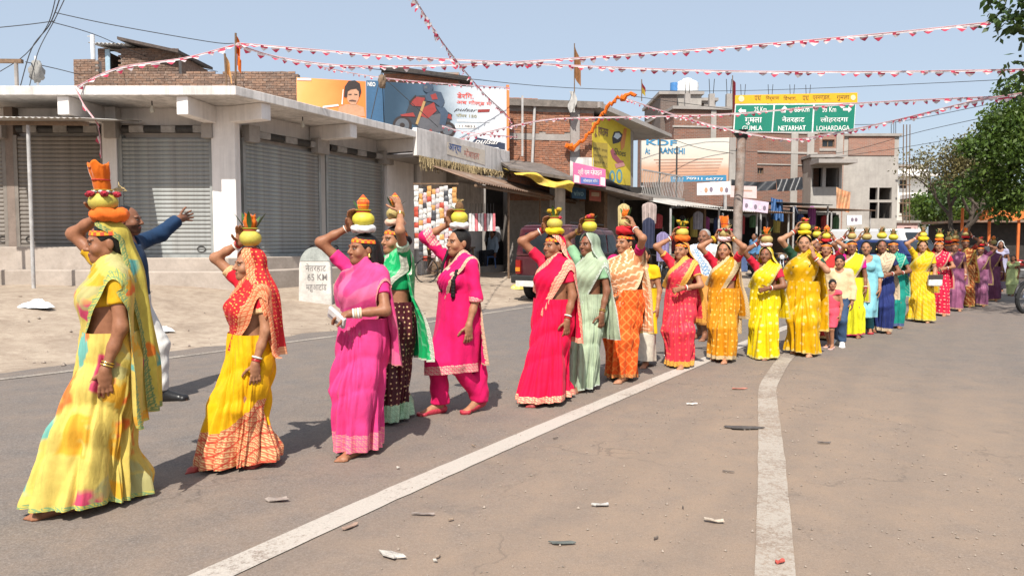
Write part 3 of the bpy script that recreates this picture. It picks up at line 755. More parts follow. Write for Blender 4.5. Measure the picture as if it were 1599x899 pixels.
def veil(b, p, m, res, rng, end_z=.62, open_=72, rside=112, low=100, ease=0.0, name='head_veil', forehead=0.0, right_up=True, spread=1.0):
    """cloth over the head, open at the face and falling down the back"""
    n, r_ = (76, 60) if res > 1.4 else ((52, 42) if res > .8 else (32, 24))
    zz = np.concatenate([np.linspace(1.562, 1.40, r_ // 2), np.linspace(1.39, end_z, r_ - r_ // 2)])
    top = 1.565
    rows = []; uvs = []; k = rng.uniform(0, 6)
    for i, z in enumerate(zz):
        hd = math.sqrt(max(0, 1 - ((min(max(z, 1.455), top) - 1.455) / (top - 1.455)) ** 2)) if z > 1.455 else 1.0
        ra, rb = (.090 + ease) * hd, (.114 + ease) * hd; cy = .012
        if z < 1.44:
            g = min(1, (1.44 - z) / .22); g = g * g * (3 - 2 * g)
            ra = ra + ((.205 * spread) - ra) * g; rb = rb + (.150 - rb) * g; cy = .012 + .02 * g
        if z < 1.2:
            g = min(1, (1.2 - z) / .45); ra += .01 * g; rb += .05 * g
        aL = np.interp(z, [end_z, 1.0, 1.22, 1.36, 1.44, 1.50, 1.535, 1.562], [low + 12, low, low - 18, open_ - 6, open_, open_ * .72 - forehead * 30, open_ * .40 - forehead * 40, 0])
        aR = np.interp(z, [end_z, 1.0, 1.22, 1.33, 1.38, 1.44, 1.50, 1.535, 1.562], [max(low, rside) + 10, max(low, rside) + 8, rside, rside if right_up else open_ + 20, open_ + 12, open_, open_ * .72 - forehead * 30, open_ * .40 - forehead * 40, 0])
        aL, aR = max(aL, 0), max(aR, 0)
        th = np.linspace(np.radians(aL), 2 * np.pi - np.radians(aR), n)       # from its left side, round the back, to its right
        T = (1.562 - z) / (1.562 - end_z)
        fold = RC(th * 9 + k + 1.5 * T + .5 * np.sin(3 * th)) * (.003 + .016 * T) + RC(th * 17 - k + 3 * T) * (.001 + .008 * T) + .004 * np.cos(th * 5 + 30 * T * .4)
        x = np.sin(th) * (ra + fold); y = -np.cos(th) * (rb + fold) + cy
        L = np.stack([x, y, np.full(n, z)], -1)
        hw = np.clip((z - 1.25) / .15, 0, 1)             # follow the turn of the head above the shoulders
        Lh = (b.piv + (L - b.piv) @ b.Rh.T)
        L = L * (1 - hw) + Lh * hw
        rows.append(L)
        e = np.minimum(np.arange(n), n - 1 - np.arange(n)) / (n - 1) * max(.02, (2 * np.pi - np.radians(aL + aR)) * max(ra, .05))
        e = np.minimum(e, max(0., z - end_z)); 
        if z > 1.5: e = np.minimum(e, 9)
        uvs.append(np.stack([np.full(n, 1.562 - z), e], -1))
    P = np.array(rows); P = smooth_grid(P, 2)
    ops = inflate(b.torso + b.neck + b.arms[-1][3][:1] + b.arms[1][3][:1], .004, .05)
    sel = P[..., 2] < 1.42
    Q = pushout(ops, P.copy(), .010, 3); P[sel] = Q[sel]
    P = smooth_grid(P, 1)
    return sheet(name, P, m, p, False, np.array(uvs))

def hair(b, p, res, style='bun', m=None):
    tp, E = b.tp, (lambda c, r: ell(b.tp(*c), r, b.Rh))
    ops = [('+', E((0, .022, 1.462), (.081, .094, .088)), .01), ('+', E((0, .05, 1.41), (.070, .058, .07)), .02)]
    if style == 'bun': ops.append(('+', E((0, .125, 1.43), (.045, .036, .042)), .015))
    if style == 'braid':
        pts = [tp(0, .09, 1.40), A3(.05, .10, 1.30), A3(.10, .02, 1.27), A3(.11, -.085, 1.20), A3(.10, -.13, 1.10), A3(.09, -.13, .98)]
        for i in range(len(pts) - 1): ops.append(('+', cap(pts[i], pts[i + 1], .026 - .003 * i, .022 - .003 * i), .01))
        for i in range(9):
            z = 1.20 - .025 * i; ops.append(('+', ell((.108 - .001 * i, -.10 - .012 * min(i, 3), z), (.022, .02, .018)), .006))
        pts = [tp(-.07, -.0, 1.42), tp(-.075, -.055, 1.36), A3(-.06, -.12, 1.25), A3(-.05, -.145, 1.13), A3(-.05, -.14, 1.03)]
        for i in range(4): ops.append(('+', cap(pts[i], pts[i + 1], .016 - .002 * i, .014 - .002 * i), .01))
    if style == 'loose':
        pts = [tp(0, .07, 1.45), tp(0, .10, 1.36), A3(.0, .115, 1.24), A3(.0, .12, 1.10)]
        for i in range(3): ops.append(('+', cap(pts[i], pts[i + 1], .065 - .004 * i, .061 - .006 * i), .03))
        ops += [('+', cap(tp(-.07, .03, 1.42), tp(-.075, .05, 1.33), .03, .028), .03), ('+', cap(tp(.07, .03, 1.42), tp(.075, .05, 1.33), .03, .028), .03)]
    if style == 'short': ops = [('+', E((0, .022, 1.464), (.077, .090, .082)), .01), ('+', E((0, .045, 1.42), (.073, .057, .055)), .02)]
    if style == 'child': ops = [('+', E((0, .018, 1.468), (.084, .100, .086)), .01), ('+', E((0, .04, 1.40), (.080, .070, .075)), .02)]
    ops += [('-', E((0, -.098, 1.415), (.064, .080, .074)), .012)]
    if style in ('bun', 'loose', 'braid'): ops += [('-', E((0, -.100, 1.46), (.040, .050, .050)), .02), ('-', E((-.084, .0, 1.415), (.02, .026, .034)), .008), ('-', E((.084, .0, 1.415), (.02, .026, .034)), .008)]
    else: ops += [('-', E((0, -.105, 1.455), (.060, .052, .042)), .012), ('-', E((-.086, -.005, 1.412), (.024, .04, .045)), .008), ('-', E((.086, -.005, 1.412), (.024, .04, .045)), .008)]
    V, F = mesh_sdf(ops, .006 if res > 1.4 else (.008 if res > .8 else .012))
    return link('hair', mesh_np('hair', V, F), m or M_HAIR, p)

def band(b, p, m, z=1.487, hgt=.026, tilt=.10, grow=1.0):
    n = 40; a = np.linspace(0, 2 * np.pi, n, endpoint=False); rows = []
    for k in range(4):
        zz = z + (k / 3 - .5) * hgt; f = math.sqrt(max(.1, 1 - ((zz - 1.462) / .09) ** 2))
        x = np.sin(a) * .0855 * f * grow; y = .020 - np.cos(a) * .0995 * f * grow
        rows.append(np.stack([x, y, zz + tilt * (y) * -1 + .002 * np.cos(3 * a)], -1))
    P = np.array(rows); P = b.piv + (P - b.piv) @ b.Rh.T
    u = np.stack([np.tile(a * .09, (4, 1)), np.tile((np.arange(4) / 3 * hgt)[:, None], (1, n))], -1)
    return sheet('headband', P, m, p, True, u)

def ring_pad(b, p, m, R=.056, r=.027, z=1.575, twist=True, rng=RNG, hs=1.0):
    n, k = 40, 14; a = np.linspace(0, 2 * np.pi, n, endpoint=False)[:, None]; t = np.linspace(0, 2 * np.pi, k, endpoint=False)[None, :]
    ph = rng.uniform(0, 6); w = r * (1 + .13 * np.cos(3 * t + (6 * a if twist else 2 * np.sin(2 * a)) + ph) + .07 * np.cos(5 * a + ph))
    P = np.stack([(R + w * np.cos(t)) * np.cos(a), (R + w * np.cos(t)) * np.sin(a) + .012, z + w * np.sin(t) * .95 * hs + .004 * np.cos(3 * a + ph)], -1)
    # fill the middle so that the pot has something to stand on
    F = [grid_faces(n, k, True)]
    V = P.reshape(-1, 3); q = np.arange(n)
    last = np.stack([(n - 1) * k + np.arange(k), (n - 1) * k + (np.arange(k) + 1) % k, (np.arange(k) + 1) % k, np.arange(k)], -1)
    V = np.vstack([V, [[0, .012, z + .006]]]); mid = k // 2
    tri = np.stack([q * k + mid, ((q + 1) % n) * k + mid, np.full(n, len(V) - 1)], -1)
    return link('head_pad', mesh_np('head_pad', V, [np.vstack([F[0], last]), tri], True, np.random.RandomState(1).rand(len(V), 2) * .1 + .3), m, p)

def torso_cloth(b, p, m, res, name='blouse', sleeve=.55, z_lo=1.045, neck=.085, off=.008, sleeves=(-1, 1), neck_z=1.30, arms_full=False):
    """fitted garment: the torso and upper arms grown by a few millimetres, cut at hem, neckline and sleeve ends"""
    ops = list(b.torso)
    cuts = []
    for q in (-1, 1):
        sh, el, w, pr = b.arms[q]
        if sleeve >= 1.0:
            ops += pr[:1]; 
            e = el + (w - el) * (sleeve - 1); ops.append(('+', cap(el, e, .042, .036), .03)); cuts.append((e, unit(w - el), sh))
        else:
            e = sh + (el - sh) * sleeve; ops.append(('+', cap(sh, el, .045, .040), .035)); cuts.append((e, unit(el - sh), sh))
    ops = inflate(ops, off)
    def cut(P):
        c = z_lo - P[..., 2]
        nk = neck - np.sqrt((P[..., 0]) ** 2 * 1.0 + ((P[..., 1] + .045) * .9) ** 2 + ((P[..., 2] - neck_z) * .8) ** 2)
        c = np.maximum(c, nk)
        for e, d, sh in cuts:
            pd = (P - e) @ d; near = np.linalg.norm(P - e, axis=-1) < .16
            c = np.maximum(c, np.where(near & (pd > -.05), pd, -1))
            far = pd > 0; beyond = np.linalg.norm(np.cross(P - e, d), axis=-1) < .10
            c = np.maximum(c, np.where(far & beyond & (pd < .6) & ((np.abs(P[..., 0]) > .19) | (P[..., 2] > 1.33)), pd, -1))
        return c
    V, F = mesh_sdf(ops, .0075 if res > 1.4 else (.010 if res > .8 else .016), cut)
    # cloth creases
    V = V + .0022 * np.sin(V[:, [2]] * 55 + 14 * V[:, [0]] + 3 * np.sin(V[:, [1]] * 30)) * np.array([[.5, 1, .3]])
    uv = np.stack([V[:, 0] * 1 + V[:, 1], np.full(len(V), .5)], -1)
    for e, d, sh in cuts:
        pd = -(V - e) @ d; near = np.linalg.norm(V - e, axis=-1) < .12
        uv[:, 1] = np.where(near & (pd > -.01), np.minimum(uv[:, 1], np.maximum(pd, 0)), uv[:, 1])
    return link(name, mesh_np(name, V, F, True, uv), m, p)

def trousers(b, p, m, res, name='trousers', off=.016, top=.99, ankle=.095, flare=.006):
    ops = [b.torso[0]] + [('+', q, .04) for _, q, _ in b.legs if q.kind == 'c' and q.a[2] >= .05]
    ops = inflate(ops, off)
    ex = [('+', cap(an + A3(0, .01, .30), an + A3(0, .012, -.01), .060, .056 + flare), .04) for q, an, toe in b.feet]
    def cut(P): return np.maximum(P[..., 2] - top, ankle - P[..., 2])
    V, F = mesh_sdf(ops + ex, .009 if res > .8 else .016, cut)
    V = V + .004 * np.sin(V[:, [2]] * 48 + 20 * V[:, [0]] + 4 * np.sin(V[:, [1]] * 25)) * np.array([[.6, 1, 0]]) * np.clip(1.2 - V[:, [2]], .1, 1)
    return link(name, mesh_np(name, V, F, True, np.stack([V[:, 0], V[:, 2]], -1)), m, p)

def figure(name, loc, face, H, b, tone, res, label, cat='person', group=None, sindoor=True, feet_tint=None, beard=False):
    """root and the one continuous body mesh"""
    rz = math.atan2(face[1], face[0]) + math.pi / 2
    s = H / 1.55
    root = empty(name, loc, rz, label, cat, group, s)
    hb, hh, hn = (.011, .0042, .0046) if res > 1.4 else ((.014, .0065, .0065) if res > .8 else (.022, .011, .012))
    VV, FF, CC, k = [], [], [], 0
    tone = np.array(tone)
    parts = [(b.torso + b.neck + b.legs + b.arms[-1][3] + b.arms[1][3], hb, None), (b.neck + b.head, hh, lambda P: 1.30 - P[..., 2])]
    for q in (-1, 1): parts.append((b.hands[q], hn, None))
    for i, (ops, h, cut) in enumerate(parts):
        V, F = mesh_sdf(ops, h, cut, .02)
        if i == 1:
            C = paint_head(b, V, tone, sindoor)
            if beard:
                L = (V - b.piv) @ b.Rh + b.piv
                mk = (L[:, 2] < 1.395) & (L[:, 2] > 1.335) & (L[:, 1] < .0) & ~((np.abs(L[:, 0]) < .022) & (np.abs(L[:, 2] - 1.377) < .009)); C[mk] = C[mk] * .35
                mk = (np.abs(L[:, 2] - 1.393) < .006) & (np.abs(L[:, 0]) < .03) & (L[:, 1] < -.07); C[mk] = (.02, .015, .012)
        else:
            C = np.tile(tone, (len(V), 1))
            if i >= 2: C = C * .93
            if i == 0 and feet_tint is not None: C[V[:, 2] < .05] = feet_tint
        VV.append(V); FF.append(F + k); CC.append(C); k += len(V)
    me = mesh_np('body', np.vstack(VV), np.vstack(FF), True, None, np.vstack(CC))
    link('body', me, skin_mat(), root)
    return root
M_HAIR = mat('black hair', (.010, .008, .007), .5, .3, 60, bumps=.5, spec=.25)
M_GREYHAIR = mat('grey hair', (.30, .29, .28), .6, .3, 70, bumps=.5)
# ---------------------------------------------------------------- the water pots
def leaf_mesh(L=.15, w=.035, bend=.5, name='leaf'):
    n = 9; V, F, uv = [], [], []
    for i in range(n):
        t = i / (n - 1); hw = w * .5 * (math.sin(math.pi * min(1, t * 1.02)) ** .8) * (1.15 - .3 * t); a = bend * t
        z = L * t * math.cos(a * .6); x = L * t * math.sin(a * .6)
        for q in (-1, 0, 1): V.append((x + (.22 * hw if q else 0), q * hw, z))
    for i in range(n - 1):
        for q in (0, 1): F.append((i * 3 + q, i * 3 + q + 1, i * 3 + q + 4, i * 3 + q + 3))
    return mesh_np(name, V, np.array(F), True)
M_LEAF = mat('mango leaf', (.050, .115, .022), .45, .25, 30, bumps=.2)
M_POTS = [mat('turmeric painted clay', (.50, .42, .065), .65, .14, 25, dirt=(.33, .20, .06), dirt_amt=.5), mat('yellow painted clay', (.60, .52, .045), .55, .12, 25, dirt=(.40, .28, .04), dirt_amt=.4), mat('ochre clay', (.42, .33, .11), .7, .16, 25, dirt=(.26, .15, .06), dirt_amt=.55)]
M_ORANGE = cloth('orange offering cloth', (.88, .20, .015), sheen=.4, trans=.25)
M_REDGOLD = cloth('red offering cloth', (.72, .055, .02), (.85, .42, .03), .03, motif=(.85, .35, .04), mscale=60, mkind='brocade', rough=.5, sheen=.3, mfac=.6)
M_COCO = mat('dry coconut husk', (.27, .14, .06), .9, .35, 60, bumps=.9, bdist=.02)
M_MARI = mat('marigold', (.85, .42, .015), .7, .25, 90, bumps=.8)
M_ROSE = mat('red flower', (.62, .03, .06), .65, .3, 90, bumps=.8)
M_WHITEF = mat('white flower', (.80, .78, .70), .7, .15, 90, bumps=.8)
M_REDTHREAD = mat('red thread', (.50, .03, .03), .8, .2, 60)
M_STRAW = mat('straw', (.55, .40, .17), .8, .2, 40)
def blob(r, squash=1.0, seed=0, amp=.2, fr=3, n=18, k=12):
    rr = np.random.RandomState(seed); th = np.linspace(0, 2 * np.pi, n, endpoint=False)[None]; ph = np.linspace(.02, np.pi - .02, k)[:, None]
    d = 1 + amp * (np.cos(fr * th + 2 * ph * fr / 2 + rr.rand() * 6) * np.sin(ph) + .6 * np.cos(2 * fr * th - 3 * ph + rr.rand() * 6) * np.sin(ph))
    return np.stack([r * d * np.sin(ph) * np.cos(th), r * d * np.sin(ph) * np.sin(th), r * squash * d * np.cos(ph) * np.ones_like(th)], -1)
_leafm = [leaf_mesh(.15, .036, .35), leaf_mesh(.125, .032, .7)]
POTN = [0]
def kalash(loc, sc, kind, potm, label, tilt=(0, 0), leaves=5, group='kalash pots carried on the head', seed=0):
    rr = random.Random(seed + 5)
    root = empty('kalash_pot', loc, rr.uniform(0, 6.28), label, 'pot', group, sc * .9)
    root.rotation_euler = (tilt[0], tilt[1], root.rotation_euler.z)
    prof = [(.012, 0.0), (.040, .001), (.062, .014), (.077, .034), (.082, .056), (.077, .080), (.060, .100), (.047, .109), (.044, .116), (.049, .122), (.058, .126), (.060, .130), (.054, .132), (.045, .126), (.040, .116), (.02, .10)]
    k = rr.uniform(.92, 1.06); prof = [(r * k, z) for r, z in prof]
    MB().lathe(prof, 32).build('clay_pot', M_POTS[potm], root, True)
    th = MB(); n = 26
    th.tube([((.049 * k) * math.cos(2 * math.pi * i / n), (.049 * k) * math.sin(2 * math.pi * i / n), .113 + .002 * math.sin(i)) for i in range(n + 1)], .0042, 6, False)
    th.build('thread_tie', M_REDTHREAD, root, True)
    def flower(p, r, m, sd): return sheet('flower', blob(r, .8, sd, .28, 5) + np.array(p), m, root, True)
    def leaf(a, out, s=1.0, r0=.03, z0=.118):
        o = link('leaf', _leafm[rr.randrange(2)], M_LEAF, root); o.location = (r0 * math.cos(a), r0 * math.sin(a), z0)
        o.rotation_euler = (0, out, a); o.scale = (s, s, s)
    def bundle(h, rlo, rhi, m, ruffle=.012, nz=14, tip=False, name='coconut_wrap', lean=(0, 0), z0=.112, straight=False):
        a = np.linspace(0, 2 * np.pi, 36, endpoint=False); P = []; uv = []
        for i in range(nz):
            t = i / (nz - 1)
            r = np.interp(t, [0, .25, .6, .85, 1], [rlo * .8, (rlo + rhi) * .58, rhi * 1.08, rhi * (.80 if not tip else .42), rhi * (.9 if not tip else .04)])
            if straight: r = np.interp(t, [0, .2, .38, .42, .46, .7, 1], [rlo, rlo * 1.12, rlo * 1.1, rlo * .98, rlo * 1.1, rhi, rhi * 1.06])
            f = ruffle * (.3 + t) * (np.cos(7 * a + 2 * t + seed) + .6 * np.cos(11 * a - 3 * t + 2 * seed))
            rad = r + f * (1 if not tip else (1 - t * .8))
            zt = z0 + h * t + (.010 * np.cos(5 * a + seed) + .012 * np.cos(3 * a) if t > .9 and not tip else 0) * np.ones_like(a)
            P.append(np.stack([rad * np.cos(a) + lean[0] * t * h, rad * np.sin(a) + lean[1] * t * h, zt], -1)); uv.append(np.stack([a * .06, np.full_like(a, abs((h * t * 3.2) % .08))], -1))
        if not tip:
            P.append(np.stack([.25 * rad * np.cos(a) + lean[0] * h, .25 * rad * np.sin(a) + lean[1] * h, np.full_like(a, z0 + h * .86)], -1)); uv.append(uv[-1])
        return sheet(name, np.array(P), m, root, True, np.array(uv))
    if kind == 'tall':
        P = bundle(.17, .043, .056, M_ORANGE, .0035, lean=(.16, -.08), z0=.118, straight=True)
        t2 = MB(); t2.tube([((.050) * math.cos(2 * math.pi * i / n) + .012, .050 * math.sin(2 * math.pi * i / n) - .006, .190) for i in range(n + 1)], .0035, 6, False); t2.build('thread_tie', M_REDTHREAD, root, True)
        for i in range(9): flower((.055 * math.cos(i * .7), .055 * math.sin(i * .7), .118), .013, M_WHITEF, i)
        for i in range(6): flower((.082 * math.cos(i * 1.05 + .3), .082 * math.sin(i * 1.05 + .3), .104), .021, M_ROSE, i + 20)
        sm = MB()
        for i in range(7): sm.tube([(.02 + .008 * i, .03, .118), (-.05 - .01 * i, .05 + .01 * i, .135 + .01 * (i % 3)), (-.10 - .008 * i, .06, .13 + .02 * (i % 4))], .0022, 5)
        sm.build('straw_sprigs', M_STRAW, root)
        return root
    if kind == 'orange':
        bundle(.105, .026, .042, M_ORANGE, .006)
        for i in range(leaves): leaf(i * 6.28 / leaves + .4, rr.uniform(.18, .42), 1.0, .036)
        flower((.05 * k, .0, .11), .02, M_ROSE, 3); flower((-.03, -.05 * k, .108), .014, M_WHITEF, 4)
    elif kind == 'red':
        bundle(.135, .028, .043, M_REDGOLD, .008, tip=True)
        for i in range(leaves): leaf(i * 6.28 / max(leaves, 1) + 1.2, rr.uniform(.35, .75), .75, .04)
    elif kind == 'brown':
        sheet('coconut', blob(.040, 1.25, seed, .10, 4) + np.array([0, 0, .158]), M_COCO, root, True)
        tf = MB()
        for i in range(26):
            a = rr.uniform(0, 6.28); tf.tube([(.012 * math.cos(a), .012 * math.sin(a), .195), (.022 * math.cos(a), .022 * math.sin(a), .205 + .02 * rr.random()), (.04 * math.cos(a), .04 * math.sin(a), .215 + .02 * rr.random())], .0013, 4)
        tf.build('husk_fibre', M_STRAW, root)
        for i in range(leaves): leaf(i * 1.1 + 4.2, rr.uniform(.3, .6), .8, .035)
    elif kind == 'flower':
        for i in range(leaves + 2): leaf(i * 6.28 / (leaves + 2) + .3, rr.uniform(.1, .5), .95, .03)
        for i in range(3): flower((.055 * math.cos(i * 2.2 + .5), .055 * math.sin(i * 2.2 + .5), .185 + .015 * (i % 2)), .026, M_MARI, i)
        flower((0, 0, .16), .035, M_MARI, 9)
        for i in range(2): flower((.056 * math.cos(i * 2.5 + 3), .056 * math.sin(i * 2.5 + 3), .118), .021, M_ROSE, i + 7)
    elif kind == 'redflower':
        for i in range(leaves): leaf(i * 6.28 / leaves + .3, rr.uniform(.2, .6), .7, .034)
        for i in range(5): flower((.026 * math.cos(i * 1.3), .026 * math.sin(i * 1.3), .15 + .012 * (i % 3)), .028, M_ROSE if i % 2 else mat('orange flower', (.75, .14, .02), .7, .25, 90, bumps=.8), i + 4)
    return root

# ---------------------------------------------------------------- the cast
def spot(px, py, crown):
    g = G(px, py); top = at(px, crown, g.y); return g, max(.5, top.z - g.z)
def vec(deg): return (math.cos(math.radians(deg)), math.sin(math.radians(deg)))
M_SHELL = mat('white shell bangle', (.78, .75, .68), .35, .05, 30, bumps=.05)
M_REDB = mat('red bangle', (.42, .02, .02), .3, .08, 30, bumps=.05)
M_GOLD = mat('gilt metal', (.75, .50, .13), .28, .08, 30, metal=.9, bumps=.05)
M_BAND = cloth('red and yellow printed headband', (.86, .36, .02), motif=(.66, .03, .03), mscale=52, mkind='checks', rough=.55, mfac=.85)
def wrist_set(kind):
    if kind == 'plain': return [(.035, .029, .0022, M_SHELL)]
    if kind == 'shell': return [(.045, .032, .0045, M_SHELL), (.028, .030, .0030, M_REDB), (.020, .030, .0030, M_REDB)]
    if kind == 'stack': return [(.02 + .016 * i, .030 + .0012 * i, .0058, M_SHELL if i % 2 == 0 else mat('cream bangle', (.70, .52, .34), .4, .1, 30)) for i in range(4)]
    if kind == 'gold': return [(.03, .030, .0035, M_GOLD), (.045, .0305, .0025, M_GOLD)]
    if kind == 'yellow': return [(.03, .036, .014, M_MARI)]
    return []
def woman(px, py, crown, face, label, skirt_m, blouse_m, drape_m=None, veil_m=None, pad=None, pot=None, pot_label=None, right='pot', left='down', fat=.2, tone=0, res=1.0, stride=.24, lead=1, yaw=0., pitch=0., hairstyle='bun', headband=True,
          bang=('shell', 'shell'), veil_kw={}, pallu_kw={}, skirt_kw={}, seed=0, potm=0, group='women in the procession', pad_kw={}, feet=None, blouse_kw={}, leaves=5, pot_tilt=(0, 0), earring=True, fwd=.05):
    rng = random.Random(seed * 17 + 3)
    g, H = spot(px, py, crown)
    hd = yaw
    b = Body(fat=max(0, fat - .1), stride=stride, lead=lead, yaw=yaw, pitch=pitch, right=right, left=left, fwd=fwd)
    r = figure('person', g, vec(face), H, b, SKIN_TONES[tone], res, label, 'woman', group, feet_tint=feet)
    torso_cloth(b, r, blouse_m, res, **blouse_kw)
    skirt(b, r, skirt_m, res, rng, **skirt_kw)
    if drape_m is not None: pallu(b, r, drape_m, res, rng, **pallu_kw)
    hair(b, r, res, hairstyle if veil_m is None else 'none')
    if headband: band(b, r, M_BAND)
    if veil_m is not None: veil(b, r, veil_m, res, rng, **veil_kw)
    if res > .8 and earring and veil_m is None:
        for q in (-1, 1):
            e = MB(); c = b.tp(q * .080, .008, 1.388); e.lathe([(.002, .014), (.006, .008), (.009, -.002), (.011, -.012), (.004, -.014)], 10, Vector(c)); e.build('earring', M_GOLD, r, True)
    if res > .8:
        nk = MB(); aa = np.linspace(-2.5, 2.5, 22)
        pts = np.stack([.080 * np.sin(aa), .012 - .074 * np.cos(aa), 1.292 + .016 * np.cos(aa - np.pi) - .006], -1); pts = pushout(inflate(b.torso + b.neck, 0), pts, .004, 4)
        nk.tube([tuple(x) for x in pts], .0026, 6); nk.build('necklace', M_GOLD, r, True)
    if res > .5:
        for q, kd in zip((-1, 1), bang):
            if kd: bangle(r, b.wr[q][1], b.wr[q][0], wrist_set(kd))
    zt = 1.562
    if pad is not None:
        ring_pad(b, r, pad, rng=rng, **pad_kw); zt = pad_kw.get('z', 1.575) + pad_kw.get('r', .030) * .55
    elif veil_m is not None: zt = 1.566
    if pot:
        s = H / 1.55; c = b.tp(0, .012, zt); rz = math.atan2(vec(face)[1], vec(face)[0]) + math.pi / 2
        R = Matrix.Rotation(rz, 3, 'Z'); w = Vector(g) + R @ (Vector(c) * s)
        kalash(w, 1.0, pot, potm, pot_label, seed=seed, leaves=leaves, tilt=pot_tilt)
    return r, b, g, H
FLORAL = cloth('lemon sari with scattered print', (.74, .56, .13), (.62, .50, .10), .022, patches=[(.72, .16, .04), (.60, .05, .14), (.12, .38, .34), (.70, .36, .03), (.42, .38, .16)], border2=(.16, .32, .16), trans=.06)
FLORALV = cloth('sheer lemon veil', (.78, .64, .12), (.55, .46, .14), .03, patches=[(.80, .20, .03), (.10, .42, .40)], border2=(.12, .26, .12), trans=.35)
MUSTARD = cloth('mustard blouse', (.68, .38, .012), rough=.6)
def C(n, base, **k): return cloth(n, base, **k)
def shoes(b, p, m, res, high=False):
    for q, an, toe in b.feet:
        heel = an + A3(0, .035, -.045)
        ops = [('+', cap(heel, toe + A3(0, -.02, 0), .041, .033), .02), ('+', cap(toe + A3(-.025, -.012, 0), toe + A3(.025, 0, 0), .027), .02)]
        if high: ops.append(('+', cap(an, toe + A3(0, .05, .01), .040, .034), .03))
        zt = toe[2] + (.010 if not high else .08)
        V, F = mesh_sdf(ops, .008 if res > .8 else .012, lambda P: np.maximum(P[..., 2] - zt - np.maximum(0, (P[..., 1] - toe[1]) * .28), (toe[2] - .028) - P[..., 2] - 0 * P[..., 0]))
        link('shoe', mesh_np('shoe', V, F), m, p)
# men and children
def man(px, py, crown, face, label, shirt, trs, right='down', left='down', tone=2, res=1.0, H=None, hairm=None, hairstyle='short', stride=.3, shoe=None, loc=None, cat='man', yaw=0., beard=True, sleeve=1.9, group=None, scarf=None, hem=.80, fat=.25, seat=False, child=False, lead=1, trs_kw={}):
    if loc is None: g, h = spot(px, py, crown)
    else: g, h = Vector(loc), 1.66
    H = H or h
    b = Body(male=not child, fat=fat, stride=stride, right=right, left=left, yaw=yaw, seat=seat, child=child, lead=lead)
    r = figure('person', g, vec(face), H, b, SKIN_TONES[tone], res, label, cat, group, sindoor=False, beard=beard)
    torso_cloth(b, r, shirt, res, 'shirt', sleeve=sleeve, z_lo=hem, off=.020, neck=.075, neck_z=1.33)
    if trs is not None: trousers(b, r, trs, res, **trs_kw)
    hair(b, r, res, hairstyle, hairm)
    if shoe is not None: shoes(b, r, shoe, res, True)
    if scarf is not None:
        rng = random.Random(5)
        for q in (-1, 1): pallu(b, r, scarf, res, rng, back=False, width=.13, name='scarf', side=q, drop=.1, cover=-.1)
    return r, b
BLACKSHOE = mat('black leather shoe', (.014, .013, .013), .3, .2, 20)
# ---------------------------------------------------------------- planes of the street fronts, addressed in photograph pixels
class Face:
    def __init__(s, a, b):
        s.a = Vector((a[0], a[1], 0)); s.L = math.dist(a, b); s.ex = (Vector((b[0], b[1], 0)) - s.a).normalized(); s.n = Vector((s.ex.y, -s.ex.x, 0))
    def pt(s, u, z, d=0.0): return s.a + s.ex * u + s.n * d + Vector((0, 0, z))
    def uz(s, px, py):
        r = ray(px, py); c = Vector((0, 0, CAM_H)); t = (s.a - c).dot(s.n) / r.dot(s.n); p = c + r * t
        return (p - s.a).dot(s.ex), p.z
    def u(s, px): return s.uz(px, 380)[0]
    def P(s, px, py, d=0.0): u, z = s.uz(px, py); return s.pt(u, z, d)
    def box(s, mb, u0, u1, z0, z1, d0, d1):
        V = [s.pt(u, z, d) for d in (d0, d1) for u, z in ((u0, z0), (u1, z0), (u1, z1), (u0, z1))]
        return mb.add(V, [(0, 1, 2, 3), (7, 6, 5, 4), (0, 4, 5, 1), (1, 5, 6, 2), (2, 6, 7, 3), (3, 7, 4, 0)])
    def boxes(s, name, rects, m, parent=None, d0=0.0, d1=.05):
        mb = MB()
        for r in rects: s.box(mb, *r[:4], *(r[4:6] if len(r) > 4 else (d0, d1)))
        return mb.build(name, m, parent)
    def pxbox(s, name, x0, y0, x1, y1, m, parent=None, d0=0.0, d1=.05):
        u0, z1 = s.uz(x0, y0); u1, z0 = s.uz(x1, y1); return s.boxes(name, [(u0, u1, z0, z1)], m, parent, d0, d1)
    def decal(s, name, pts, m, parent=None, d=.01, th=.004):
        q = [s.P(x, y, d) for x, y in pts]; return MB().prism(q, s.n * th).build(name, m, parent)
    def wall(s, u0, u1, z0, z1, holes, d0, d1, mb=None):
        mb = mb or MB(); us = sorted({u0, u1, *[h[0] for h in holes], *[h[1] for h in holes]}); zs = sorted({z0, z1, *[h[2] for h in holes], *[h[3] for h in holes]})
        us = [u for u in us if u0 <= u <= u1]; zs = [z for z in zs if z0 <= z <= z1]
        for a, b in zip(us[:-1], us[1:]):
            for c, d in zip(zs[:-1], zs[1:]):
                m_, n_ = (a + b) / 2, (c + d) / 2
                if not any(h[0] < m_ < h[1] and h[2] < n_ < h[3] for h in holes): s.box(mb, a, b, c, d, d0, d1)
        return mb
    def text(s, body, x0, y0, x1, y1, m, parent=None, d=.012, name='lettering', shear=0.0, bold=0.0):
        u0, z1 = s.uz(x0, y0); u1, z0 = s.uz(x1, y1)
        return text_on(s, body, u0, z0, u1, z1, m, parent, d, name, shear, bold)
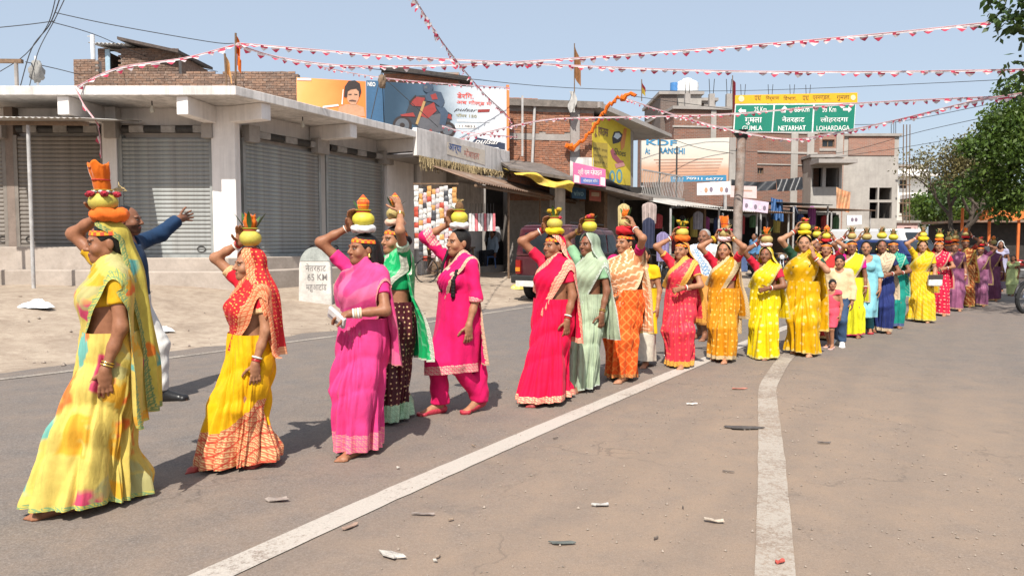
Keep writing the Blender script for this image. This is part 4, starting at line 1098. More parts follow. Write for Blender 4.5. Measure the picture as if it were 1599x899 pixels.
def text_on(f, body, u0, z0, u1, z1, m, parent, d, name='lettering', shear=0.0, bold=0.0):
    cu = bpy.data.curves.new('t', 'FONT'); cu.body = body; cu.size = 1.0; cu.resolution_u = 3; cu.offset = bold; cu.shear = shear
    o = bpy.data.objects.new('t', cu); COL.objects.link(o); bpy.context.view_layer.update()
    me = bpy.data.meshes.new_from_object(o.evaluated_get(bpy.context.evaluated_depsgraph_get())); bpy.data.objects.remove(o); bpy.data.curves.remove(cu)
    n = len(me.vertices)
    if n == 0: return None
    co = np.zeros(n * 3, np.float32); me.vertices.foreach_get('co', co); co = co.reshape(-1, 3)
    lo, hi = co.min(0), co.max(0); sc = np.maximum(hi - lo, 1e-6)
    u = u0 + (co[:, 0] - lo[0]) / sc[0] * (u1 - u0); z = z0 + (co[:, 1] - lo[1]) / sc[1] * (z1 - z0)
    W_ = np.array(f.a)[None] + np.array(f.ex)[None] * u[:, None] + np.array(f.n)[None] * d; W_[:, 2] += z
    me.vertices.foreach_set('co', W_.astype(np.float32).ravel()); me.update(); me.materials.clear()
    me.name = name; return link(name, me, m, parent)
def bricks(face, u0, u1, z0, z1, m, parent, d=0.0, holes=(), top=None, L=.235, Hh=.078, dep=.05, seed=0, name='brickwork'):
    """every brick its own block, slightly uneven; too many and too small to pick apart singly"""
    rr = np.random.RandomState(seed); V, F = [], []; k = 0; row = 0; z = z0; u_l = []
    while z < z1:
        off = (row % 2) * L / 2; u = u0 - off
        while u < u1:
            a, b = max(u, u0) + .006, min(u + L, u1) - .006; zt = z + Hh - .012
            um = (a + b) / 2; lim = z1 if top is None else top(um)
            if b - a > .03 and zt < lim and not any(h[0] < um < h[1] and h[2] < z + Hh / 2 < h[3] for h in holes):
                e = d + dep * .5 + rr.rand() * .02; t = rr.randn(2) * .004
                for dd in (d - .02, e):
                    for (x, y) in ((a, z + t[0]), (b, z + t[1]), (b, zt + t[1]), (a, zt + t[0])): V.append(tuple(face.pt(x, y, dd)))
                F += [(k + 4, k + 5, k + 6, k + 7), (k, k + 4, k + 7, k + 3), (k + 1, k + 2, k + 6, k + 5), (k + 3, k + 7, k + 6, k + 2), (k, k + 1, k + 5, k + 4)]; k += 8
            u += L
        z += Hh; row += 1
    o = link(name, mesh_np(name, V, np.array(F), False), m, parent); o['kind'] = 'stuff'; return o
def brick_mat(name, c1, c2, dark=.5):
    if name in _M: return _M[name]
    m, t, b, o = newmat(name); g_ = t.nodes.new('ShaderNodeNewGeometry')
    v = coords(t); n1 = noise(t, v, 1.2, 5, .6); n2 = noise(t, v, 12, 5, .7)
    rnd = g_.outputs['Random Per Island']
    c = mixc(t, rnd, c1, c2); c = mixc(t, ramp(t, n1, [(.45, 0.0), (.7, dark)]), c, tuple(x * .45 for x in c1)); c = mixc(t, ramp(t, n2, [(.5, 0.0), (.75, .55)]), c, (.42, .34, .28))
    t.links.new(c, b.inputs['Base Color']); b.inputs['Roughness'].default_value = .92; bump(t, b, n2, .6, .02); _M[name] = m; return m
def brick_tex(name, c1, c2, mortar, scale=1.0):
    if name in _M: return _M[name]
    m, t, b, o = newmat(name); v = coords(t)
    mp = t.nodes.new('ShaderNodeMapping'); mp.inputs['Rotation'].default_value = (math.pi / 2, 0, 0); t.links.new(v, mp.inputs['Vector'])
    bt = t.nodes.new('ShaderNodeTexBrick'); t.links.new(mp.outputs[0], bt.inputs['Vector'])
    bt.inputs['Color1'].default_value = c4(c1); bt.inputs['Color2'].default_value = c4(c2); bt.inputs['Mortar'].default_value = c4(mortar)
    bt.inputs['Scale'].default_value = scale; bt.inputs['Brick Width'].default_value = .24; bt.inputs['Row Height'].default_value = .08; bt.inputs['Mortar Size'].default_value = .009
    n1 = noise(t, v, .8, 7, .65)
    c = mixc(t, ramp(t, n1, [(.42, 0.0), (.7, .6)]), bt.outputs['Color'], tuple(x * .75 for x in mortar))
    t.links.new(c, b.inputs['Base Color']); b.inputs['Roughness'].default_value = .93; bump(t, b, bt.outputs['Fac'], -.5, .02); _M[name] = m; return m
WHITE = mat('limewashed plaster', (.82, .775, .74), .85, .05, .9, dirt=(.52, .46, .41), dirt_amt=.4, bumps=.2, streak=.25)
OLDWHITE = mat('stained white plaster', (.74, .70, .665), .88, .08, 1.2, dirt=(.24, .22, .20), dirt_amt=.6, bumps=.3, streak=.6)
CONC = mat('raw concrete', (.33, .30, .275), .92, .10, 1.6, dirt=(.20, .18, .165), dirt_amt=.6, bumps=.4)
CONC2 = mat('pale cement render', (.40, .37, .335), .92, .08, .9, dirt=(.27, .24, .22), dirt_amt=.6, bumps=.3, streak=.2)
STEPM = mat('step cement', (.40, .34, .29), .92, .10, 2.2, dirt=(.26, .21, .17), dirt_amt=.6, bumps=.4)
SHUT = mat('grey painted shutter steel', (.30, .31, .30), .5, .10, 1.5, dirt=(.17, .12, .085), dirt_amt=.65, bumps=.1, streak=.5)
SHUTB = mat('brown grey shutter steel', (.21, .185, .16), .55, .12, 1.5, dirt=(.12, .095, .075), dirt_amt=.6, bumps=.1, streak=.5)
DARKMETAL = mat('dark greasy metal', (.035, .032, .030), .6, .3, 8, bumps=.2)
RUST = mat('rusty corrugated sheet', (.20, .125, .085), .85, .25, 3.0, dirt=(.30, .26, .22), dirt_amt=.5, bumps=.2)
TIN = mat('weathered tin sheet', (.42, .40, .37), .7, .15, 2.5, dirt=(.22, .16, .12), dirt_amt=.6, bumps=.2)
POLE = mat('grey painted pole', (.40, .39, .38), .6, .15, 6, dirt=(.2, .13, .09), dirt_amt=.5)
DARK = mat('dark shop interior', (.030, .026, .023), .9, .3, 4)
WOOD = mat('old wood', (.16, .10, .06), .85, .25, 12, bumps=.4)
BRICKM = brick_mat('fired brick', (.40, .165, .090), (.26, .12, .075)); BRICKG = brick_mat('weathered brick', (.25, .145, .095), (.13, .085, .065), .7)
MORT = mat('mortar backing', (.30, .265, .235), .95, .15, 8, bumps=.4)

# ---------------------------------------------------------------- white corner shop building
A0 = (-6.09, 16.0); RD = (.43, .903)
FL = Face((-17.0, 16.0), (-6.3, 16.0)); FR = Face(A0, (A0[0] + RD[0] * 12, A0[1] + RD[1] * 12))
shop = empty('shop_building', (-10, 18, gz(-10, 18)), 0, 'white single storey corner shop building with closed rolling shutters and a cantilevered roof slab', 'building')
SLAB_T, SLAB_B = 4.51, 4.33
def root_at(name, loc, label, cat, group=None, kind=None):
    """a root whose parts are built in world coordinates: keep the Empty at its base and undo that for the parts"""
    r = empty(name, loc, 0, label, cat, group); return r
def P_(o, root):
    o.parent = root; o.matrix_parent_inverse = Matrix.Translation(-Vector(root.location)); return o
wallpts = [(-17, 16.15), (-6.0, 16.15)] + [tuple(FR.pt(u, 0, -.15).xy) for u in (.2, 12.0)] + [(-2.5, 29.0), (-17, 29.0)]
P_(MB().prism([(x, y, .1) for x, y in wallpts], (0, 0, SLAB_B - .1)).build('wall', WHITE), shop)
corner = (-5.38, 14.7)
e1 = FR.pt(5.9, 0, 1.2); e2 = FR.pt(5.9, 0, -.3); e3 = FR.pt(12, 0, -.3)
slab = [(-17.5, 14.7), corner, (e1.x, e1.y), (e2.x, e2.y), (e3.x, e3.y), (-2.4, 29.3), (-17.5, 29.3)]
P_(bevelled(MB().prism([(x, y, SLAB_B) for x, y in slab], (0, 0, SLAB_T - SLAB_B)).build('roof_slab', OLDWHITE), .012), shop)
def beam(a, b, w=.34, h=.34, z=SLAB_B - .002):
    a, b = Vector((a[0], a[1], z - h / 2)), Vector((b[0], b[1], z - h / 2))
    P_(bevelled(MB().bar(a, b, w, h).build('cantilever_beam', WHITE), .015), shop)
for px_end, px_root in ((106, 178), (290, 350)): beam((px2x(px_root, 16.14) - .08, 16.14), (px2x(px_end, 14.78), 14.78), .24, .36)
for u in (.05, 2.95, 5.75): p, q = FR.pt(u, 0, -.14), FR.pt(u - .02, 0, 1.12); beam((p.x, p.y), (q.x, q.y), .26, .34 if u < 5 else .36)
def pillar(face, u0, u1, z0=.3, d1=.10, m=WHITE): 
    o = face.boxes('pillar', [(u0, u1, z0, SLAB_B - .003)], m, None, -.14, d1); P_(bevelled(o, .012), shop)
pillar(FL, FL.u(338), FL.u(376) - .02, .3, .16); pillar(FL, FL.u(168), FL.u(190)); pillar(FL, FL.u(16), FL.u(30), .3, .06, mat('brown painted post', (.22, .17, .14), .8)); pillar(FL, -.4, FL.u(-40))
pillar(FR, FR.u(500), FR.u(507), .3, .05, CONC2); pillar(FR, FR.u(601), FR.u(642), .3, .12)
def slat_mesh(w, h=.088):
    mb = MB(); pr = [(0, 0), (.010, .006), (.019, .024), (.021, .044), (.019, .064), (.010, .080), (0, .088)]
    pr = [(d, z * h / .088) for d, z in pr]
    V = [(x, -d, z) for x in (0, w) for d, z in pr]; n = len(pr)
    return mb.add(V, [(i, i + 1, n + i + 1, n + i) for i in range(n - 1)]).mesh('slat', True)
def shutter(face, pa, pb, z0, z1, m, d=.02, boxes=True):
    u0, u1 = (face.u(pa), face.u(pb)); w = u1 - u0
    fr = MB()
    for u in (u0 - .03, u1 + .03): face.box(fr, u - .04, u + .04, z0 - .03, z1 + .02, -.1, .06)
    face.box(fr, u0, u1, z0 - .03, z0 + .05, -.02, .055)
    s = P_(fr.build('shutter', m), shop)
    me = slat_mesh(w); n = int((z1 - z0 - .05) / .088); rz = math.atan2(face.ex.y, face.ex.x)
    for k in range(n):
        o = link('slat', me, m); o.location = face.pt(u0, z0 + .05 + k * .088, d); o.rotation_euler = (0, 0, rz); o.parent = s
    # roller, brackets and lock plate
    rl = MB(); rl.tube([face.pt(u0 + .05, z1 + .14, .06), face.pt(u1 - .05, z1 + .14, .06)], .085, 10); P_(rl.build('roller', DARKMETAL, None, True), shop)
    for k in range(3): uu = u0 + w * (.12 + .36 * k); P_(face.boxes('roller_spring', [(uu, uu + w * .16, z1 + .06, z1 + .20, .0, .16)], mat('galvanised bracket', (.30, .28, .26), .7, .2, 9)), shop)
    for k in (.12, .88): P_(MB().tube([face.pt(u0 + w * k + .09 * math.cos(a), z0 + .16 + .06 * math.sin(a), .05) for a in np.linspace(0, 6.28, 12)], .009, 5).build('lock_loop', DARKMETAL), shop)
    return s
shutter(FL, -30, 12, 1.38, 3.72, SHUTB); shutter(FL, 34, 163, 1.38, 3.72, SHUTB); shutter(FL, 196, 332, 1.17, 3.72, SHUT)
shutter(FR, 383, 497, 1.17, 3.72, SHUT); shutter(FR, 511, 595, 1.17, 3.72, SHUT)
def cbox(face, x0, x1, za=3.66, zb=4.02): P_(face.boxes('shutter_box', [(face.u(x0), face.u(x1), za, zb)], CONC, None, .0, .22), shop)
cbox(FL, 325, 341); cbox(FL, 176, 194); cbox(FR, 381, 398); cbox(FR, 488, 506); cbox(FR, 592, 606); cbox(FL, 3, 20)
# steps, poured in separate lengths
def step(name, pts, z0, z1): P_(bevelled(MB().prism([(p[0], p[1], z0) for p in pts], (0, 0, z1 - z0)).build(name, STEPM), .02), shop)
xs = [-17, -14.2, -11.3, px2x(165, 15.4)]
for a, b in zip(xs[:-1], xs[1:]): step('step', [(a + .01, 15.35), (b - .01, 15.35), (b - .01, 16.12), (a + .01, 16.12)], .2, 1.38)
for a, b in zip(xs[:-1], xs[1:]): step('step', [(a + .4, 14.85), (b + .4, 14.85), (b + .4, 15.34), (a + .4, 15.34)], .2, .92)
q = lambda u, d: tuple(FR.pt(u, 0, d).xy)
c1 = (px2x(168, 15.6), 15.5)
step('step', [c1, (-5.9, 15.5), q(.25, .5), q(5.9, .5), q(5.9, -.1), (-6.05, 16.13), (c1[0], 16.13)], .2, 1.15)
step('step', [(c1[0], 15.02), (-5.6, 15.02), q(.1, 1.0), q(5.9, 1.0), q(5.9, .51), q(.27, .51), (-5.88, 15.48), (c1[0], 15.48)], .2, .88)
# rooftop lamp brackets under the slab
for (px, Y) in ((237, 15.3), (472, 17.2)):
    p = at(px, 150, Y); lb = root_at('ceiling_lamp', (p.x, p.y, SLAB_B - .22), 'bare bulb holder hanging under the roof slab ' + ('above the wide front shutter' if px < 300 else 'above the side shutters'), 'lamp')
    P_(MB().tube([(p.x, p.y, SLAB_B), (p.x, p.y, SLAB_B - .10)], .012, 6).build('lamp_cord', DARKMETAL), lb); P_(MB().lathe([(.012, 0), (.03, -.01), (.032, -.05), (.045, -.08), (.05, -.11), (.03, -.15), (.004, -.16)], 12, (p.x, p.y, SLAB_B - .09)).build('bulb', mat('dusty bulb glass', (.5, .48, .42), .25), None, True), lb)
# tin porch on the left with its pole
pg = Vector((px2x(50, 13.9), 13.9, gz(px2x(50, 13.9), 13.9))); porch = root_at('tin_porch', (pg.x, pg.y, pg.z), 'low tin porch roof on a thin pole in front of the brown shutters', 'porch')
zt = px2z(190, pg.y)
def corrugated(u0, u1, a, b, m, name, amp=.018, pitch=.11, th=.004):
    """ridged sheet between edge a (two 3D points) and edge b, ridges running from a to b"""
    a0, a1, b0, b1 = [Vector(p) for p in (*a, *b)]; L = (a1 - a0).length; n = max(8, int(L / pitch * 4)); V = []
    for r in range(3):
        for i in range(n + 1):
            t = i / n; p = a0.lerp(a1, t).lerp(b0.lerp(b1, t), r / 2); p.z += amp * math.sin(2 * math.pi * t * L / pitch); V.append(p)
    me = mesh_np(name, V, grid_faces(3, n + 1), True); o = link(name, me, m); sm = o.modifiers.new('thick', 'SOLIDIFY'); sm.thickness = th; return o
xl, xr = pg.x - 1.6, px2x(190, 15.0)
P_(corrugated(0, 0, ((xl, pg.y - .35, zt + .04), (xr, pg.y - .15, zt + .04)), ((xl, 16.0, zt + .35), (xr, 16.0, zt + .35)), TIN, 'tin_sheet', .012), porch)
P_(MB().bar((xl, pg.y - .1, zt - .03), (xr, pg.y + .05, zt - .03), .06, .07).build('purlin', WOOD), porch)
P_(MB().tube([(pg.x, pg.y, pg.z - .1), (pg.x + .01, pg.y, zt)], .035, 10).build('pole', POLE, None, True), porch)
P_(MB().tube([(pg.x - 1.4, pg.y, gz(pg.x - 1.4, pg.y) - .1), (pg.x - 1.4, pg.y, zt)], .035, 10).build('pole', POLE, None, True), porch)
# ---------------------------------------------------------------- brick walls on the roof
FB = Face((px2x(125, 24.5), 24.5), (px2x(470, 24.5), 24.5))
rw = root_at('roof_brick_wall', (FB.pt(5, SLAB_T, 0)), 'unfinished weathered brick parapet wall standing on the shop roof', 'wall')
zr = px2z(108, 24.5); zl = px2z(90, 24.5); ul = FB.u(162)
topf = lambda u: zl if u < ul else (zr - .05 + .04 * math.sin(u * 5))
P_(bricks(FB, 0, FB.L, SLAB_T, 8, BRICKG, None, 0, (), topf, seed=2), rw)
P_(FB.boxes('wall_core', [(0, ul, SLAB_T - .01, zl - .08, -.22, .012), (ul, FB.L, SLAB_T - .01, zr - .16, -.22, .0118)], MORT), rw)
FH = Face((px2x(163, 26.5), 26.5), (px2x(287, 26.5), 26.5))
hut = root_at('roof_hut', (FH.pt(1, SLAB_T, 0)), 'small brick hut with a sagging corrugated roof on top of the shop building', 'hut')
zh = px2z(72, 26.5); zh2 = px2z(78, 26.5); dx0, dx1 = FH.u(176), FH.u(198)
P_(bricks(FH, 0, FH.L, 5.6, zh2 + .1, BRICKG, None, 0, [(dx0, dx1, 5.0, zh)], None, seed=3), hut)
P_(FH.wall(0, FH.L, SLAB_T, zh2, [(dx0, dx1, 6.0, zh2 - .01)], -.2, .012).build('wall', MORT), hut)
P_(FH.boxes('wall', [(0, .2, SLAB_T, zh2, -2.5, -.2), (FH.L - .2, FH.L, SLAB_T, zh2 - .15, -2.5, -.2), (0.2, FH.L - .2, SLAB_T, zh2 - .2, -2.6, -2.5)], BRICKG), hut)
P_(FH.boxes('door_post', [(dx0 - .02, dx0 + .14, 5.5, zh2, .01, .07)], mat('pale blue post', (.30, .42, .50), .7)), hut)
m_ = FH.u(215)
P_(corrugated(0, 0, (FH.pt(-.15, zh + .02, .35), FH.pt(m_, zh - .02, .35)), (FH.pt(-.15, zh + .25, -2.6), FH.pt(m_, zh + .25, -2.6)), TIN, 'roof_sheet', .03, .14), hut)
P_(MB().add([FH.pt(m_ - .3, zh + .22, .4), FH.pt(FH.L + .15, zh2 - .10, .4), FH.pt(FH.L + .15, zh2, -2.6), FH.pt(m_ - .3, zh + .3, -2.6), FH.pt(m_ - .3, zh + .12, .4), FH.pt(FH.L + .15, zh2 - .2, .4), FH.pt(FH.L + .15, zh2 - .1, -2.6), FH.pt(m_ - .3, zh + .2, -2.6)], [(0, 1, 2, 3), (7, 6, 5, 4), (0, 4, 5, 1), (1, 5, 6, 2), (2, 6, 7, 3), (3, 7, 4, 0)]).build('roof_sheet', mat('sooty tiles', (.085, .065, .055), .9, .3, 14, bumps=.6)), hut)
pp = at(139, 95, 24.6); st = root_at('roof_post', (pp.x, pp.y, 4.6), 'short white pipe sticking up beside the rooftop brick hut', 'pipe'); P_(MB().tube([(pp.x, 24.85, 4.5), (pp.x, 24.85, px2z(55, 24.85))], .07, 10).build('pipe', mat('white pipe', (.66, .66, .66), .5)), st); P_(MB().bar((pp.x - .02, 24.85, px2z(57, 24.85)), (pp.x - .16, 24.85, px2z(57, 24.85)), .03).build('pipe_stub', POLE), st)
# second low brick house seen over the boards
FB2 = Face((px2x(602, 31), 31.0), (px2x(718, 31), 31.0)); bh = root_at('brick_house', FB2.pt(1, 0), 'low brick house with a black edged flat roof behind the big boards', 'building')
z2 = px2z(113, 31); P_(bricks(FB2, 0, FB2.L, 5.5, z2, BRICKM, None, 0, (), None, seed=5), bh); P_(FB2.boxes('wall', [(0, FB2.L, 0, z2, -4, .012)], MORT), bh)
P_(MB().add([FB2.pt(-.1, z2 + .25, .35), FB2.pt(FB2.L + .5, z2 - .25, .35), FB2.pt(FB2.L + .5, z2 - .15, -4), FB2.pt(-.1, z2 + .3, -4), FB2.pt(-.1, z2 + .05, .35), FB2.pt(FB2.L + .5, z2 - .42, .35), FB2.pt(FB2.L + .5, z2 - .3, -4), FB2.pt(-.1, z2 + .1, -4)], [(0, 1, 2, 3), (7, 6, 5, 4), (0, 4, 5, 1), (1, 5, 6, 2), (2, 6, 7, 3), (3, 7, 4, 0)]).build('roof', mat('tar black roof edge', (.05, .042, .038), .9, .3, 6)), bh)

# ---------------------------------------------------------------- big printed boards on the roof
def flat(n, c, rough=.55): return mat(n, c, rough, .10, 1.6, bumps=.25, bdist=.02)
def gradmat(name, stops, scale, off=0.0, axis_=0):
    if name in _M: return _M[name]
    m, t, b, o = newmat(name); v = coords(t); sx = t.nodes.new('ShaderNodeSeparateXYZ'); t.links.new(v, sx.inputs[0])
    n = noise(t, v, .9, 5, .6)
    f = mth(t, 'ADD', mth(t, 'ADD', mth(t, 'MULTIPLY', sx.outputs[axis_], scale), off), mth(t, 'MULTIPLY', n, .18))
    t.links.new(ramp(t, f, stops), b.inputs['Base Color']); b.inputs['Roughness'].default_value = .5; _M[name] = m; return m
FO = Face((px2x(463, 24.2), 24.2), (px2x(796, 26.2), 26.2))
ob = root_at('advert_board', FO.pt(1, SLAB_T), 'orange advertising board with a young man printed on it, on the shop roof', 'billboard')
b0 = FO.uz(463, 121); b1 = FO.uz(571, 121)
P_(FO.boxes('board_panel', [(b0[0], b1[0], SLAB_T + .35, b0[1], -.06, 0)], gradmat('orange print', [(.3, (.80, .20, .04)), (.55, (.84, .36, .10)), (.8, (.85, .50, .24))], -.22, -1.0)), ob)
for k in (.5, 2.0): P_(MB().bar(FO.pt(b0[0] + k, SLAB_T, -.12), FO.pt(b0[0] + k, b0[1] - .2, -.12), .07).build('board_leg', POLE), ob)
def art(f, root, items):
    for nm, pts, m, d in items: P_(f.decal(nm, pts, m, None, d), root)
def disc(cx, cy, rx, ry=None, n=22, a0=0, a1=2 * math.pi): return [(cx + rx * math.cos(a0 + (a1 - a0) * k / n), cy + (ry or rx) * math.sin(a0 + (a1 - a0) * k / n)) for k in range(n)]
art(FO, ob, [('print', [(527, 180), (529, 168), (540, 163), (556, 163), (568, 168), (570, 182)], flat('print tan', (.48, .26, .15)), .004), ('print', [(541, 150), (543, 140), (549, 136), (556, 137), (561, 143), (560, 155), (556, 163), (549, 164), (543, 159)], flat('print skin', (.52, .28, .17)), .012),
    ('print', [(537, 152), (538, 136), (544, 127), (554, 126), (562, 131), (564, 143), (561, 153), (560, 143), (556, 139), (548, 140), (543, 143), (542, 152)], flat('print black', (.03, .02, .018)), .02), ('print', [(544, 147.5), (549, 147), (549, 148.4), (544, 148.8)], flat('print black', (.03, .02, .018)), .02), ('print', [(553, 147), (558, 147.5), (558, 148.8), (553, 148.4)], flat('print black', (.03, .02, .018)), .02),
    ('print', [(545, 157), (550, 156), (556, 157.5), (556, 159), (545, 158.6)], flat('print beard', (.10, .05, .035)), .02), ('print', [(533, 163), (535.2, 140), (536.5, 140), (535, 164)], flat('print white', (.75, .73, .70)), .02), ('print', [(504, 166), (528, 163), (529, 166), (504, 169)], flat('print white', (.75, .73, .70)), .016), ('print', [(464, 122.4), (486, 122.8), (486, 126), (464, 125.6)], flat('print white', (.75, .73, .70)), .012)])
mb_ = root_at('motorcycle_board', FO.pt(4, SLAB_T), 'wide blue and white advertising board showing a red motorcycle and rider, on the shop roof', 'billboard')
m0 = FO.uz(572, 125); m1 = FO.uz(791, 135)
P_(FO.boxes('board_panel', [(m0[0] + .02, m1[0], SLAB_T - .1, m0[1] - .02, -.06, 0)], gradmat('blue white print', [(.10, (.02, .05, .085)), (.28, (.06, .11, .165)), (.46, (.45, .51, .56)), (.62, (.62, .64, .66)), (.9, (.50, .52, .56))], .165, .66)), mb_)
for k in (.6, 2.4, 4.2, 5.4): P_(MB().bar(FO.pt(m0[0] + k, SLAB_T, -.12), FO.pt(m0[0] + k, m0[1] - .2, -.12), .07).build('board_leg', POLE), mb_)
P_(FO.boxes('board_edge', [(m1[0], m1[0] + .09, SLAB_T - .1, m1[1] + .05, -.07, .02)], flat('edge orange', (.72, .22, .06))), mb_)
cx = lambda x, y: (560 + x / 3.747, 80 + y / 3.747)
poly = lambda *p: [cx(x, y) for x, y in p]
BK, RDp, NV, GD = flat('print black', (.03, .02, .018)), flat('print red', (.27, .035, .03)), flat('print navy', (.045, .07, .11)), flat('print gold', (.38, .24, .09))
art(FO, mb_, [('print', poly((45, 172), (150, 175), (150, 460), (45, 460)), flat('print deep blue', (.035, .10, .19)), .004), ('print', poly((262, 400), (300, 300), (345, 262), (400, 258), (480, 330), (548, 372), (522, 452), (400, 492), (340, 440)), flat('print silhouette', (.035, .04, .05)), .010), ('print', disc(628, 196, 15), BK, .014), ('print', disc(628, 196, 11), flat('print grey', (.10, .11, .125)), .016), ('print', disc(628, 196, 4), BK, .02), ('print', disc(699, 203, 12.5), BK, .012), ('print', disc(699, 203, 8), flat('print grey', (.10, .11, .125)), .016),  # includes the dark silhouette of the bike printed behind its parts
    ('print', poly((350, 390), (480, 365), (505, 465), (400, 485), (345, 440)), flat('print engine', (.09, .09, .10)), .02), ('print', poly((372, 335), (440, 300), (455, 350), (405, 395), (360, 380)), RDp, .024), ('print', poly((295, 300), (340, 268), (388, 275), (372, 325), (318, 322)), RDp, .024), ('print', poly((378, 292), (392, 298), (345, 432), (332, 425)), GD, .028), ('print', poly((243, 372), (318, 360), (332, 385), (250, 382)), RDp, .028), ('print', poly((385, 490), (422, 455), (442, 492), (398, 500)), RDp, .028), ('print', poly((480, 362), (540, 372), (546, 402), (500, 386)), RDp, .024),
    ('print', poly((420, 230), (482, 242), (502, 292), (486, 335), (440, 300), (398, 292), (386, 262)), NV, .032), ('print', poly((450, 325), (500, 330), (524, 362), (505, 442), (472, 428), (480, 372)), NV, .032), ('print', disc(*cx(404, 212), 8.2, 8.6), NV, .036), ('print', poly((382, 208), (400, 204), (402, 220), (384, 222)), flat('print grey', (.10, .11, .125)), .04), ('print', poly((418, 258), (450, 248), (462, 282), (430, 286)), RDp, .04), ('print', poly((292, 300), (330, 258), (338, 262), (300, 308)), BK, .03)])
P_(FO.decal('print', poly((600, 600), (690, 505), (856, 540), (856, 612), (740, 612)), flat('print deep navy', (.028, .040, .075)), None, .006), mb_)
RDt = flat('print bright red', (.72, .10, .08)); WHt = flat('print white', (.75, .73, .70))
def T(root, f, *a, **k):
    o = f.text(*a, **k)
    if o is not None: P_(o, root)
T(mb_, FO, 'डेरिंग.', *cx(575, 240), *cx(672, 280), RDt, bold=.012); T(mb_, FO, 'अब गोल्ड में', *cx(572, 283), *cx(775, 326), RDt, bold=.012); T(mb_, FO, 'pulsar', *cx(556, 330), *cx(695, 362), BK, shear=.5); T(mb_, FO, 'पॉवर 150', *cx(570, 364), *cx(690, 390), flat('print olive', (.28, .24, .10)), bold=.01)
P_(FO.decal('print', poly((698, 342), (768, 340), (764, 356), (696, 358)), RDp, None, .008), mb_)
P_(FO.decal('print', poly((565, 426), (690, 428), (690, 452), (565, 450)), WHt, None, .008), mb_); T(mb_, FO, '-114853', *cx(572, 431), *cx(682, 448), BK, d=.02)
P_(FO.decal('print', poly((575, 398), (765, 402), (765, 418), (575, 414)), flat('print pale', (.58, .60, .62)), None, .008), mb_)
T(mb_, FO, 'pulsar', *cx(670, 510), *cx(832, 556), WHt, d=.02, shear=.5, bold=.01); P_(FO.decal('print', poly((690, 560), (818, 564), (818, 572), (690, 568)), WHt, None, .018), mb_)
P_(FO.decal('print', poly((660, 572), (853, 577), (853, 612), (700, 606)), flat('print pale', (.58, .60, .62)), None, .016), mb_); T(mb_, FO, '9456700', *cx(692, 578), *cx(826, 606), BK, d=.03)
T(mb_, FO, 'NEO', *cx(52, 180), *cx(98, 208), WHt, d=.016, bold=.02)
# ---------------------------------------------------------------- painted fascia and the open shop under it
YT = mat('yellow tarpaulin', (.62, .42, .05), .7, .2, 4, dirt=(.3, .2, .08), dirt_amt=.5, bumps=.3)
THATCH = mat('dry thatch', (.42, .32, .17), .95, .3, 30, bumps=.8, bdist=.03)
ks = root_at('kiosk_shop', FR.pt(9, gz(*FR.pt(9, 0).xy)), 'open fronted shop under a painted concrete fascia and rusty tin awning', 'shop')
UE, UF = FR.u(648), FR.u(797)
FF = Face(FR.pt(5.9, 0, 1.22).xy, FR.pt(13, 0, 1.22).xy)
fu0, fu1 = FF.u(652), FF.u(796)
P_(bevelled(FF.boxes('fascia', [(fu0, fu1, 3.84, 4.60, -.14, 0)], OLDWHITE), .015), ks)
P_(FF.boxes('roof_slab', [(fu0, fu1, 3.80, 3.90, -3.0, -.14)], CONC), ks)
P_(FF.decal('lettering_panel', [(698, 222), (757, 234.5), (757, 258), (698, 241)], flat('cream paint patch', (.62, .55, .46)), None, .004), ks)
T(ks, FF, 'आर्या', 700, 223.5, 720, 243, flat('blue paint', (.03, .09, .28)), d=.012, bold=.015); T(ks, FF, 'मोबाइल', 724, 231, 748, 251, flat('faded red paint', (.50, .22, .17)), d=.012, bold=.012)
# thatch fringe
th = MB(); rr = random.Random(5)
for i in range(260):
    u = fu0 + (fu1 - fu0) * (i + rr.random()) / 260; a = FF.pt(u, 3.86 - rr.random() * .05, .03 + rr.random() * .05); th.bar(a, a + Vector((rr.uniform(-.05, .05), rr.uniform(-.06, .06), -rr.uniform(.12, .42) * (1 if i < 150 else .55))), .035, .012)
o = P_(th.build('thatch_fringe', THATCH), ks); o['kind'] = 'stuff'
aw0, aw1 = FF.u(672), FF.u(830)
P_(corrugated(0, 0, (FF.pt(aw0, 3.62, .05), FF.pt(aw1 + 1.2, 3.50, .05)), (FF.pt(aw0, 3.10, 1.55), FF.pt(aw1 + .9, 2.98, 1.55)), RUST, 'awning_sheet', .028, .16), ks)
for px in (733, 786): 
    u = FF.u(px); p = FF.pt(u, 0, 1.35); P_(MB().tube([(p.x, p.y, gz(p.x, p.y) - .1), (p.x, p.y, 3.05)], .032, 8).build('awning_post', WOOD, None, True), ks)
P_(MB().bar(FF.pt(aw0, 3.03, 1.45), FF.pt(aw1 + .9, 2.92, 1.45), .07).build('awning_beam', WOOD), ks)
gk = gz(*FR.pt(9, 0).xy)
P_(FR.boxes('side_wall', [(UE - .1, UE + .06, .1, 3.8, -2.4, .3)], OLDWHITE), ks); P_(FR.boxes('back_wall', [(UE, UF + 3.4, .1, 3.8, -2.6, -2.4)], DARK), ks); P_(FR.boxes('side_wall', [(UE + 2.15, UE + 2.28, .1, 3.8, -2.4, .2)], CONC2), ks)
P_(FR.boxes('partition_board', [(UE + 2.3, UE + 4.6, 2.55, 3.5, -.1, -.05)], OLDWHITE), ks)
P_(FR.boxes('floor', [(UE, UF + 3, gk - .3, gk + .18, -2.4, .35)], STEPM), ks)
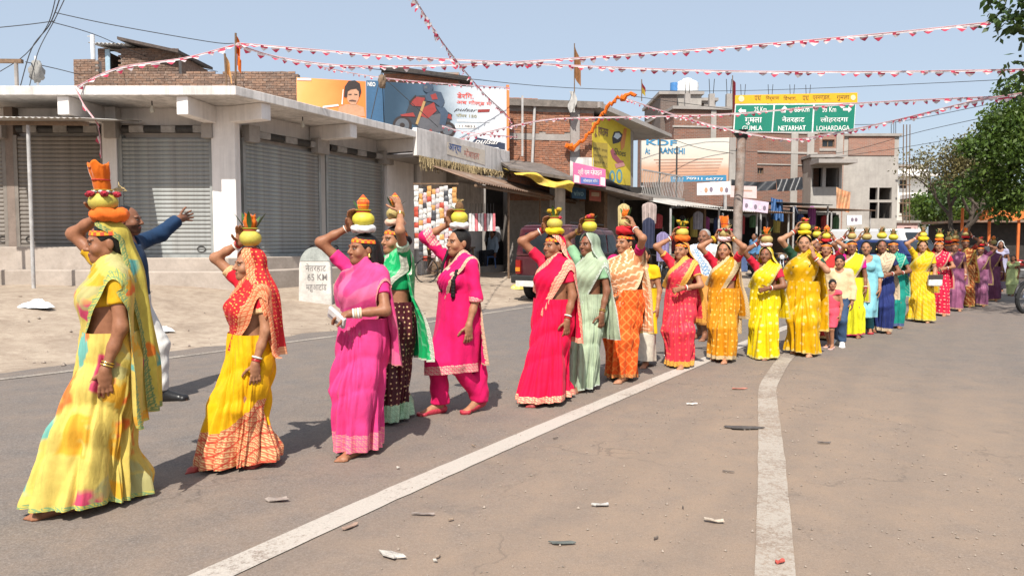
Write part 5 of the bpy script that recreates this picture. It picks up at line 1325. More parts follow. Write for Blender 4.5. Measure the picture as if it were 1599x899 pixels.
# counter with jars
ct = root_at('shop_counter', FR.pt(UE + 1, gk), 'plank counter crowded with jars under the hanging packets', 'counter')
P_(FR.boxes('counter_top', [(UE + .1, UE + 2.0, gk + .82, gk + .87, .3, 1.0)], WOOD), ct)
for u in (.15, 1.95): P_(FR.boxes('counter_leg', [(UE + u - .03, UE + u + .03, gk - .2, gk + .82, .35, .95)], WOOD), ct)
for k in range(11):
    p = FR.pt(UE + .22 + k * .16, gk + .87, .55 + .2 * (k % 2)); jr = tag(MB().lathe([(.04, 0), (.05, .01), (.05, .12), (.04, .14), (.042, .17), (.01, .18)], 10, p).build('jar', mat('jar%d' % (k % 4), [(.5, .3, .12), (.45, .1, .08), (.5, .48, .2), (.55, .5, .45)][k % 4], .4), None, True), 'small jar in the row standing on the plank counter', 'jar', 'jars on the counter')
# hanging strips of packets
PKC = [(.66, .64, .62), (.60, .58, .55), (.48, .08, .05), (.66, .62, .58), (.66, .34, .12), (.64, .62, .60), (.07, .07, .08), (.58, .40, .42)]
PKM = [mat('packet foil %d' % i, c, .35, .15, 40, bumps=.2) for i, c in enumerate(PKC)]
pk = MB(); pr = []
for j in range(5):
    for i in range(5): x, y = i / 4 - .5, j / 4 - .5; pr.append((x * .15, -.02 * math.cos(x * 3) * math.cos(y * 3), y * .155))
pkm = mesh_np('packet', pr, grid_faces(5, 5), True)
for i in range(4): pass
pk_meshes = []
for i, m in enumerate(PKM): me = pkm.copy(); me.materials.append(m); pk_meshes.append(me)
rzF = math.atan2(FR.ex.y, FR.ex.x)
for sidx in range(10):
    n = 12 + (sidx * 7) % 3; top = at(650 + sidx * 6.6, 289 + (sidx * 5) % 7, 20.6 + .05 * (sidx % 3))
    s = root_at('packet_strip', top, 'hanging strip of shiny snack packets at the kiosk, one of a row', 'packets', 'strips of snack packets')
    P_(MB().tube([top, top - Vector((0, 0, n * .145))], .005, 4).build('string', mat('cord', (.5, .45, .4))), s)
    for k in range(n):
        o = link('packet', pk_meshes[(sidx * 3 + k // 4 + (k * k) % 3) % 8 if k > 1 or sidx % 3 else (3 + sidx % 2)], None); o.location = Vector((rr.uniform(-.01, .01), -.012, -.08 - k * .145)); o.rotation_euler = (rr.uniform(-.2, .2), rr.uniform(-.12, .12), rr.uniform(-.35, .45)); o.scale = (.82, 1, .92); o.parent = s
P_(MB().bar(at(645, 287, 20.62), at(716, 287, 20.62), .04).build('rail', WOOD), ks)
# row of hanging bags further along
for k in range(9):
    p = at(734 + k * 4.6, 333, 21.4 + .03 * k); b_ = root_at('hanging_bag', p, 'pale cloth bag hanging in the row beside the snack packets', 'bag', 'bags hanging at the kiosk')
    P_(MB().box(p + Vector((0, 0, -.26)), (.075, .25, .5), Matrix.Rotation(.15, 3, 'Z'), .85).build('bag_body', mat('bag %d' % (k % 3), [(.66, .62, .60), (.70, .66, .64), (.60, .16, .18)][k % 3], .7, .2, 9), None), b_); P_(MB().tube([p + Vector((0, 0, -.02)), p + Vector((0, 0, .28))], .008, 5).build('strap', DARKMETAL), b_)
# people in the shop shade
p = FR.pt(UE + 5.6, gk + .18, -.2); man(0, 0, 0, 250, 'man in a pale shirt standing in the shade of the open shop', C('pale grey shirt', (.52, .52, .54)), C('charcoal trousers', (.04, .04, .05)), loc=(p.x, p.y, p.z), H=1.66, res=.7, beard=False, shoe=BLACKSHOE, stride=.08)
p = FR.pt(UE + 4.5, gk - .25, .35); man(0, 0, 0, 215, 'man in a light blue shirt sitting at the edge of the kiosk', C('light blue shirt', (.36, .46, .58)), C('charcoal trousers', (.04, .04, .05)), loc=(p.x, p.y, gk + .18 - .36), H=1.62, res=.7, beard=False, seat=True, shoe=BLACKSHOE)
st_ = FR.pt(UE + 4.5, gk + .0, .3); stl = root_at('stool', st_, 'small blue plastic stool under the seated man', 'stool'); P_(bevelled(MB().box((st_.x, st_.y, gk + .50), (.34, .34, .05)).build('seat', mat('blue plastic', (.06, .14, .36), .4), None), .015), stl)
for sx in (-1, 1):
    for sy in (-1, 1): P_(MB().bar((st_.x + sx * .12, st_.y + sy * .12, gk + .48), (st_.x + sx * .16, st_.y + sy * .16, gk + .10), .035).build('leg', mat('blue plastic', (.06, .14, .36), .4)), stl)

# ---------------------------------------------------------------- brick building with the shoe shop mural
FBk = Face((px2x(792, 27.0), 27.0), (px2x(926, 27.6), 27.6)); bk = root_at('brick_building', FBk.pt(2, 0), 'two storey raw brick building with a yellow painted shoe advertisement on its street side', 'building')
zt_, zb_ = FBk.uz(850, 168)[1], FBk.uz(850, 214)[1]; L = FBk.L
hl = [(FBk.u(846), FBk.u(851), zb_ - .02, zb_ + .16), (FBk.u(880), FBk.u(886), zb_ - .02, zb_ + .16)]
P_(bricks(FBk, 0, FBk.u(889), 3.0, zb_ - .12, BRICKM, None, 0, hl, seed=7), bk); P_(bricks(FBk, 0, FBk.u(889), zb_ + .12, zt_ - .1, BRICKM, None, 0, hl, seed=8), bk); P_(bricks(FBk, FBk.u(904), L - .02, 3.0, zt_ - .1, BRICKM, None, 0, (), seed=9), bk)
P_(bricks(FBk, 0, FBk.u(840), zt_ + .1, FBk.uz(820, 152)[1], BRICKM, None, -.1, (), seed=10), bk)
P_(FBk.boxes('wall_core', [(0, L, 0, zt_, -7, .011)], MORT), bk)
P_(FBk.boxes('concrete_band', [(0, FBk.u(889), zb_ - .12, zb_ + .10, .011, .055), (FBk.u(889.5), FBk.u(903.5), 2.6, zt_, .011, .065)], CONC), bk)
P_(FBk.boxes('roof_slab', [(-.05, L + .3, zt_, zt_ + .24, -7, .22)], mat('mossy slab edge', (.18, .155, .135), .95, .25, 5, bumps=.6)), bk)
P_(MB().tube([FBk.P(834, 165, .12), FBk.P(830, 255, .12)], .05, 8).build('drain_pipe', mat('pale pipe', (.46, .44, .42), .6), None, True), bk)
P_(FBk.boxes('plaster_patch', [(FBk.u(889), FBk.u(925), FBk.uz(900, 275)[1], FBk.uz(900, 246)[1], .06, .075)], OLDWHITE), bk)
# street side: receding to the right
FY = Face(FBk.pt(L, 0).xy, (px2x(988, 30.2), 30.2))
YEL_ = mat('yellow wall paint', (.66, .50, .04), .75, .07, 1.5, dirt=(.45, .34, .08), dirt_amt=.4, bumps=.1)
P_(FY.boxes('street_wall', [(.02, FY.L, 0, zt_ - .3, -6, -.01)], CONC), bk)
P_(FY.decal('mural', [(924.5, 192), (949, 182), (984, 190), (984, 290), (924.5, 283)], YEL_, None, .0, .02), bk)
BR, BLm, DKm = flat('mural brown', (.20, .09, .05)), flat('mural teal', (.12, .34, .42)), flat('mural black', (.035, .03, .03))
T(bk, FY, 'शू हाउस', 925, 196, 949, 219, BR, d=.03, bold=.02)
P_(FY.decal('mural_panel', [(925, 222), (948, 224), (948, 262), (925, 259)], flat('mural dull yellow', (.46, .33, .05)), None, .022), bk)
T(bk, FY, 'सभी तरह', 926, 229, 947, 238, DKm, d=.04); T(bk, FY, 'चप्पल उचित', 926, 240, 947, 248, DKm, d=.04); T(bk, FY, 'मूल्य में ।', 926, 250, 946, 258, DKm, d=.04)
art(FY, bk, [('mural_shape', [(955, 215), (958, 206), (966, 205), (971, 210), (972, 218), (965, 223), (956, 225)], DKm, .024), ('mural_shape', [(957, 214), (960, 208), (966, 208), (969, 213), (963, 218)], flat('mural pale', (.55, .62, .66)), .03), ('mural_shape', [(952, 236), (956, 231), (960, 240), (968, 250), (973, 252), (971, 257), (962, 254), (955, 246)], flat('mural plum', (.32, .08, .10)), .024), ('mural_shape', [(959, 256), (973, 254), (975, 259), (961, 263)], flat('mural pink', (.62, .28, .26)), .026),
    ('mural_shape', disc(955, 276, 4.5, 10), BLm, .024), ('mural_shape', disc(966, 275, 4.8, 11), BLm, .024), ('mural_shape', disc(955, 276, 2.2, 6), YEL_, .03), ('mural_shape', disc(966, 275, 2.4, 7), YEL_, .03), ('mural_shape', [(968, 222), (974, 200), (978, 202), (974, 230), (969, 236)], flat('mural orange', (.62, .22, .05)), .026)])
T(bk, FY, 'Shoes', 958, 231, 976, 245, DKm, d=.034, shear=.2)
# overhanging roof and balcony
P_(MB().add([FY.pt(-.1, zt_ + .22, .3), FY.pt(FY.L + 1.2, zt_ - .48, 1.1), FY.pt(FY.L + 1.2, zt_ - .40, -5), FY.pt(-.1, zt_ + .26, -5), FY.pt(-.1, zt_ + .02, .3), FY.pt(FY.L + 1.2, zt_ - .60, 1.1), FY.pt(FY.L + 1.2, zt_ - .6, -5), FY.pt(-.1, zt_ + .02, -5)], [(0, 1, 2, 3), (7, 6, 5, 4), (0, 4, 5, 1), (1, 5, 6, 2), (2, 6, 7, 3), (3, 7, 4, 0)]).build('roof_overhang', CONC), bk)
P_(FY.boxes('balcony_wall', [(FY.L, FY.L + 2.4, 3.4, zt_ - .9, -3.5, -2.6)], DARK), bk)
P_(FY.boxes('balcony_slab', [(FY.L - 1.4, FY.L + 2.6, 3.15, 3.35, -3, 1.1)], CONC), bk)
for k in range(5): P_(MB().bar(FY.pt(FY.L + .3 + k * .55, 3.3, 1.0), FY.pt(FY.L + .3 + k * .55, zt_ - .8 - k * .03, 1.0), .06).build('balcony_post', DARKMETAL), bk) if k in (0, 3) else None
rl_ = P_(MB().bar(FY.pt(FY.L - 1.3, 4.25, 1.02), FY.pt(FY.L + 2.5, 4.25, 1.02), .05).build('railing', POLE), bk)
for k in range(26): o = MB().tube([FY.pt(FY.L - 1.3 + k * .15, 3.35, 1.02), FY.pt(FY.L - 1.3 + k * .15 + .03, 3.8, 1.08), FY.pt(FY.L - 1.3 + k * .15, 4.24, 1.02)], .013, 5).build('baluster', POLE); o.parent = rl_
# white roof cloth and rooftop flags
def flagpole(px, py0, py1, Y, label, cols, flagw=.35, lean=0.0):
    p = at(px, py1, Y); q = at(px + lean, py0, Y)
    r = root_at('flag_pole', p, label, 'flag'); P_(MB().tube([p, q], .022, 6).build('pole', WOOD), r)
    for k, c in enumerate(cols):
        a = q.lerp(p, .02 + .42 * k / len(cols)); b_ = q.lerp(p, .02 + .42 * (k + 1) / len(cols) + .12); n = 8; V = []
        for i in range(n):
            t = i / (n - 1)
            for s in (0, 1): e = (a if s == 0 else b_) + Vector((flagw * t * .35, .10 * math.sin(5 * t + k), -flagw * t * (.9 - .3 * s))); V.append(e)
        o = link('flag', mesh_np('flag', V, grid_faces(n, 2), True), cloth('flag %s' % (c,), c, trans=.2)); P_(o, r)
    return r
OR, MR, YL_ = (.80, .17, .02), (.30, .03, .05), (.62, .44, .06)
flagpole(897, 68, 160, 29.5, 'tall ragged brown flag on the raw brick building roof', [(.34, .16, .07)], .7); flagpole(1002, 124, 158, 33, 'small striped flag behind the balcony roof', [MR, YL_], .45); flagpole(1144, 118, 215, 36, 'thin pole with a tiny dark red flag behind the green road sign', [MR], .35)
flagpole(368, 52, 138, 15.9, 'pole with orange festival flags on the corner of the white roof slab', [OR, OR], .35); flagpole(354, 84, 136, 15.6, 'short pole with a folded orange flag beside the roof corner', [(.72, .40, .16)], .45, -3)
ts = at(893, 165, 27.3); wc = tag(sheet('hanging_cloth', np.stack([np.stack([ts.x + .24 * (t - .5) + .05 * np.sin(7 * s + 5 * t) , ts.y - .30 - .05 * np.cos(9 * t + s * 4), ts.z + .45 - .75 * s + 0 * t], -1) for s in np.linspace(0, 1, 14) for t in [np.linspace(0, 1, 10)]]), cloth('grey white rag', (.55, .53, .50))), 'grey white rag hanging over the brick roof edge', 'cloth')
# orange marigold garland swag on the brick wall
pts_ = [FBk.P(882, 233, .25), FBk.P(900, 226, .3), FBk.P(920, 205, .4), FBk.P(937, 175, .8), FBk.P(950, 163, 1.1), FBk.P(972, 158, 1.4)]
sw = root_at('garland_swag', pts_[0], 'bunched orange cloth garland sagging from the brick wall to the roof corner', 'garland'); dn, _ = path_interp([tuple(p) for p in pts_], 46); dn[:, 2] += .05 * np.sin(np.arange(46) * 1.1) + .03 * np.sin(np.arange(46) * 2.7)
P_(MB().tube([tuple(p) for p in dn], [.035 + .045 * abs(math.sin(i * 1.7)) + (.07 if i < 5 or i in (38, 39) else 0) for i in range(46)], 7).build('swag_cloth', M_ORANGE, None, True), sw)

# ---------------------------------------------------------------- low roofs, tarpaulin and signs below the brick building
FS = Face((px2x(800, 24.8), 24.8), (px2x(1030, 26.5), 26.5)); ls = root_at('low_shop_row', FS.pt(2, 0), 'row of dark open shops under a sagging tin roof below the brick building', 'shop')
zs = FS.uz(900, 292)[1]; FS2 = Face(FS.pt(0, 0, 1.3).xy, FS.pt(FS.L, 0, 1.3).xy)
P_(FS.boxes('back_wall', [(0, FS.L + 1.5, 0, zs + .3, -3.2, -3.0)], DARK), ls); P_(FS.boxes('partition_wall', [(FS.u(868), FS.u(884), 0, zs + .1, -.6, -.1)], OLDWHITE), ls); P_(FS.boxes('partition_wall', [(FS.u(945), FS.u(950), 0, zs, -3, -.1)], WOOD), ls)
P_(MB().add([FS2.P(796, 262), FS2.P(885, 276), FS2.P(1020, 308), FS.P(1020, 296, -3), FS.P(880, 246, -2), FS.P(800, 236, -2), FS2.P(796, 266), FS2.P(885, 281), FS2.P(1020, 314), FS.P(1020, 302, -3), FS.P(880, 252, -2), FS.P(800, 240, -2)], [(0, 1, 4, 5), (1, 2, 3, 4), (6, 11, 10, 7), (7, 10, 9, 8), (0, 6, 7, 1), (1, 7, 8, 2), (2, 8, 9, 3), (5, 4, 10, 11), (4, 3, 9, 10), (0, 5, 11, 6)]).build('roof', mat('sooty tin roof', (.12, .10, .088), .85, .3, 3, dirt=(.28, .23, .19), dirt_amt=.5)), ls)
P_(MB().add([FS.P(930, 283, 1.0), FS.P(985, 312, 1.0), FS.P(990, 302, -1.0), FS.P(936, 276, -1.0)], [(0, 1, 2, 3)]).build('roof_sheet', mat('pale blue sheet', (.34, .42, .52), .6, .12, 4)), ls)
n1_, n2_ = 22, 14; S_, T_ = np.meshgrid(np.linspace(0, 1, n1_), np.linspace(0, 1, n2_)); tp_ = np.zeros((n2_, n1_, 3))
for j in range(n2_):
    for i in range(n1_):
        s, t = S_[j, i], T_[j, i]; p = FS2.P(798 + 90 * s, 258 + 14 * s + 28 * t * (.6 + .5 * s) + 3 * math.sin(9 * s + 3 * t), -.9 + 1.3 * min(1, t * 1.6) + .10 * math.sin(11 * s + 7 * t) + .06 * math.sin(23 * s - 5 * t)); tp_[j, i] = p
tag(sheet('tarpaulin', tp_, YT), 'crumpled yellow tarpaulin thrown over the tin roof edge', 'tarpaulin')
ps = root_at('pink_shop_sign', FS.P(918, 290, 1.3), 'pink shop signboard with white lettering and a blue strip above the dark shops', 'sign')
P_(FS2.decal('sign_panel', [(894, 254), (944, 265), (944, 292), (894, 286)], flat('sign pink', (.66, .16, .34)), None, .04, .04), ps); T(ps, FS2, 'श्री राम मोबाइल', 901, 263, 938, 277, WHt, d=.09, bold=.01)
P_(FS2.decal('sign_strip', [(905, 277), (934, 280), (934, 289), (905, 286.5)], flat('sign blue', (.12, .16, .42)), None, 0.082, .008), ps); T(ps, FS2, 'मोबाइल शॉप', 909, 279.5, 931, 286, WHt, d=.10); P_(FS2.decal('print', [(895, 273), (903, 275), (903, 286), (895, 285)], flat('print white', (.75, .73, .70)), None, 0.082, .008), ps); P_(FS2.decal('print', [(936, 277), (943, 278), (943, 291), (936, 289)], flat('print white', (.75, .73, .70)), None, 0.082, .008), ps)
vs = root_at('blue_shop_sign', FS.P(907, 310, -.05), 'small dark blue sign with pale letters inside the shaded shop', 'sign'); P_(FS.decal('sign_panel', [(894, 292), (916, 294), (916, 311), (894, 309)], flat('sign dark blue', (.03, .10, .20)), None, -.1, .04), vs); T(vs, FS, 'vivo', 897, 297, 912, 306, flat('sign pale blue', (.30, .52, .62)), d=-.05)
rs = root_at('red_poster', FS.P(930, 312, 0), 'faded red poster hanging beside the blue shop sign', 'poster'); P_(FS.decal('poster_sheet', [(921, 296), (939, 298), (939, 315), (921, 313)], flat('poster red', (.36, .10, .07)), None, -.05, .02), rs); P_(FS.decal('print', [(924, 300), (936, 301), (936, 307), (924, 306)], flat('poster cream', (.5, .38, .28)), None, -.02, .01), rs)
def garment(px, py, Y, h, w, c, label, kind='shirt', i=0):
    p = at(px, py, Y); r = root_at('hanging_garment', p, label, 'clothes', 'clothes hanging at the shops'); m = cloth('garment %d' % i, c, motif=tuple(min(1, x * 1.7 + .05) for x in c), mkind='lattice', mscale=24, mfac=.35)
    n = 11; t = np.linspace(0, 1, n); A = np.linspace(0, 2 * np.pi, 18, endpoint=False); P = []
    for k in t: ww = w / 2 * (np.interp(k, [0, .08, .16, 1], [.25, .85, 1, .92])); P.append(np.stack([p.x + ww * np.cos(A), p.y + (.08 + .02 * np.cos(5 * A + k * 4)) * np.sin(A), np.full(18, p.z - h * k)], -1))
    P_(sheet('cloth', np.array(P), m, None, True, np.tile(np.stack([A * .1, A * 0 + .5], -1), (n, 1, 1))), r); P_(MB().tube([p, p + Vector((0, 0, .15))], .008, 5).build('hook', DARKMETAL), r)
for i, (px, py, Y, h, w, c, nm) in enumerate([(974, 318, 24.6, .8, .4, (.56, .44, .20), 'mustard shirt hanging from the shop roof edge'), (1014, 316, 24.8, .7, .5, (.42, .33, .30), 'beige checked shirt on a hanger at the shop front'), (1013, 340, 24.5, 1.0, .42, (.03, .035, .07), 'dark trousers hanging below the checked shirt'), (1090, 330, 29, .7, .4, (.30, .30, .36), 'grey shirt hanging in the dark shop by the blue sheet'), (1268, 322, 36, .9, .4, (.30, .08, .30), 'purple dress hanging under the far awning'), (1240, 322, 36, .8, .4, (.12, .14, .20), 'pair of dark jeans under the far awning'), (1035, 362, 23.0, .9, .4, (.24, .20, .36), 'lavender print dress on display by the parked bikes')]): garment(px, py, Y, h, w, c, nm, i=i)

_gc = [(.40, .06, .07), (.08, .12, .30), (.50, .40, .10), (.10, .22, .12), (.46, .42, .40), (.34, .08, .26), (.05, .05, .06)]
_gn = ['crimson kurta', 'navy kurta', 'ochre shawl', 'green shawl', 'pale shirt', 'violet dupatta', 'black coat']; _gp = ['under the pale tin awning', 'beside the rusty sign pole', 'by the blue tarpaulin', 'under the far rusty awning']
for i in range(16): garment(1028 + i * 18.5, 334 + (i * 7) % 6, 28.2 + i * .62, .55 + .1 * (i % 4), .34, _gc[(i * 3) % 7], _gn[(i * 3) % 7] + ' hanging with other clothes ' + _gp[i // 4], i=10 + (i * 3) % 7)
# ---------------------------------------------------------------- board of the institute, and houses behind
FK = Face((px2x(1000, 33), 33.0), (px2x(1140, 34), 34.0)); kb = root_at('institute_board', FK.P(1070, 290), 'large faded white and orange board reading RANCHI with a blue phone strip', 'billboard')
P_(FK.decal('board_panel', [(1001, 220), (1138, 215), (1136, 283), (1001, 285)], gradmat('cream orange print', [(.30, (.58, .33, .20)), (.42, (.62, .36, .24)), (.52, (.66, .57, .47)), (.75, (.68, .64, .56))], .30, -1.1, 2), None, 0, .06), kb)
BLt = flat('board blue', (.05, .24, .42))
T(kb, FK, 'KDF', 1008, 218, 1056, 228, BLt, d=.08, bold=.02); T(kb, FK, 'RANCHI', 1028, 230.5, 1068, 241, BLt, d=.08, bold=.03); T(kb, FK, 'At', 1006, 231, 1014, 241, BLt, d=.08, bold=.02)
for k in range(6): P_(FK.decal('print_line', [(1020 + 3 * k, 249 + 4.6 * k), (1128 - 2 * k, 247.5 + 4.6 * k), (1128 - 2 * k, 249.2 + 4.6 * k), (1020 + 3 * k, 250.8 + 4.6 * k)], flat('board rust', (.50, .30, .22)), None, .062, .006), kb)
P_(FK.decal('phone_strip', [(1046, 275.5), (1133, 273.5), (1133, 282.5), (1046, 284.5)], BLt, None, .064, .01), kb); T(kb, FK, '✆ : 70911 66777', 1050, 275.8, 1128, 282.4, WHt, d=.09, bold=.02)
for px in (1004, 1134): P_(MB().bar(FK.P(px, 222, -.1), FK.P(px, 340, -.1), .12).build('board_leg', POLE), kb)
FRBRK = brick_tex('far brick', (.36, .17, .11), (.28, .13, .09), (.40, .35, .31)); FRBRK2 = brick_tex('far pale brick', (.36, .155, .10), (.28, .12, .08), (.32, .27, .23))
GLASS = mat('dark window glass', (.02, .022, .025), .15, .2, 3, bumps=0)
def house(name, label, x0, x1, Y0, Y1, ytop, m, holes=(), bands=(), cols=(), depth=7.0, zb=0.0, roof=True, roofm=CONC, pane=True, xref=None, cat='building'):
    f = Face((px2x(x0, Y0), Y0), (px2x(x1, Y1), Y1)); zt = f.uz(xref or (x0 + x1) / 2, ytop)[1]; r = root_at(name, f.pt(f.L / 2, zb), label, cat)
    hs = []
    for (a, b, c, d) in holes: u0, z1 = f.uz(a, b); u1, z0 = f.uz(c, d); hs.append((u0, u1, z0, z1))
    P_(f.wall(0, f.L, zb, zt, hs, -.25, 0).build('wall', m), r)
    P_(f.boxes('wall', [(0, .2, zb, zt - .02, -depth, -.25), (f.L - .2, f.L, zb, zt - .02, -depth, -.25), (.2, f.L - .2, zb, zt - .03, -depth - .2, -depth)], m), r)
    if roof: P_(f.boxes('roof', [(-.12, f.L + .12, zt, zt + .16, -depth - .2, .15)], roofm), r)
    for u0, u1, z0, z1 in hs:
        if pane: w = P_(f.boxes('window', [(u0, u0 + .06, z0, z1), (u1 - .06, u1, z0, z1), (u0 + .06, u1 - .06, z1 - .06, z1), (u0 + .06, u1 - .06, z0, z0 + .06), ((u0 + u1) / 2 - .03, (u0 + u1) / 2 + .03, z0 + .06, z1 - .06)], WOOD, None, -.16, -.10), r); q = f.boxes('pane', [(u0 + .02, u1 - .02, z0 + .02, z1 - .02)], GLASS, None, -.15, -.13); q.parent = w
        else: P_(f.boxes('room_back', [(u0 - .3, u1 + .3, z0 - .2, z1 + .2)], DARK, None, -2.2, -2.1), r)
    for (a, b, c, d) in bands: u0, z1 = f.uz(a, b); u1, z0 = f.uz(c, d); P_(f.boxes('concrete_band', [(u0, u1, z0, z1)], CONC2, None, -.01, .05), r)
    for (a, b, c, d) in cols: u0, z1 = f.uz(a, b); u1, z0 = f.uz(c, d); P_(f.boxes('column', [(u0, u1, z0, z1)], CONC2, None, -.01, .07), r)
    return f, r
FRN = brick_tex('mid brick', (.27, .105, .062), (.17, .072, .048), (.24, .20, .17))
house('stair_tower', 'grey concrete stair tower with a white water tank on top', 1054, 1092, 42, 42, 148, CONC2, depth=5, zb=0)
house('brick_annexe', 'dark brick annexe on the left of the grey stair tower', 1029, 1054, 41.5, 41.5, 148, brick_tex('dark brick', (.16, .11, .09), (.12, .085, .07), (.2, .17, .15)), depth=5)
house('roof_room', 'low grey roof room beside the stair tower', 1092, 1114, 43, 43, 158, CONC, [(1093, 161, 1099, 169)], depth=4)
tk = at(1078, 148, 43); wt = root_at('water_tank', (tk.x, tk.y, tk.z), 'white ribbed plastic water tank on the stair tower', 'water tank')
P_(MB().lathe([(.05, .0), (.62, .0), (.66, .06), (.63, .14), (.66, .22), (.63, .34), (.66, .44), (.63, .56), (.64, .66), (.5, .78), (.28, .86), (.26, .93), (.05, .94)], 24, (tk.x + .0, tk.y + .8, tk.z + .12)).build('tank_shell', mat('white tank plastic', (.78, .78, .77), .4, .04), None, True), wt)
P_(MB().lathe([(.05, 0), (.24, .0), (.24, .7), (.05, .72)], 16, (tk.x - .75, tk.y + .8, tk.z + .12)).build('side_drum', mat('blue drum', (.06, .2, .45), .4), None, True), wt)
house('brick_house', 'long brick house with concrete bands behind the white board', 1050, 1180, 40, 40.5, 172, FRN, [(1060, 240, 1068, 252), (1145, 232, 1152, 250), (1148, 255, 1152, 268)], [(1050, 196, 1180, 201)], [(1110, 172, 1116, 300), (1139, 215, 1147, 300)])
house('brick_block', 'three storey brick block with pale concrete frame behind the road sign', 1160, 1276, 44, 45, 176, FRN, [(1153 + 30, 262, 1192, 272)], [(1160, 235, 1276, 241), (1160, 255, 1262, 259), (1160, 204, 1276, 210)], [(1160, 176, 1168, 330), (1236, 176, 1243, 330), (1261, 176, 1268, 330)], depth=8)
house('brick_house', 'narrow brick house with a jutting concrete balcony box', 1268, 1314, 46, 46, 205, FRBRK2, [(1284, 218, 1303, 230)], [(1268, 232, 1314, 236)], [(1306, 205, 1313, 330)], depth=6)
fb, rb = house('balcony_house', 'shaded house front with an open veranda and thin columns', 1264, 1312, 43.5, 43.5, 246, CONC2, [(1268, 262, 1284, 292), (1290, 262, 1310, 292)], depth=4, pane=False)
P_(fb.boxes('canopy', [(-.1, fb.L + .3, fb.uz(1280, 258)[1], fb.uz(1280, 252)[1], 0, 1.3)], CONC), rb)
fc, rc = house('concrete_house', 'unfinished grey cement house with a raw brick top storey and open door bays', 1310, 1399, 47, 47, 213, CONC2, [(1358, 293, 1370, 312), (1373, 293, 1392, 312), (1358, 316, 1370, 341), (1373, 316, 1392, 341)], depth=9, pane=False)
u0, z1 = fc.uz(1325, 213); u1, z0 = fc.uz(1396, 243)
P_(fc.boxes('brick_infill', [(u0, u1, z0, z1 - .02)], FRBRK2, None, 0, .05), rc)
for px in (1402, 1407, 1412):
    p = fc.P(px, 350, .6); q = fc.P(px + 1, 185 + (px % 5) * 6, .6); P_(MB().tube([p, q], .03, 5).build('scaffold_pole', WOOD), rc)
for py in (262, 290, 318, 338): P_(MB().bar(fc.P(1396, py, .6), fc.P(1414, py, .6), .06).build('scaffold_board', WOOD), rc)
for px in (1393, 1397, 1400): P_(MB().tube([fc.P(px, 214, -.1), fc.P(px, 196 - (px % 3) * 3, -.1)], .02, 4).build('rebar', DARKMETAL), rc)
fw, rwh = house('white_house', 'white two storey house with a deep balcony beyond the cement house', 1398, 1446, 58, 58, 260, mat('bright white wall', (.72, .69, .64), .8, .04, .6, dirt=(.5, .46, .4), dirt_amt=.3), [(1405, 281, 1416, 294), (1405, 318, 1413, 333)], depth=8)
P_(fw.boxes('balcony', [(fw.u(1403), fw.L + .6, fw.uz(1420, 311)[1], fw.uz(1420, 305)[1], 0, 1.6)], WHITE), rwh); P_(fw.boxes('eave', [(0, fw.L + .5, fw.uz(1420, 276)[1], fw.uz(1420, 272)[1], 0, .9)], WHITE), rwh)
house('pink_shop', 'pink washed shop front under the white house', 1400, 1432, 52, 52, 348, mat('pink wash', (.60, .40, .38), .8), [(1412, 355, 1422, 380)], depth=3, pane=False)

for (px, Y, yt) in ((1162, 44.2, 176), (1205, 44.5, 176), (1239, 44.7, 176), (1264, 45, 176), (1075, 40.2, 172), (1113, 40.3, 172), (1140, 40.4, 172)):
    p = at(px, yt, Y); r_ = root_at('column_stub', (p.x, p.y + .3, p.z), 'raw concrete column stub with bare rods on the brick roof line', 'column', 'column stubs on the unfinished roofs'); P_(MB().box((p.x, p.y + .3, p.z + .45), (.28, .28, .9)).build('stub', CONC), r_)
    for dx_ in (-.09, .09): P_(MB().tube([(p.x + dx_, p.y + .3, p.z + .85), (p.x + dx_ * 1.6, p.y + .3, p.z + 1.7)], .018, 4).build('rod', DARKMETAL), r_)
# ---------------------------------------------------------------- far row of open stalls with awnings
FT = Face((px2x(1020, 27.5), 27.5), (px2x(1340, 39.0), 39.0)); fr_ = root_at('stall_row', FT.pt(5, 0), 'long dark row of open stalls under pale tin awnings across the street', 'shop')
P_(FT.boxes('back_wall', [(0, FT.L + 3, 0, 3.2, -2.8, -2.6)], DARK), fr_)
for k, (a, b, ya, yb, m) in enumerate([(1010, 1090, 300, 326, TIN), (1092, 1150, 318, 333, TIN), (1152, 1200, 326, 334, RUST), (1204, 1262, 312, 322, DARKMETAL), (1264, 1330, 322, 330, RUST)]):
    P_(corrugated(0, 0, (FT.P(a, ya - 2, -1.8), FT.P(b, ya + 6, -1.8)), (FT.P(a, yb - 3, 1.2), FT.P(b, yb, 1.2)), m, 'awning_sheet', .02, .16), fr_)
    for px in (a + 2, b - 2): p = FT.P(px, 330, 1.0); P_(MB().tube([(p.x, p.y, gz(p.x, p.y) - .1), (p.x, p.y, FT.P(px, yb + 1, 1.0).z)], .04, 6).build('awning_post', POLE), fr_)
for k in range(7): u = 1.2 + k * (FT.L - 2) / 6.5; P_(FT.boxes('partition_wall', [(u, u + .12, 0, 2.9, -2.6, -.2)], [DARK, WOOD, DARK][k % 3]), fr_)  # partition colours kept dark to deepen the shade under the awnings
# goods on the stall floors
rg = random.Random(12)
for k in range(26):
    u = .6 + k * (FT.L - 1) / 26; p = FT.pt(u, 0, .2 + rg.random() * .5); zz = gz(p.x, p.y); h = rg.uniform(.35, .95)
    o = bevelled(MB().box((p.x, p.y, zz + h / 2), (rg.uniform(.3, .6), .4, h), Matrix.Rotation(rg.uniform(-.5, .5), 3, 'Z'), .93).build('goods_crate', mat('crate %d' % (k % 6), [(.20, .12, .06), (.06, .10, .22), (.30, .10, .06), (.10, .16, .08), (.34, .30, .26), (.22, .05, .12)][k % 6], .7, .2, 8)), .03); tag(o, 'worn crate of goods standing in the shade of the stall row', 'crate', 'crates at the stalls')
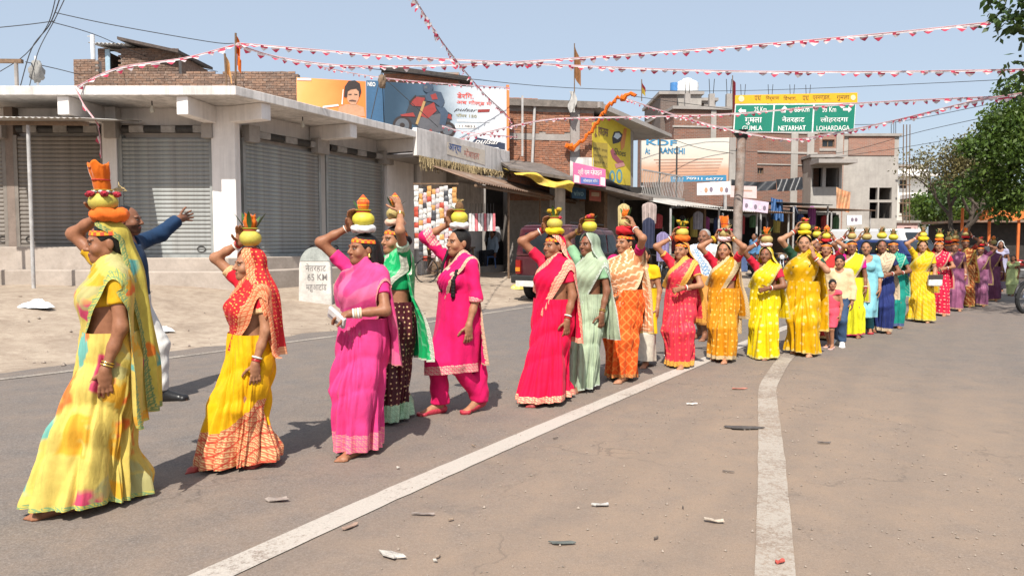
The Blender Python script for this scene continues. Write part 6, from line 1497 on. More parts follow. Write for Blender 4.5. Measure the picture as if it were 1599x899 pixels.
# small print boards and sheets over the stalls
def smallboard(name, label, pts, Y, m, prints=(), cat='sign'):
    f = Face((px2x(pts[0][0], Y), Y), (px2x(pts[1][0], Y), Y)); r = root_at(name, f.P(*pts[3]), label, cat); P_(f.decal('sign_panel', pts, m, None, 0, .05), r)
    for q, mm in prints: P_(f.decal('print', q, mm, None, .052, .008), r)
    return f, r
PW = flat('print pink white', (.70, .56, .60)); PG = flat('print grey dark', (.20, .16, .20))
smallboard('display_board', 'white board with rows of small product pictures above the stalls', [(1088, 286), (1140, 283), (1140, 304), (1088, 305)], 31, flat('board white', (.70, .66, .68)), [(disc(1094 + 8 * k, 296 + (k % 2), 2.6, 4), [PW, flat('print tan', (.48, .26, .15)), PG][k % 3]) for k in range(6)])
smallboard('faded_board', 'pale pink faded board hanging beside the rusty sign pole', [(1140, 290), (1181, 291), (1181, 310), (1140, 308)], 32, flat('board faded pink', (.62, .48, .46)), [([(1146, 296), (1174, 297), (1174, 299), (1146, 298)], flat('board rust', (.50, .30, .22)))])
smallboard('display_board', 'pinkish board with dark product pictures behind the sign pole', [(1158, 310), (1200, 316), (1198, 333), (1158, 328)], 30, flat('board lilac', (.62, .50, .60)), [(disc(1165 + 7 * k, 321 + k, 2.4, 3.6), [PG, PW][k % 2]) for k in range(5)])
smallboard('white_banner', 'small white banner with dark marks near the bare tree', [(1322, 336), (1345, 336), (1345, 350), (1322, 352)], 33, flat('board white', (.70, .66, .68)), [(disc(1330 + 6 * k, 343, 2.2, 3), PG) for k in range(2)], 'banner')
def drape(name, label, pts, Y, m, sag=.2, seed=0, cat='tarpaulin'):
    n = 18; r = np.random.RandomState(seed); (ax, ay), (bx, by), (cx_, cy_), (dx, dy) = pts; P = np.zeros((9, n, 3))
    for j in range(9):
        for i in range(n):
            s, t = i / (n - 1), j / 8; x = (ax + (bx - ax) * s) * (1 - t) + (dx + (cx_ - dx) * s) * t; y = (ay + (by - ay) * s) * (1 - t) + (dy + (cy_ - dy) * s) * t
            P[j, i] = at(x, y + sag * 10 * math.sin(math.pi * s) * (1 - .4 * t), Y - .12 * math.sin(13 * s + 3 * t + seed) - .25 * t)
    return tag(sheet(name, P, m), label, cat)
drape('black_sheet', 'black plastic sheeting sagging along the brick block wall', [(1142, 280), (1212, 282), (1212, 296), (1142, 298)], 35, mat('black plastic', (.025, .025, .027), .4, .3, 4), .3, 1); drape('black_sheet', 'folded black plastic flap tied up at the right of the sheeting', [(1212, 280), (1253, 276), (1254, 296), (1214, 299)], 34.8, mat('black plastic', (.025, .025, .027), .4, .3, 4), .1, 2)
drape('blue_sheet', 'blue tarpaulin hanging down between the stalls', [(1204, 308), (1222, 312), (1224, 346), (1204, 342)], 33, mat('blue tarpaulin', (.035, .10, .24), .55, .25, 4), .1, 3); drape('green_orange_sheet', 'green and orange painted sheet wall below the cement house', [(1306, 292), (1328, 300), (1326, 332), (1306, 326)], 41, mat('patched orange sheet', (.52, .24, .12), .7, .35, .7, dirt=(.25, .42, .22), dirt_amt=.8), .1, 4)
# ---------------------------------------------------------------- green direction sign
FG = Face((px2x(1146, 24.2), 24.2), (px2x(1337, 23.8), 23.8)); sg_b = G(1152, 452); yb = 24.1; xb = px2x(1153, yb)
sg = root_at('direction_sign', (xb, yb, gz(xb, yb)), 'green road direction sign with three panels and a yellow header on one rusty pole', 'road sign')
GRN = mat('sign green', (.006, .19, .125), .45, .05, 2, bumps=.03); SY = mat('sign yellow', (.72, .40, .012), .5, .05, 2, bumps=.03); SW = flat('sign white', (.74, .74, .72))
gx = lambda x, y: (1140 + x / 7.8, 140 + y / 7.8)
P_(FG.decal('header_panel', [gx(60, 72), gx(1548, 40), gx(1548, 160), gx(58, 175)], SY, None, 0, .03), sg)
P_(FG.decal('sign_backing', [gx(60, 180), gx(1528, 172), gx(1505, 525), gx(36, 525)], SW, None, 0, .03), sg)
for (a, b_, c, d) in (((70, 195), (525, 190), (502, 512), (48, 510)), ((545, 190), (1008, 188), (990, 512), (518, 512)), ((1028, 186), (1520, 180), (1498, 512), (1008, 512))):
    pn = P_(FG.decal('sign_panel', [gx(*q) for q in (a, b_, c, d)], GRN, None, .032, .012), sg)
DKB = flat('sign dark lettering', (.10, .05, .02))
for s, x0, x1 in (('पथ', 295, 372), ('िनर्माण', 432, 595), ('िवभाग,', 648, 805), ('पथ', 880, 955), ('प्रमण्डल,', 1003, 1215), ('गुमला', 1295, 1448)): T(sg, FG, s, *gx(x0, 78), *gx(x1, 140), DKB, d=.036)
for s, x0, y0, x1, y1 in (('गुमला', 178, 345, 382, 430), ('GUMLA', 145, 445, 388, 498), ('नेतरहाट', 628, 328, 900, 405), ('NETARHAT', 582, 445, 915, 498), ('लोहरदगा', 1095, 328, 1430, 405), ('LOHARDAGA', 1048, 445, 1450, 498)): T(sg, FG, s, *gx(x0, y0), *gx(x1, y1), SW, d=.05, bold=.012)
for s, x0, x1 in (('25 Km', 290, 440), ('68 Km', 780, 960), ('53 Km', 1120, 1285)): T(sg, FG, s, *gx(x0, 215), *gx(x1, 275), SW, d=.05, bold=.012)
P_(FG.decal('arrow', [gx(*q) for q in ((95, 262), (135, 222), (135, 248), (190, 248), (190, 278), (135, 278), (135, 300))], SW, None, .046, .006), sg); P_(FG.decal('arrow', [gx(*q) for q in ((660, 200), (700, 245), (672, 245), (672, 285), (644, 285), (644, 245), (618, 245))], SW, None, .046, .006), sg); P_(FG.decal('arrow', [gx(*q) for q in ((1475, 245), (1435, 205), (1435, 230), (1370, 230), (1370, 260), (1435, 260), (1435, 285))], SW, None, .046, .006), sg)
P_(FG.decal('emblem', [gx(*q) for q in disc(135, 115, 35, 38)], flat('sign emblem pale', (.72, .60, .40)), None, .032, .006), sg); P_(FG.decal('emblem', [gx(*q) for q in disc(1495, 100, 30, 32)], flat('sign emblem pale', (.72, .60, .40)), None, .032, .006), sg)
RUSTP = mat('rusty flaking pole', (.26, .21, .18), .75, .25, 5, dirt=(.17, .075, .035), dirt_amt=.9, bumps=.4)
ptop = FG.P(1162, 205, -.15); P_(MB().tube([(xb - .02, yb + .1, gz(xb, yb) - .2), (xb, yb + .1, 2.6), (ptop.x, ptop.y + .1, ptop.z + .05)], [.15, .145, .14], 14).build('pole', RUSTP, None, True), sg)
P_(MB().lathe([(.14, 0), (.16, .05), (.34, .28), (.35, .30), (.02, .31)], 12, (ptop.x, ptop.y + .1, ptop.z - .25)).build('pole_bracket', mat('black bracket', (.02, .02, .02), .5), None, True), sg)
for py in (172, 196): P_(MB().bar(FG.P(1148, py, -.05), FG.P(1334, py, -.05), .07).build('sign_rail', POLE), sg)
# ---------------------------------------------------------------- kilometre stone
kg = G(494, 471); ksn = root_at('kilometre_stone', kg, 'whitewashed kilometre stone with rounded top and black lettering by the road', 'milestone')
Hs = at(494, 386, kg.y).z - kg.z; wS = (at(520, 450, kg.y).x - at(469, 450, kg.y).x)
FM = Face((kg.x - wS / 2, kg.y - .05), (kg.x + wS / 2, kg.y + .06))
pr = [(0, -.15), (wS, -.15), (wS * .97, Hs * .60)] + [(wS / 2 + wS * .47 * math.cos(a), Hs * .62 + Hs * .38 * math.sin(a)) for a in np.linspace(.05, math.pi - .05, 16)] + [(wS * .03, Hs * .60)]
P_(bevelled(MB().prism([FM.pt(u, z + kg.z, .16) for u, z in pr], FM.n * -.36).build('stone_slab', mat('whitewashed stone', (.62, .58, .53), .9, .10, 3, dirt=(.28, .27, .24), dirt_amt=.65, bumps=.5), None), .03, 3), ksn)
KT = mat('smudged black paint', (.24, .22, .21), .8, .45, 9)
P_(FM.text('नेतरहाट', 478, 411, 510, 424, KT, None, d=.166), ksn); P_(FM.text('65 KM', 481, 427, 512, 437, KT, None, d=.166, bold=.008), ksn); P_(FM.text('महुआटांड', 479, 441, 511, 455, KT, None, d=.166), ksn)
gcap = [(wS / 2 + wS * .475 * math.cos(a), Hs * .62 + Hs * .385 * math.sin(a) + kg.z) for a in np.linspace(.35, math.pi - .35, 14)]
P_(MB().prism([FM.pt(u, z - .0, .164) for u, z in gcap], FM.n * .004).build('cap_paint', mat('faded green grey paint', (.36, .38, .35), .85, .2, 5), None), ksn)
# ---------------------------------------------------------------- vehicles
TYRE = mat('tyre rubber', (.018, .018, .018), .85, .2, 20); RIM = mat('dusty wheel steel', (.30, .29, .28), .5, .15, 9, metal=.5); TRIM = mat('black plastic trim', (.02, .02, .02), .6, .2, 9)
VGLASS = mat('tinted car glass', (.018, .022, .026), .08, .1, 2, bumps=0); CHROME = mat('chrome', (.6, .6, .6), .2, .05, 9, metal=1.0, bumps=0)
TAIL = mat('red tail lens', (.25, .012, .010), .2, .1, 9); AMB = mat('amber lens', (.65, .22, .02), .2, .1, 9); LAMP = mat('clear lamp lens', (.55, .56, .58), .12, .1, 9)
def wheel(root, x, y, r, w, sx):
    t = MB().lathe([(r * .62, -w / 2), (r * .92, -w / 2), (r, -w * .3), (r, w * .3), (r * .92, w / 2), (r * .62, w / 2)], 26, (x, y, r), Matrix.Rotation(math.pi / 2, 3, 'Y')).build('wheel', TYRE, root, True)
    MB().lathe([(.02, w * .36), (r * .2, w * .40), (r * .3, w * .30), (r * .55, w * .22), (r * .63, w * .46), (r * .64, -w * .4), (.02, -w * .4)], 20, (x, y, r), Matrix.Rotation(math.pi / 2 * sx, 3, 'Y')).build('rim', RIM, t, True)
def side_loft(prof, hw, m, name, root, bev=.03):
    """body from a side profile (y, z) and a half width per profile point"""
    V = []; n = len(prof)
    for s in (-1, 1):
        for (y, z), w in zip(prof, hw): V.append((s * w, y, z))
    F = [tuple(range(n)), tuple(range(2 * n - 1, n - 1, -1))] + [(i, n + i, n + (i + 1) % n, (i + 1) % n) for i in range(n)]
    return bevelled(MB().add(V, F).build(name, m, root), bev, 3)
def jeep(loc, rz, paint, label):
    """boxy station wagon, forward +Y, rear at y = -2"""
    r = empty('parked_jeep', loc, rz, label, 'car')
    low = [(-1.98, .48), (2.0, .48), (2.05, .70), (2.02, 1.02), (.85, 1.10), (.80, 1.12), (-2.0, 1.12)]
    side_loft(low, [.80, .80, .82, .80, .83, .83, .83], paint, 'body', r, .05)
    cab = [(-2.0, 1.115), (.82, 1.115), (.28, 1.78), (-1.90, 1.84)]
    side_loft(cab, [.825, .825, .72, .74], paint, 'cabin', r, .06)
    side_loft([(-1.86, 1.845), (.18, 1.795), (.12, 1.84), (-1.80, 1.90)], [.72, .70, .62, .64], paint, 'roof', r, .03)
    # glazing, 4 mm proud of the cabin sides
    for s in (-1, 1):
        for (y0, y1) in ((-1.80, -.95), (-.88, -.22), (-.15, .42)):
            def q(y, z): w = .825 + (.73 - .825) * (z - 1.115) / .70; return (s * (w + .006), y, z)
            pts = [q(y0, 1.22), q(y1, 1.22), q(y1 - (.22 if y1 > .3 else 0), 1.66), q(y0 + .02, 1.66)]
            MB().prism(pts, (s * .012, 0, 0)).build('side_window', VGLASS, r)
        MB().bar((s * .845, -1.9, 1.16), (s * .845, .8, 1.14), .02, .04).build('trim_strip', TRIM, r); MB().bar((s * .84, -1.2, .52), (s * .84, .9, .50), .10, .06).build('side_step', TRIM, r)
        for y in (-1.30, 1.32):
            wheel(r, s * .72, y, .36, .22, s)
            a = np.linspace(0, math.pi, 14); MB().tube([(s * .83, y + .47 * math.cos(k), .36 + .47 * math.sin(k)) for k in a], .035, 6).build('wheel_arch', TRIM, r)
        MB().box((s * .70, -2.03, .86), (.14, .05, .34)).build('tail_light', TAIL, r); MB().box((s * .70, -2.045, .80), (.13, .05, .10)).build('indicator', AMB, r)
        bevelled(MB().box((s * .92, .55, 1.22), (.14, .08, .18)).build('wing_mirror', TRIM, r), .02); MB().bar((s * .84, -.30, 1.0), (s * .86, -.42, 1.0), .03).build('door_handle', TRIM, r)
    MB().prism([(-.58, -2.012, 1.24), (.58, -2.012, 1.24), (.54, -1.945, 1.70), (-.54, -1.945, 1.70)], (0, -.02, 0)).build('rear_window', VGLASS, r)
    MB().prism([(-.70, .80, 1.20), (.70, .80, 1.20), (.62, .38, 1.70), (-.62, .38, 1.70)], (0, .03, .02)).build('windscreen', VGLASS, r)
    bevelled(MB().box((0, -2.10, .56), (1.66, .18, .20)).build('rear_bumper', TRIM, r), .03); bevelled(MB().box((0, 2.10, .56), (1.66, .18, .22)).build('front_bumper', TRIM, r), .03)
    MB().box((-.35, -2.20, .46), (.62, .02, .14)).build('number_plate', mat('white plate', (.62, .60, .56), .5), r); MB().lathe([(.05, -.09), (.34, -.09), (.36, 0), (.34, .09), (.05, .09)], 22, (.28, -2.13, .98), Matrix.Rotation(math.pi / 2, 3, 'X')).build('spare_wheel', TYRE, r, True)
    for s in (-1, 1):
        MB().bar((s * .60, -1.7, 1.95), (s * .58, .0, 1.92), .03).build('roof_rail', TRIM, r)
    return r
MAROON = mat('maroon car paint', (.060, .009, .016), .32, .10, 3, coat=.5, dirt=(.22, .13, .10), dirt_amt=.35, bumps=.03)
jp = at(902, 447, 19.8); jeep((jp.x + .15, jp.y, gz(jp.x, jp.y)), math.radians(55 - 90), MAROON, 'maroon boxy jeep parked on the dusty verge with its rear to the road')
def car(loc, rz, paint, label, name='parked_car', van=False):
    r = empty(name, loc, rz, label, 'van' if van else 'car')      # forward +Y
    if van:
        side_loft([(-2.1, .35), (2.0, .35), (2.08, .75), (1.75, 1.05), (1.25, 1.95), (-2.1, 1.98)], [.84, .84, .82, .83, .72, .74], paint, 'body', r, .08)
        ws = [(-.66, 1.755, 1.10), (.66, 1.755, 1.10), (.58, 1.37, 1.80), (-.58, 1.37, 1.80)]
    else:
        side_loft([(-2.0, .32), (1.95, .32), (2.02, .62), (1.90, .88), (.95, 1.03), (-1.95, 1.05)], [.84, .84, .80, .80, .85, .84], paint, 'body', r, .09); side_loft([(-1.9, 1.03), (.98, 1.02), (.25, 1.56), (-1.55, 1.60)], [.80, .80, .62, .62], paint, 'cabin', r, .08)
        ws = [(-.68, .93, 1.08), (.68, .93, 1.08), (.56, .36, 1.50), (-.56, .36, 1.50)]
    MB().prism(ws, (0, .025, .02)).build('windscreen', VGLASS, r)
    for s in (-1, 1):
        for y in (-1.25, 1.25): wheel(r, s * .74, y, .32, .2, s)
        yf = 1.93; bevelled(MB().box((s * .60, yf, .74), (.36, .14, .16)).build('headlight', LAMP, r), .03); bevelled(MB().box((s * .62, yf + .05, .42), (.20, .06, .10)).build('fog_light', LAMP, r), .02); bevelled(MB().box((s * .95, .75, 1.08), (.18, .08, .13)).build('wing_mirror', paint, r), .03)
        for y0, y1 in ((-1.3, -.45), (-.38, .35)):
            z0, z1 = (1.12, 1.48) if not van else (1.15, 1.75); w0 = .79 if not van else .825
            MB().prism([(s * (w0 - .01), y0, z0), (s * (w0 - .01), y1, z0), (s * (w0 - .13), y1 - .1, z1), (s * (w0 - .13), y0 + .05, z1)], (s * .02, 0, 0)).build('side_window', VGLASS, r)
    bevelled(MB().box((0, 1.99, .68), (.66, .08, .15)).build('grille', TRIM, r), .02); MB().box((0, 2.04, .68), (.64, .02, .025)).build('grille_bar', CHROME, r); bevelled(MB().box((0, 1.99, .42), (1.5, .12, .14)).build('front_bumper', TRIM, r), .03); MB().box((0, 2.07, .50), (.5, .02, .11)).build('number_plate', mat('white plate', (.62, .60, .56), .5), r)
    return r
cp = at(1413, 440, 26); car((cp.x, cp.y, gz(cp.x, cp.y)), math.radians(180 + 22), mat('dark blue car paint', (.018, .035, .13), .25, .08, 3, coat=.6, bumps=.02), 'dark blue car facing the procession under the trees')
cp = at(1378, 438, 29.5); car((cp.x, cp.y, gz(cp.x, cp.y)), math.radians(180 + 25), mat('white van paint', (.70, .70, .70), .3, .05, 3, coat=.4, bumps=.02), 'white van parked just behind the dark blue car', 'parked_van', True)
def motorcycle(loc, rz, tank, label, group=None):
    r = empty('parked_motorcycle', loc, rz, label, 'motorcycle', group)
    for y in (-.66, .66):
        w = MB(); a = np.linspace(0, 2 * math.pi, 25); w.tube([(0, y + .29 * math.cos(k), .31 + .29 * math.sin(k)) for k in a], .042, 8, False); t = w.build('wheel', TYRE, r, True)
        sp = MB()
        for k in range(8): sp.bar((0, y, .31), (0, y + .26 * math.cos(k * .785), .31 + .26 * math.sin(k * .785)), .014)
        sp.build('spokes', RIM, t); a = np.linspace(.3, 2.6, 10); MB().tube([(0, y + .36 * math.cos(k), .31 + .36 * math.sin(k)) for k in a], .03, 6).build('mudguard', tank, r, True)
    MB().bar((-.05, .68, .32), (-.05, .48, .95), .035).build('fork', CHROME, r); MB().bar((.05, .68, .32), (.05, .48, .95), .035).build('fork', CHROME, r)
    sheet('fuel_tank', blob(.17, .75, 3, .02, 2, 20, 14) * np.array([.75, 1.5, 1]) + np.array([0, .18, .80]), tank, r, True)
    bevelled(MB().box((0, -.38, .80), (.24, .72, .10), None, .85).build('seat', mat('black vinyl', (.02, .02, .02), .5), r), .04); bevelled(MB().box((0, .05, .48), (.26, .42, .32)).build('engine', mat('engine alloy', (.14, .14, .14), .5, .3, 12, metal=.6), r), .05); MB().tube([(.14, .15, .32), (.15, -.3, .28), (.16, -.85, .40)], .038, 8).build('exhaust', CHROME, r, True)
    MB().tube([(-.34, .38, 1.06), (-.2, .46, 1.04), (0, .48, 1.0), (.2, .46, 1.04), (.34, .38, 1.06)], .016, 6).build('handlebar', TRIM, r); MB().lathe([(.02, .12), (.08, .10), (.095, .02), (.06, -.06)], 14, (0, .56, .92), Matrix.Rotation(-math.pi / 2, 3, 'X')).build('headlight', LAMP, r, True)
    bevelled(MB().box((0, -.85, .72), (.14, .10, .08)).build('tail_light', TAIL, r), .02)
    MB().bar((0, .45, .85), (0, -.1, .42), .05).build('frame', TRIM, r); MB().bar((0, -.2, .75), (0, -.66, .33), .05).build('frame', TRIM, r)
    return r
BLK = mat('black bike paint', (.015, .015, .017), .25, .1, 5, coat=.5, bumps=.02); RDB = mat('red bike paint', (.30, .02, .02), .28, .1, 5, coat=.5, bumps=.02)
mc = at(1630, 482, 15.6); motorcycle((mc.x + .1, mc.y, 0), math.radians(110), BLK, 'black motorcycle ridden by the man in the checked blue shirt')
man(0, 0, 0, 200, 'man in a checked blue shirt sitting astride the black motorcycle', C('checked blue shirt', (.12, .20, .34), motif=(.4, .48, .6), mkind='lattice', mscale=26, mfac=.5), C('charcoal trousers', (.04, .04, .05)), loc=(mc.x + .25, mc.y + .12, 0.0), H=1.62, right='bars', left='bars', res=.8, seat=True, beard=True, shoe=BLACKSHOE)
mc2 = at(1600, 440, 24); motorcycle((mc2.x, mc2.y, gz(mc2.x, mc2.y)), math.radians(60), RDB, 'red motorcycle parked in the tree shade behind the rider')
for k, (px, Y) in enumerate(((1040, 23.6), (1062, 24.0), (1218, 27.0), (1232, 27.4))):
    p = at(px, 420, Y); motorcycle((p.x, p.y, gz(p.x, p.y)), math.radians(150 + 8 * k), [BLK, RDB][k % 2], 'motorcycle parked in front of the stall row ' + ('beside the lavender dress' if k < 2 else 'below the blue tarpaulin') + (', black tank' if k % 2 == 0 else ', red tank'))
def bicycle(loc, rz, label):
    r = empty('bicycle', loc, rz, label, 'bicycle'); FRM = mat('bicycle frame', (.10, .06, .05), .5, .2, 9)
    for y in (-.52, .52):
        w = MB(); a = np.linspace(0, 2 * math.pi, 33); w.tube([(0, y + .33 * math.cos(k), .34 + .33 * math.sin(k)) for k in a], .017, 6, False); t = w.build('wheel', TYRE, r, True); sp = MB()
        for k in range(18): sp.bar((0, y, .34), (0, y + .32 * math.cos(k * .349), .34 + .32 * math.sin(k * .349)), .004)
        sp.build('spokes', RIM, t)
    for a, b_ in (((0, -.52, .34), (0, -.06, .30)), ((0, -.52, .34), (0, -.22, .78)), ((0, -.22, .86), (0, -.06, .30)), ((0, -.06, .30), (0, .36, .74)), ((0, -.20, .78), (0, .34, .82)), ((0, .34, .95), (0, .52, .34))): MB().tube([a, b_], .016, 6).build('frame_tube', FRM, r)
    bevelled(MB().box((0, -.25, .90), (.15, .26, .06), None, .7).build('saddle', mat('black vinyl', (.02, .02, .02), .5), r), .02); MB().tube([(-.27, .22, 1.0), (-.16, .33, 1.0), (0, .34, .97), (.16, .33, 1.0), (.27, .22, 1.0)], .012, 6).build('handlebar', CHROME, r); MB().lathe([(.01, -.01), (.09, -.01), (.09, .01), (.01, .01)], 16, (.03, -.06, .30), Matrix.Rotation(math.pi / 2, 3, 'Y')).build('chainring', RIM, r); MB().box((0, -.52, .74), (.14, .36, .02)).build('carrier', FRM, r)
bp = at(694, 430, 20.2); bicycle((bp.x, bp.y, gz(bp.x, bp.y)), math.radians(-62), 'old bicycle leaning at the kiosk below the hanging packets')
# ---------------------------------------------------------------- trees
BARK = mat('rough bark', (.11, .085, .065), .95, .25, 9, bumps=.8, bdist=.03)
def leafmat(name, c, tr=.35):
    if name in _M: return _M[name]
    m, t, b, o = newmat(name); g_ = t.nodes.new('ShaderNodeNewGeometry')
    c_ = mixc(t, g_.outputs['Random Per Island'], tuple(x * .55 for x in c), tuple(min(1, x * 1.5) for x in c)); c_ = mixc(t, ramp(t, noise(t, coords(t), .8, 3), [(.45, 0.0), (.7, .5)]), c_, (c[0] * 1.9, c[1] * 1.5, c[2] * .8))
    t.links.new(c_, b.inputs['Base Color']); b.inputs['Roughness'].default_value = .5; tr_ = t.nodes.new('ShaderNodeBsdfTranslucent'); t.links.new(c_, tr_.inputs['Color']); ms = t.nodes.new('ShaderNodeMixShader'); ms.inputs[0].default_value = tr
    t.links.new(b.outputs[0], ms.inputs[1]); t.links.new(tr_.outputs[0], ms.inputs[2]); t.links.new(ms.outputs[0], o.inputs['Surface']); _M[name] = m; return m
def leaves(centres, radii, n, size, seed, flat_=.75):
    r = np.random.RandomState(seed); k = r.choice(len(centres), n, p=np.array(radii) ** 2 / np.sum(np.array(radii) ** 2)); C_ = np.array(centres)[k]; R_ = np.array(radii)[k][:, None]
    d = r.randn(n, 3); d /= np.linalg.norm(d, axis=1, keepdims=True); P = C_ + d * R_ * (r.rand(n, 1) ** .45) * np.array([1, 1, flat_])
    a = r.randn(n, 3); a /= np.linalg.norm(a, axis=1, keepdims=True); a[:, 2] -= .35; b_ = np.cross(a, r.randn(n, 3)); b_ /= np.linalg.norm(b_, axis=1, keepdims=True); s = size * (.6 + .8 * r.rand(n, 1))
    V = np.stack([P, P + a * s * .45 + b_ * s * .32, P + a * s, P + a * s * .45 - b_ * s * .32], 1).reshape(-1, 3); return V, np.arange(n * 4).reshape(-1, 4)
def limb(mb, p, d, L, r, depth, rr, tips, bend=.25, split=3, shrink=.66):
    pts, rs = [p], [r]; q = p; dd = d
    for i in range(4): dd = (dd + Vector((rr.uniform(-bend, bend), rr.uniform(-bend, bend), rr.uniform(-bend * .5, bend)))).normalized(); q = q + dd * L / 4; pts.append(q); rs.append(r * (1 - .11 * (i + 1)))
    mb.tube(pts, rs, 8 if r > .06 else 5)
    if depth == 0: tips.append((q, L)); return
    for k in range(split): nd = (dd + Vector((rr.uniform(-1, 1), rr.uniform(-1, 1), rr.uniform(-.2, .8))) * .75).normalized(); limb(mb, q if k else pts[3], nd, L * rr.uniform(.55, .85), r * shrink * rr.uniform(.7, 1), depth - 1, rr, tips, bend, split, shrink)
    if depth <= 1: tips.append((q, L))
def tree(name, label, loc, h, r, d0, L, depth, seed, lm, nleaf, lsize, clump, split=3, bend=.25, group=None, flat_=.75, extra=(), shrink=.66):
    rr = random.Random(seed); root = root_at(name, loc, label, 'tree', group); mb = MB(); tips = []; p0 = Vector(loc) - Vector((0, 0, .3)); d = Vector(d0).normalized()
    p1 = p0 + d * h * .5 + Vector((rr.uniform(-.1, .1), rr.uniform(-.1, .1), 0)); p2 = p0 + d * h; mb.tube([p0, p0 + d * .5, p1, p2], [r * 1.5, r * 1.1, r * .95, r * .85], 12)
    for k in range(split + 1): a = k * 6.28 / (split + 1) + rr.random(); limb(mb, p2, (d + Vector((math.cos(a), math.sin(a), rr.uniform(.2, .7))) * .9).normalized(), L, r * .6, depth, rr, tips, bend, split, shrink)
    P_(mb.build('trunk', BARK, None, True), root)
    cs = [tuple(t[0]) for t in tips] + [tuple(e[:3]) for e in extra]; rs = [clump * rr.uniform(.6, 1.25) for _ in tips] + [e[3] for e in extra]
    if nleaf: V, F = leaves(cs, rs, nleaf, lsize, seed, flat_); P_(link('crown', mesh_np('crown', V, F, False), lm), root)
    return root, tips
LG, LD, LB = leafmat('leaf bright green', (.075, .130, .020)), leafmat('leaf deep green', (.045, .085, .018)), leafmat('leaf dry brown', (.16, .11, .06), .2)
X = lambda px, Y: px2x(px, Y)
# the big tree whose crown leans over the right of the road: it shades the far end of the procession
tree('shade_tree', 'big leafy tree reaching in from the roadside with heart shaped leaves overhead', (13.6, 13.5, 0), 3.6, .32, (-.10, -.05, 1), 2.3, 3, 4, LD, 30000, .15, 1.0, extra=[(X(1575, 13.2), 13.2, px2z(22, 13.2), .6), (X(1560, 13.3), 13.3, px2z(15, 13.3), .4), (X(1585, 13.1), 13.1, px2z(40, 13.1), .35), (X(1590, 13.2), 13.2, px2z(0, 13.2), .8), (X(1552, 13.6), 13.6, px2z(32, 13.6), .22), (X(1590, 14), 14, px2z(95, 14), .30), (X(1577, 14), 14, px2z(135, 14), .28), (X(1604, 14), 14, px2z(120, 14), .6), (10.5, 13, 7.6, 1.4), (9.0, 11.5, 7.8, 1.3), (10.2, 10.2, 7.6, 1.4), (11.5, 15, 8.6, 1.5), (8.4, 13.4, 8.6, 1.1)])
BT = [tree('roadside_tree', 'large bright green tree with a dense crown on the right of the street', (X(1640, 25), 25, 0), 3.0, .30, (.02, 0, 1), 1.25, 3, 9, LG, 60000, .13, .6, extra=[(X(1532, 25), 25, px2z(225, 25), .75), (X(1560, 25), 25, px2z(190, 25), .9), (X(1590, 24.5), 24.5, px2z(180, 24.5), 1.2), (X(1506, 25.5), 25.5, px2z(228, 25.5), .5), (X(1510, 25.5), 25.5, px2z(290, 25.5), .6), (X(1575, 25), 25, px2z(140, 25), .7), (X(1560, 25), 25, px2z(320, 25), .7), (X(1595, 24), 24, px2z(220, 24), 1.3), (X(1545, 25), 25, px2z(275, 25), .8), (X(1575, 24.5), 24.5, px2z(250, 24.5), 1.2), (X(1585, 24.5), 24.5, px2z(300, 24.5), 1.0)])]
tree('bare_tree', 'half bare tree with thin brown foliage and forked trunk behind the last women', (X(1500, 32), 32, 0), 1.7, .20, (-.05, 0, 1), 1.75, 3, 15, leafmat('leaf drying olive', (.13, .12, .05), .25), 7000, .11, .75, split=3, bend=.35)
for k, (px, Y, zc, rd_, sd_, lm) in enumerate(((1455, 62, 4.6, 3.2, 21, LD), (1472, 55, 4.2, 2.8, 22, LG), (1495, 60, 5.4, 3.4, 23, LD), (1522, 50, 4.4, 3.0, 24, LD), (1550, 46, 3.2, 2.6, 25, LG), (1590, 44, 3.4, 3.0, 26, LD), (1625, 40, 3.4, 3.0, 27, LG))):
    tree('background_tree', ['dark leafy tree beyond the white house', 'pale green tree between the white house and the bare tree', 'dark round tree behind the bare tree', 'low dark tree behind the orange festival stall', 'greener tree right of the orange festival stall', 'dark tree behind the parked motorcycles', 'green tree beyond the parked motorcycles'][k], (X(px, Y), Y, 0), zc - 1.4, .18, (0, 0, 1), 1.1, 2, sd_, lm, 5200, .24, rd_ * .55, group='trees beyond the street')
# orange festival stall below the trees
of = at(1545, 345, 33); os_ = root_at('festival_stall', (of.x, of.y, 0), 'orange cloth festival stall frame below the trees', 'stall')
for dx_ in (-1.2, 0, 1.3): P_(MB().tube([(of.x + dx_, 33, 0), (of.x + dx_, 33, 3.0)], .06, 6).build('stall_post', mat('orange post', (.62, .15, .03), .7)), os_)
nn = np.linspace(0, 1, 16); P_(sheet('stall_cloth', np.stack([np.stack([of.x - .6 + 3.0 * nn, 33 - .2 * np.sin(9 * nn) - .3 * s, 3.0 - .45 * s - .12 * np.cos(12 * nn)], -1) for s in np.linspace(0, 1, 6)]), cloth('faded orange cloth', (.60, .17, .04)), None), os_)
# dark far shed right
sh = root_at('dark_shed', (X(1585, 36), 36, 0), 'low dark shed in the shade at the end of the street', 'shed'); P_(MB().box((X(1592, 36), 37.5, 1.2), (5.5, 3, 2.4)).build('wall', DARK), sh); P_(MB().box((X(1592, 36), 37.2, 2.5), (6, 4, .12)).build('roof', RUST), sh)
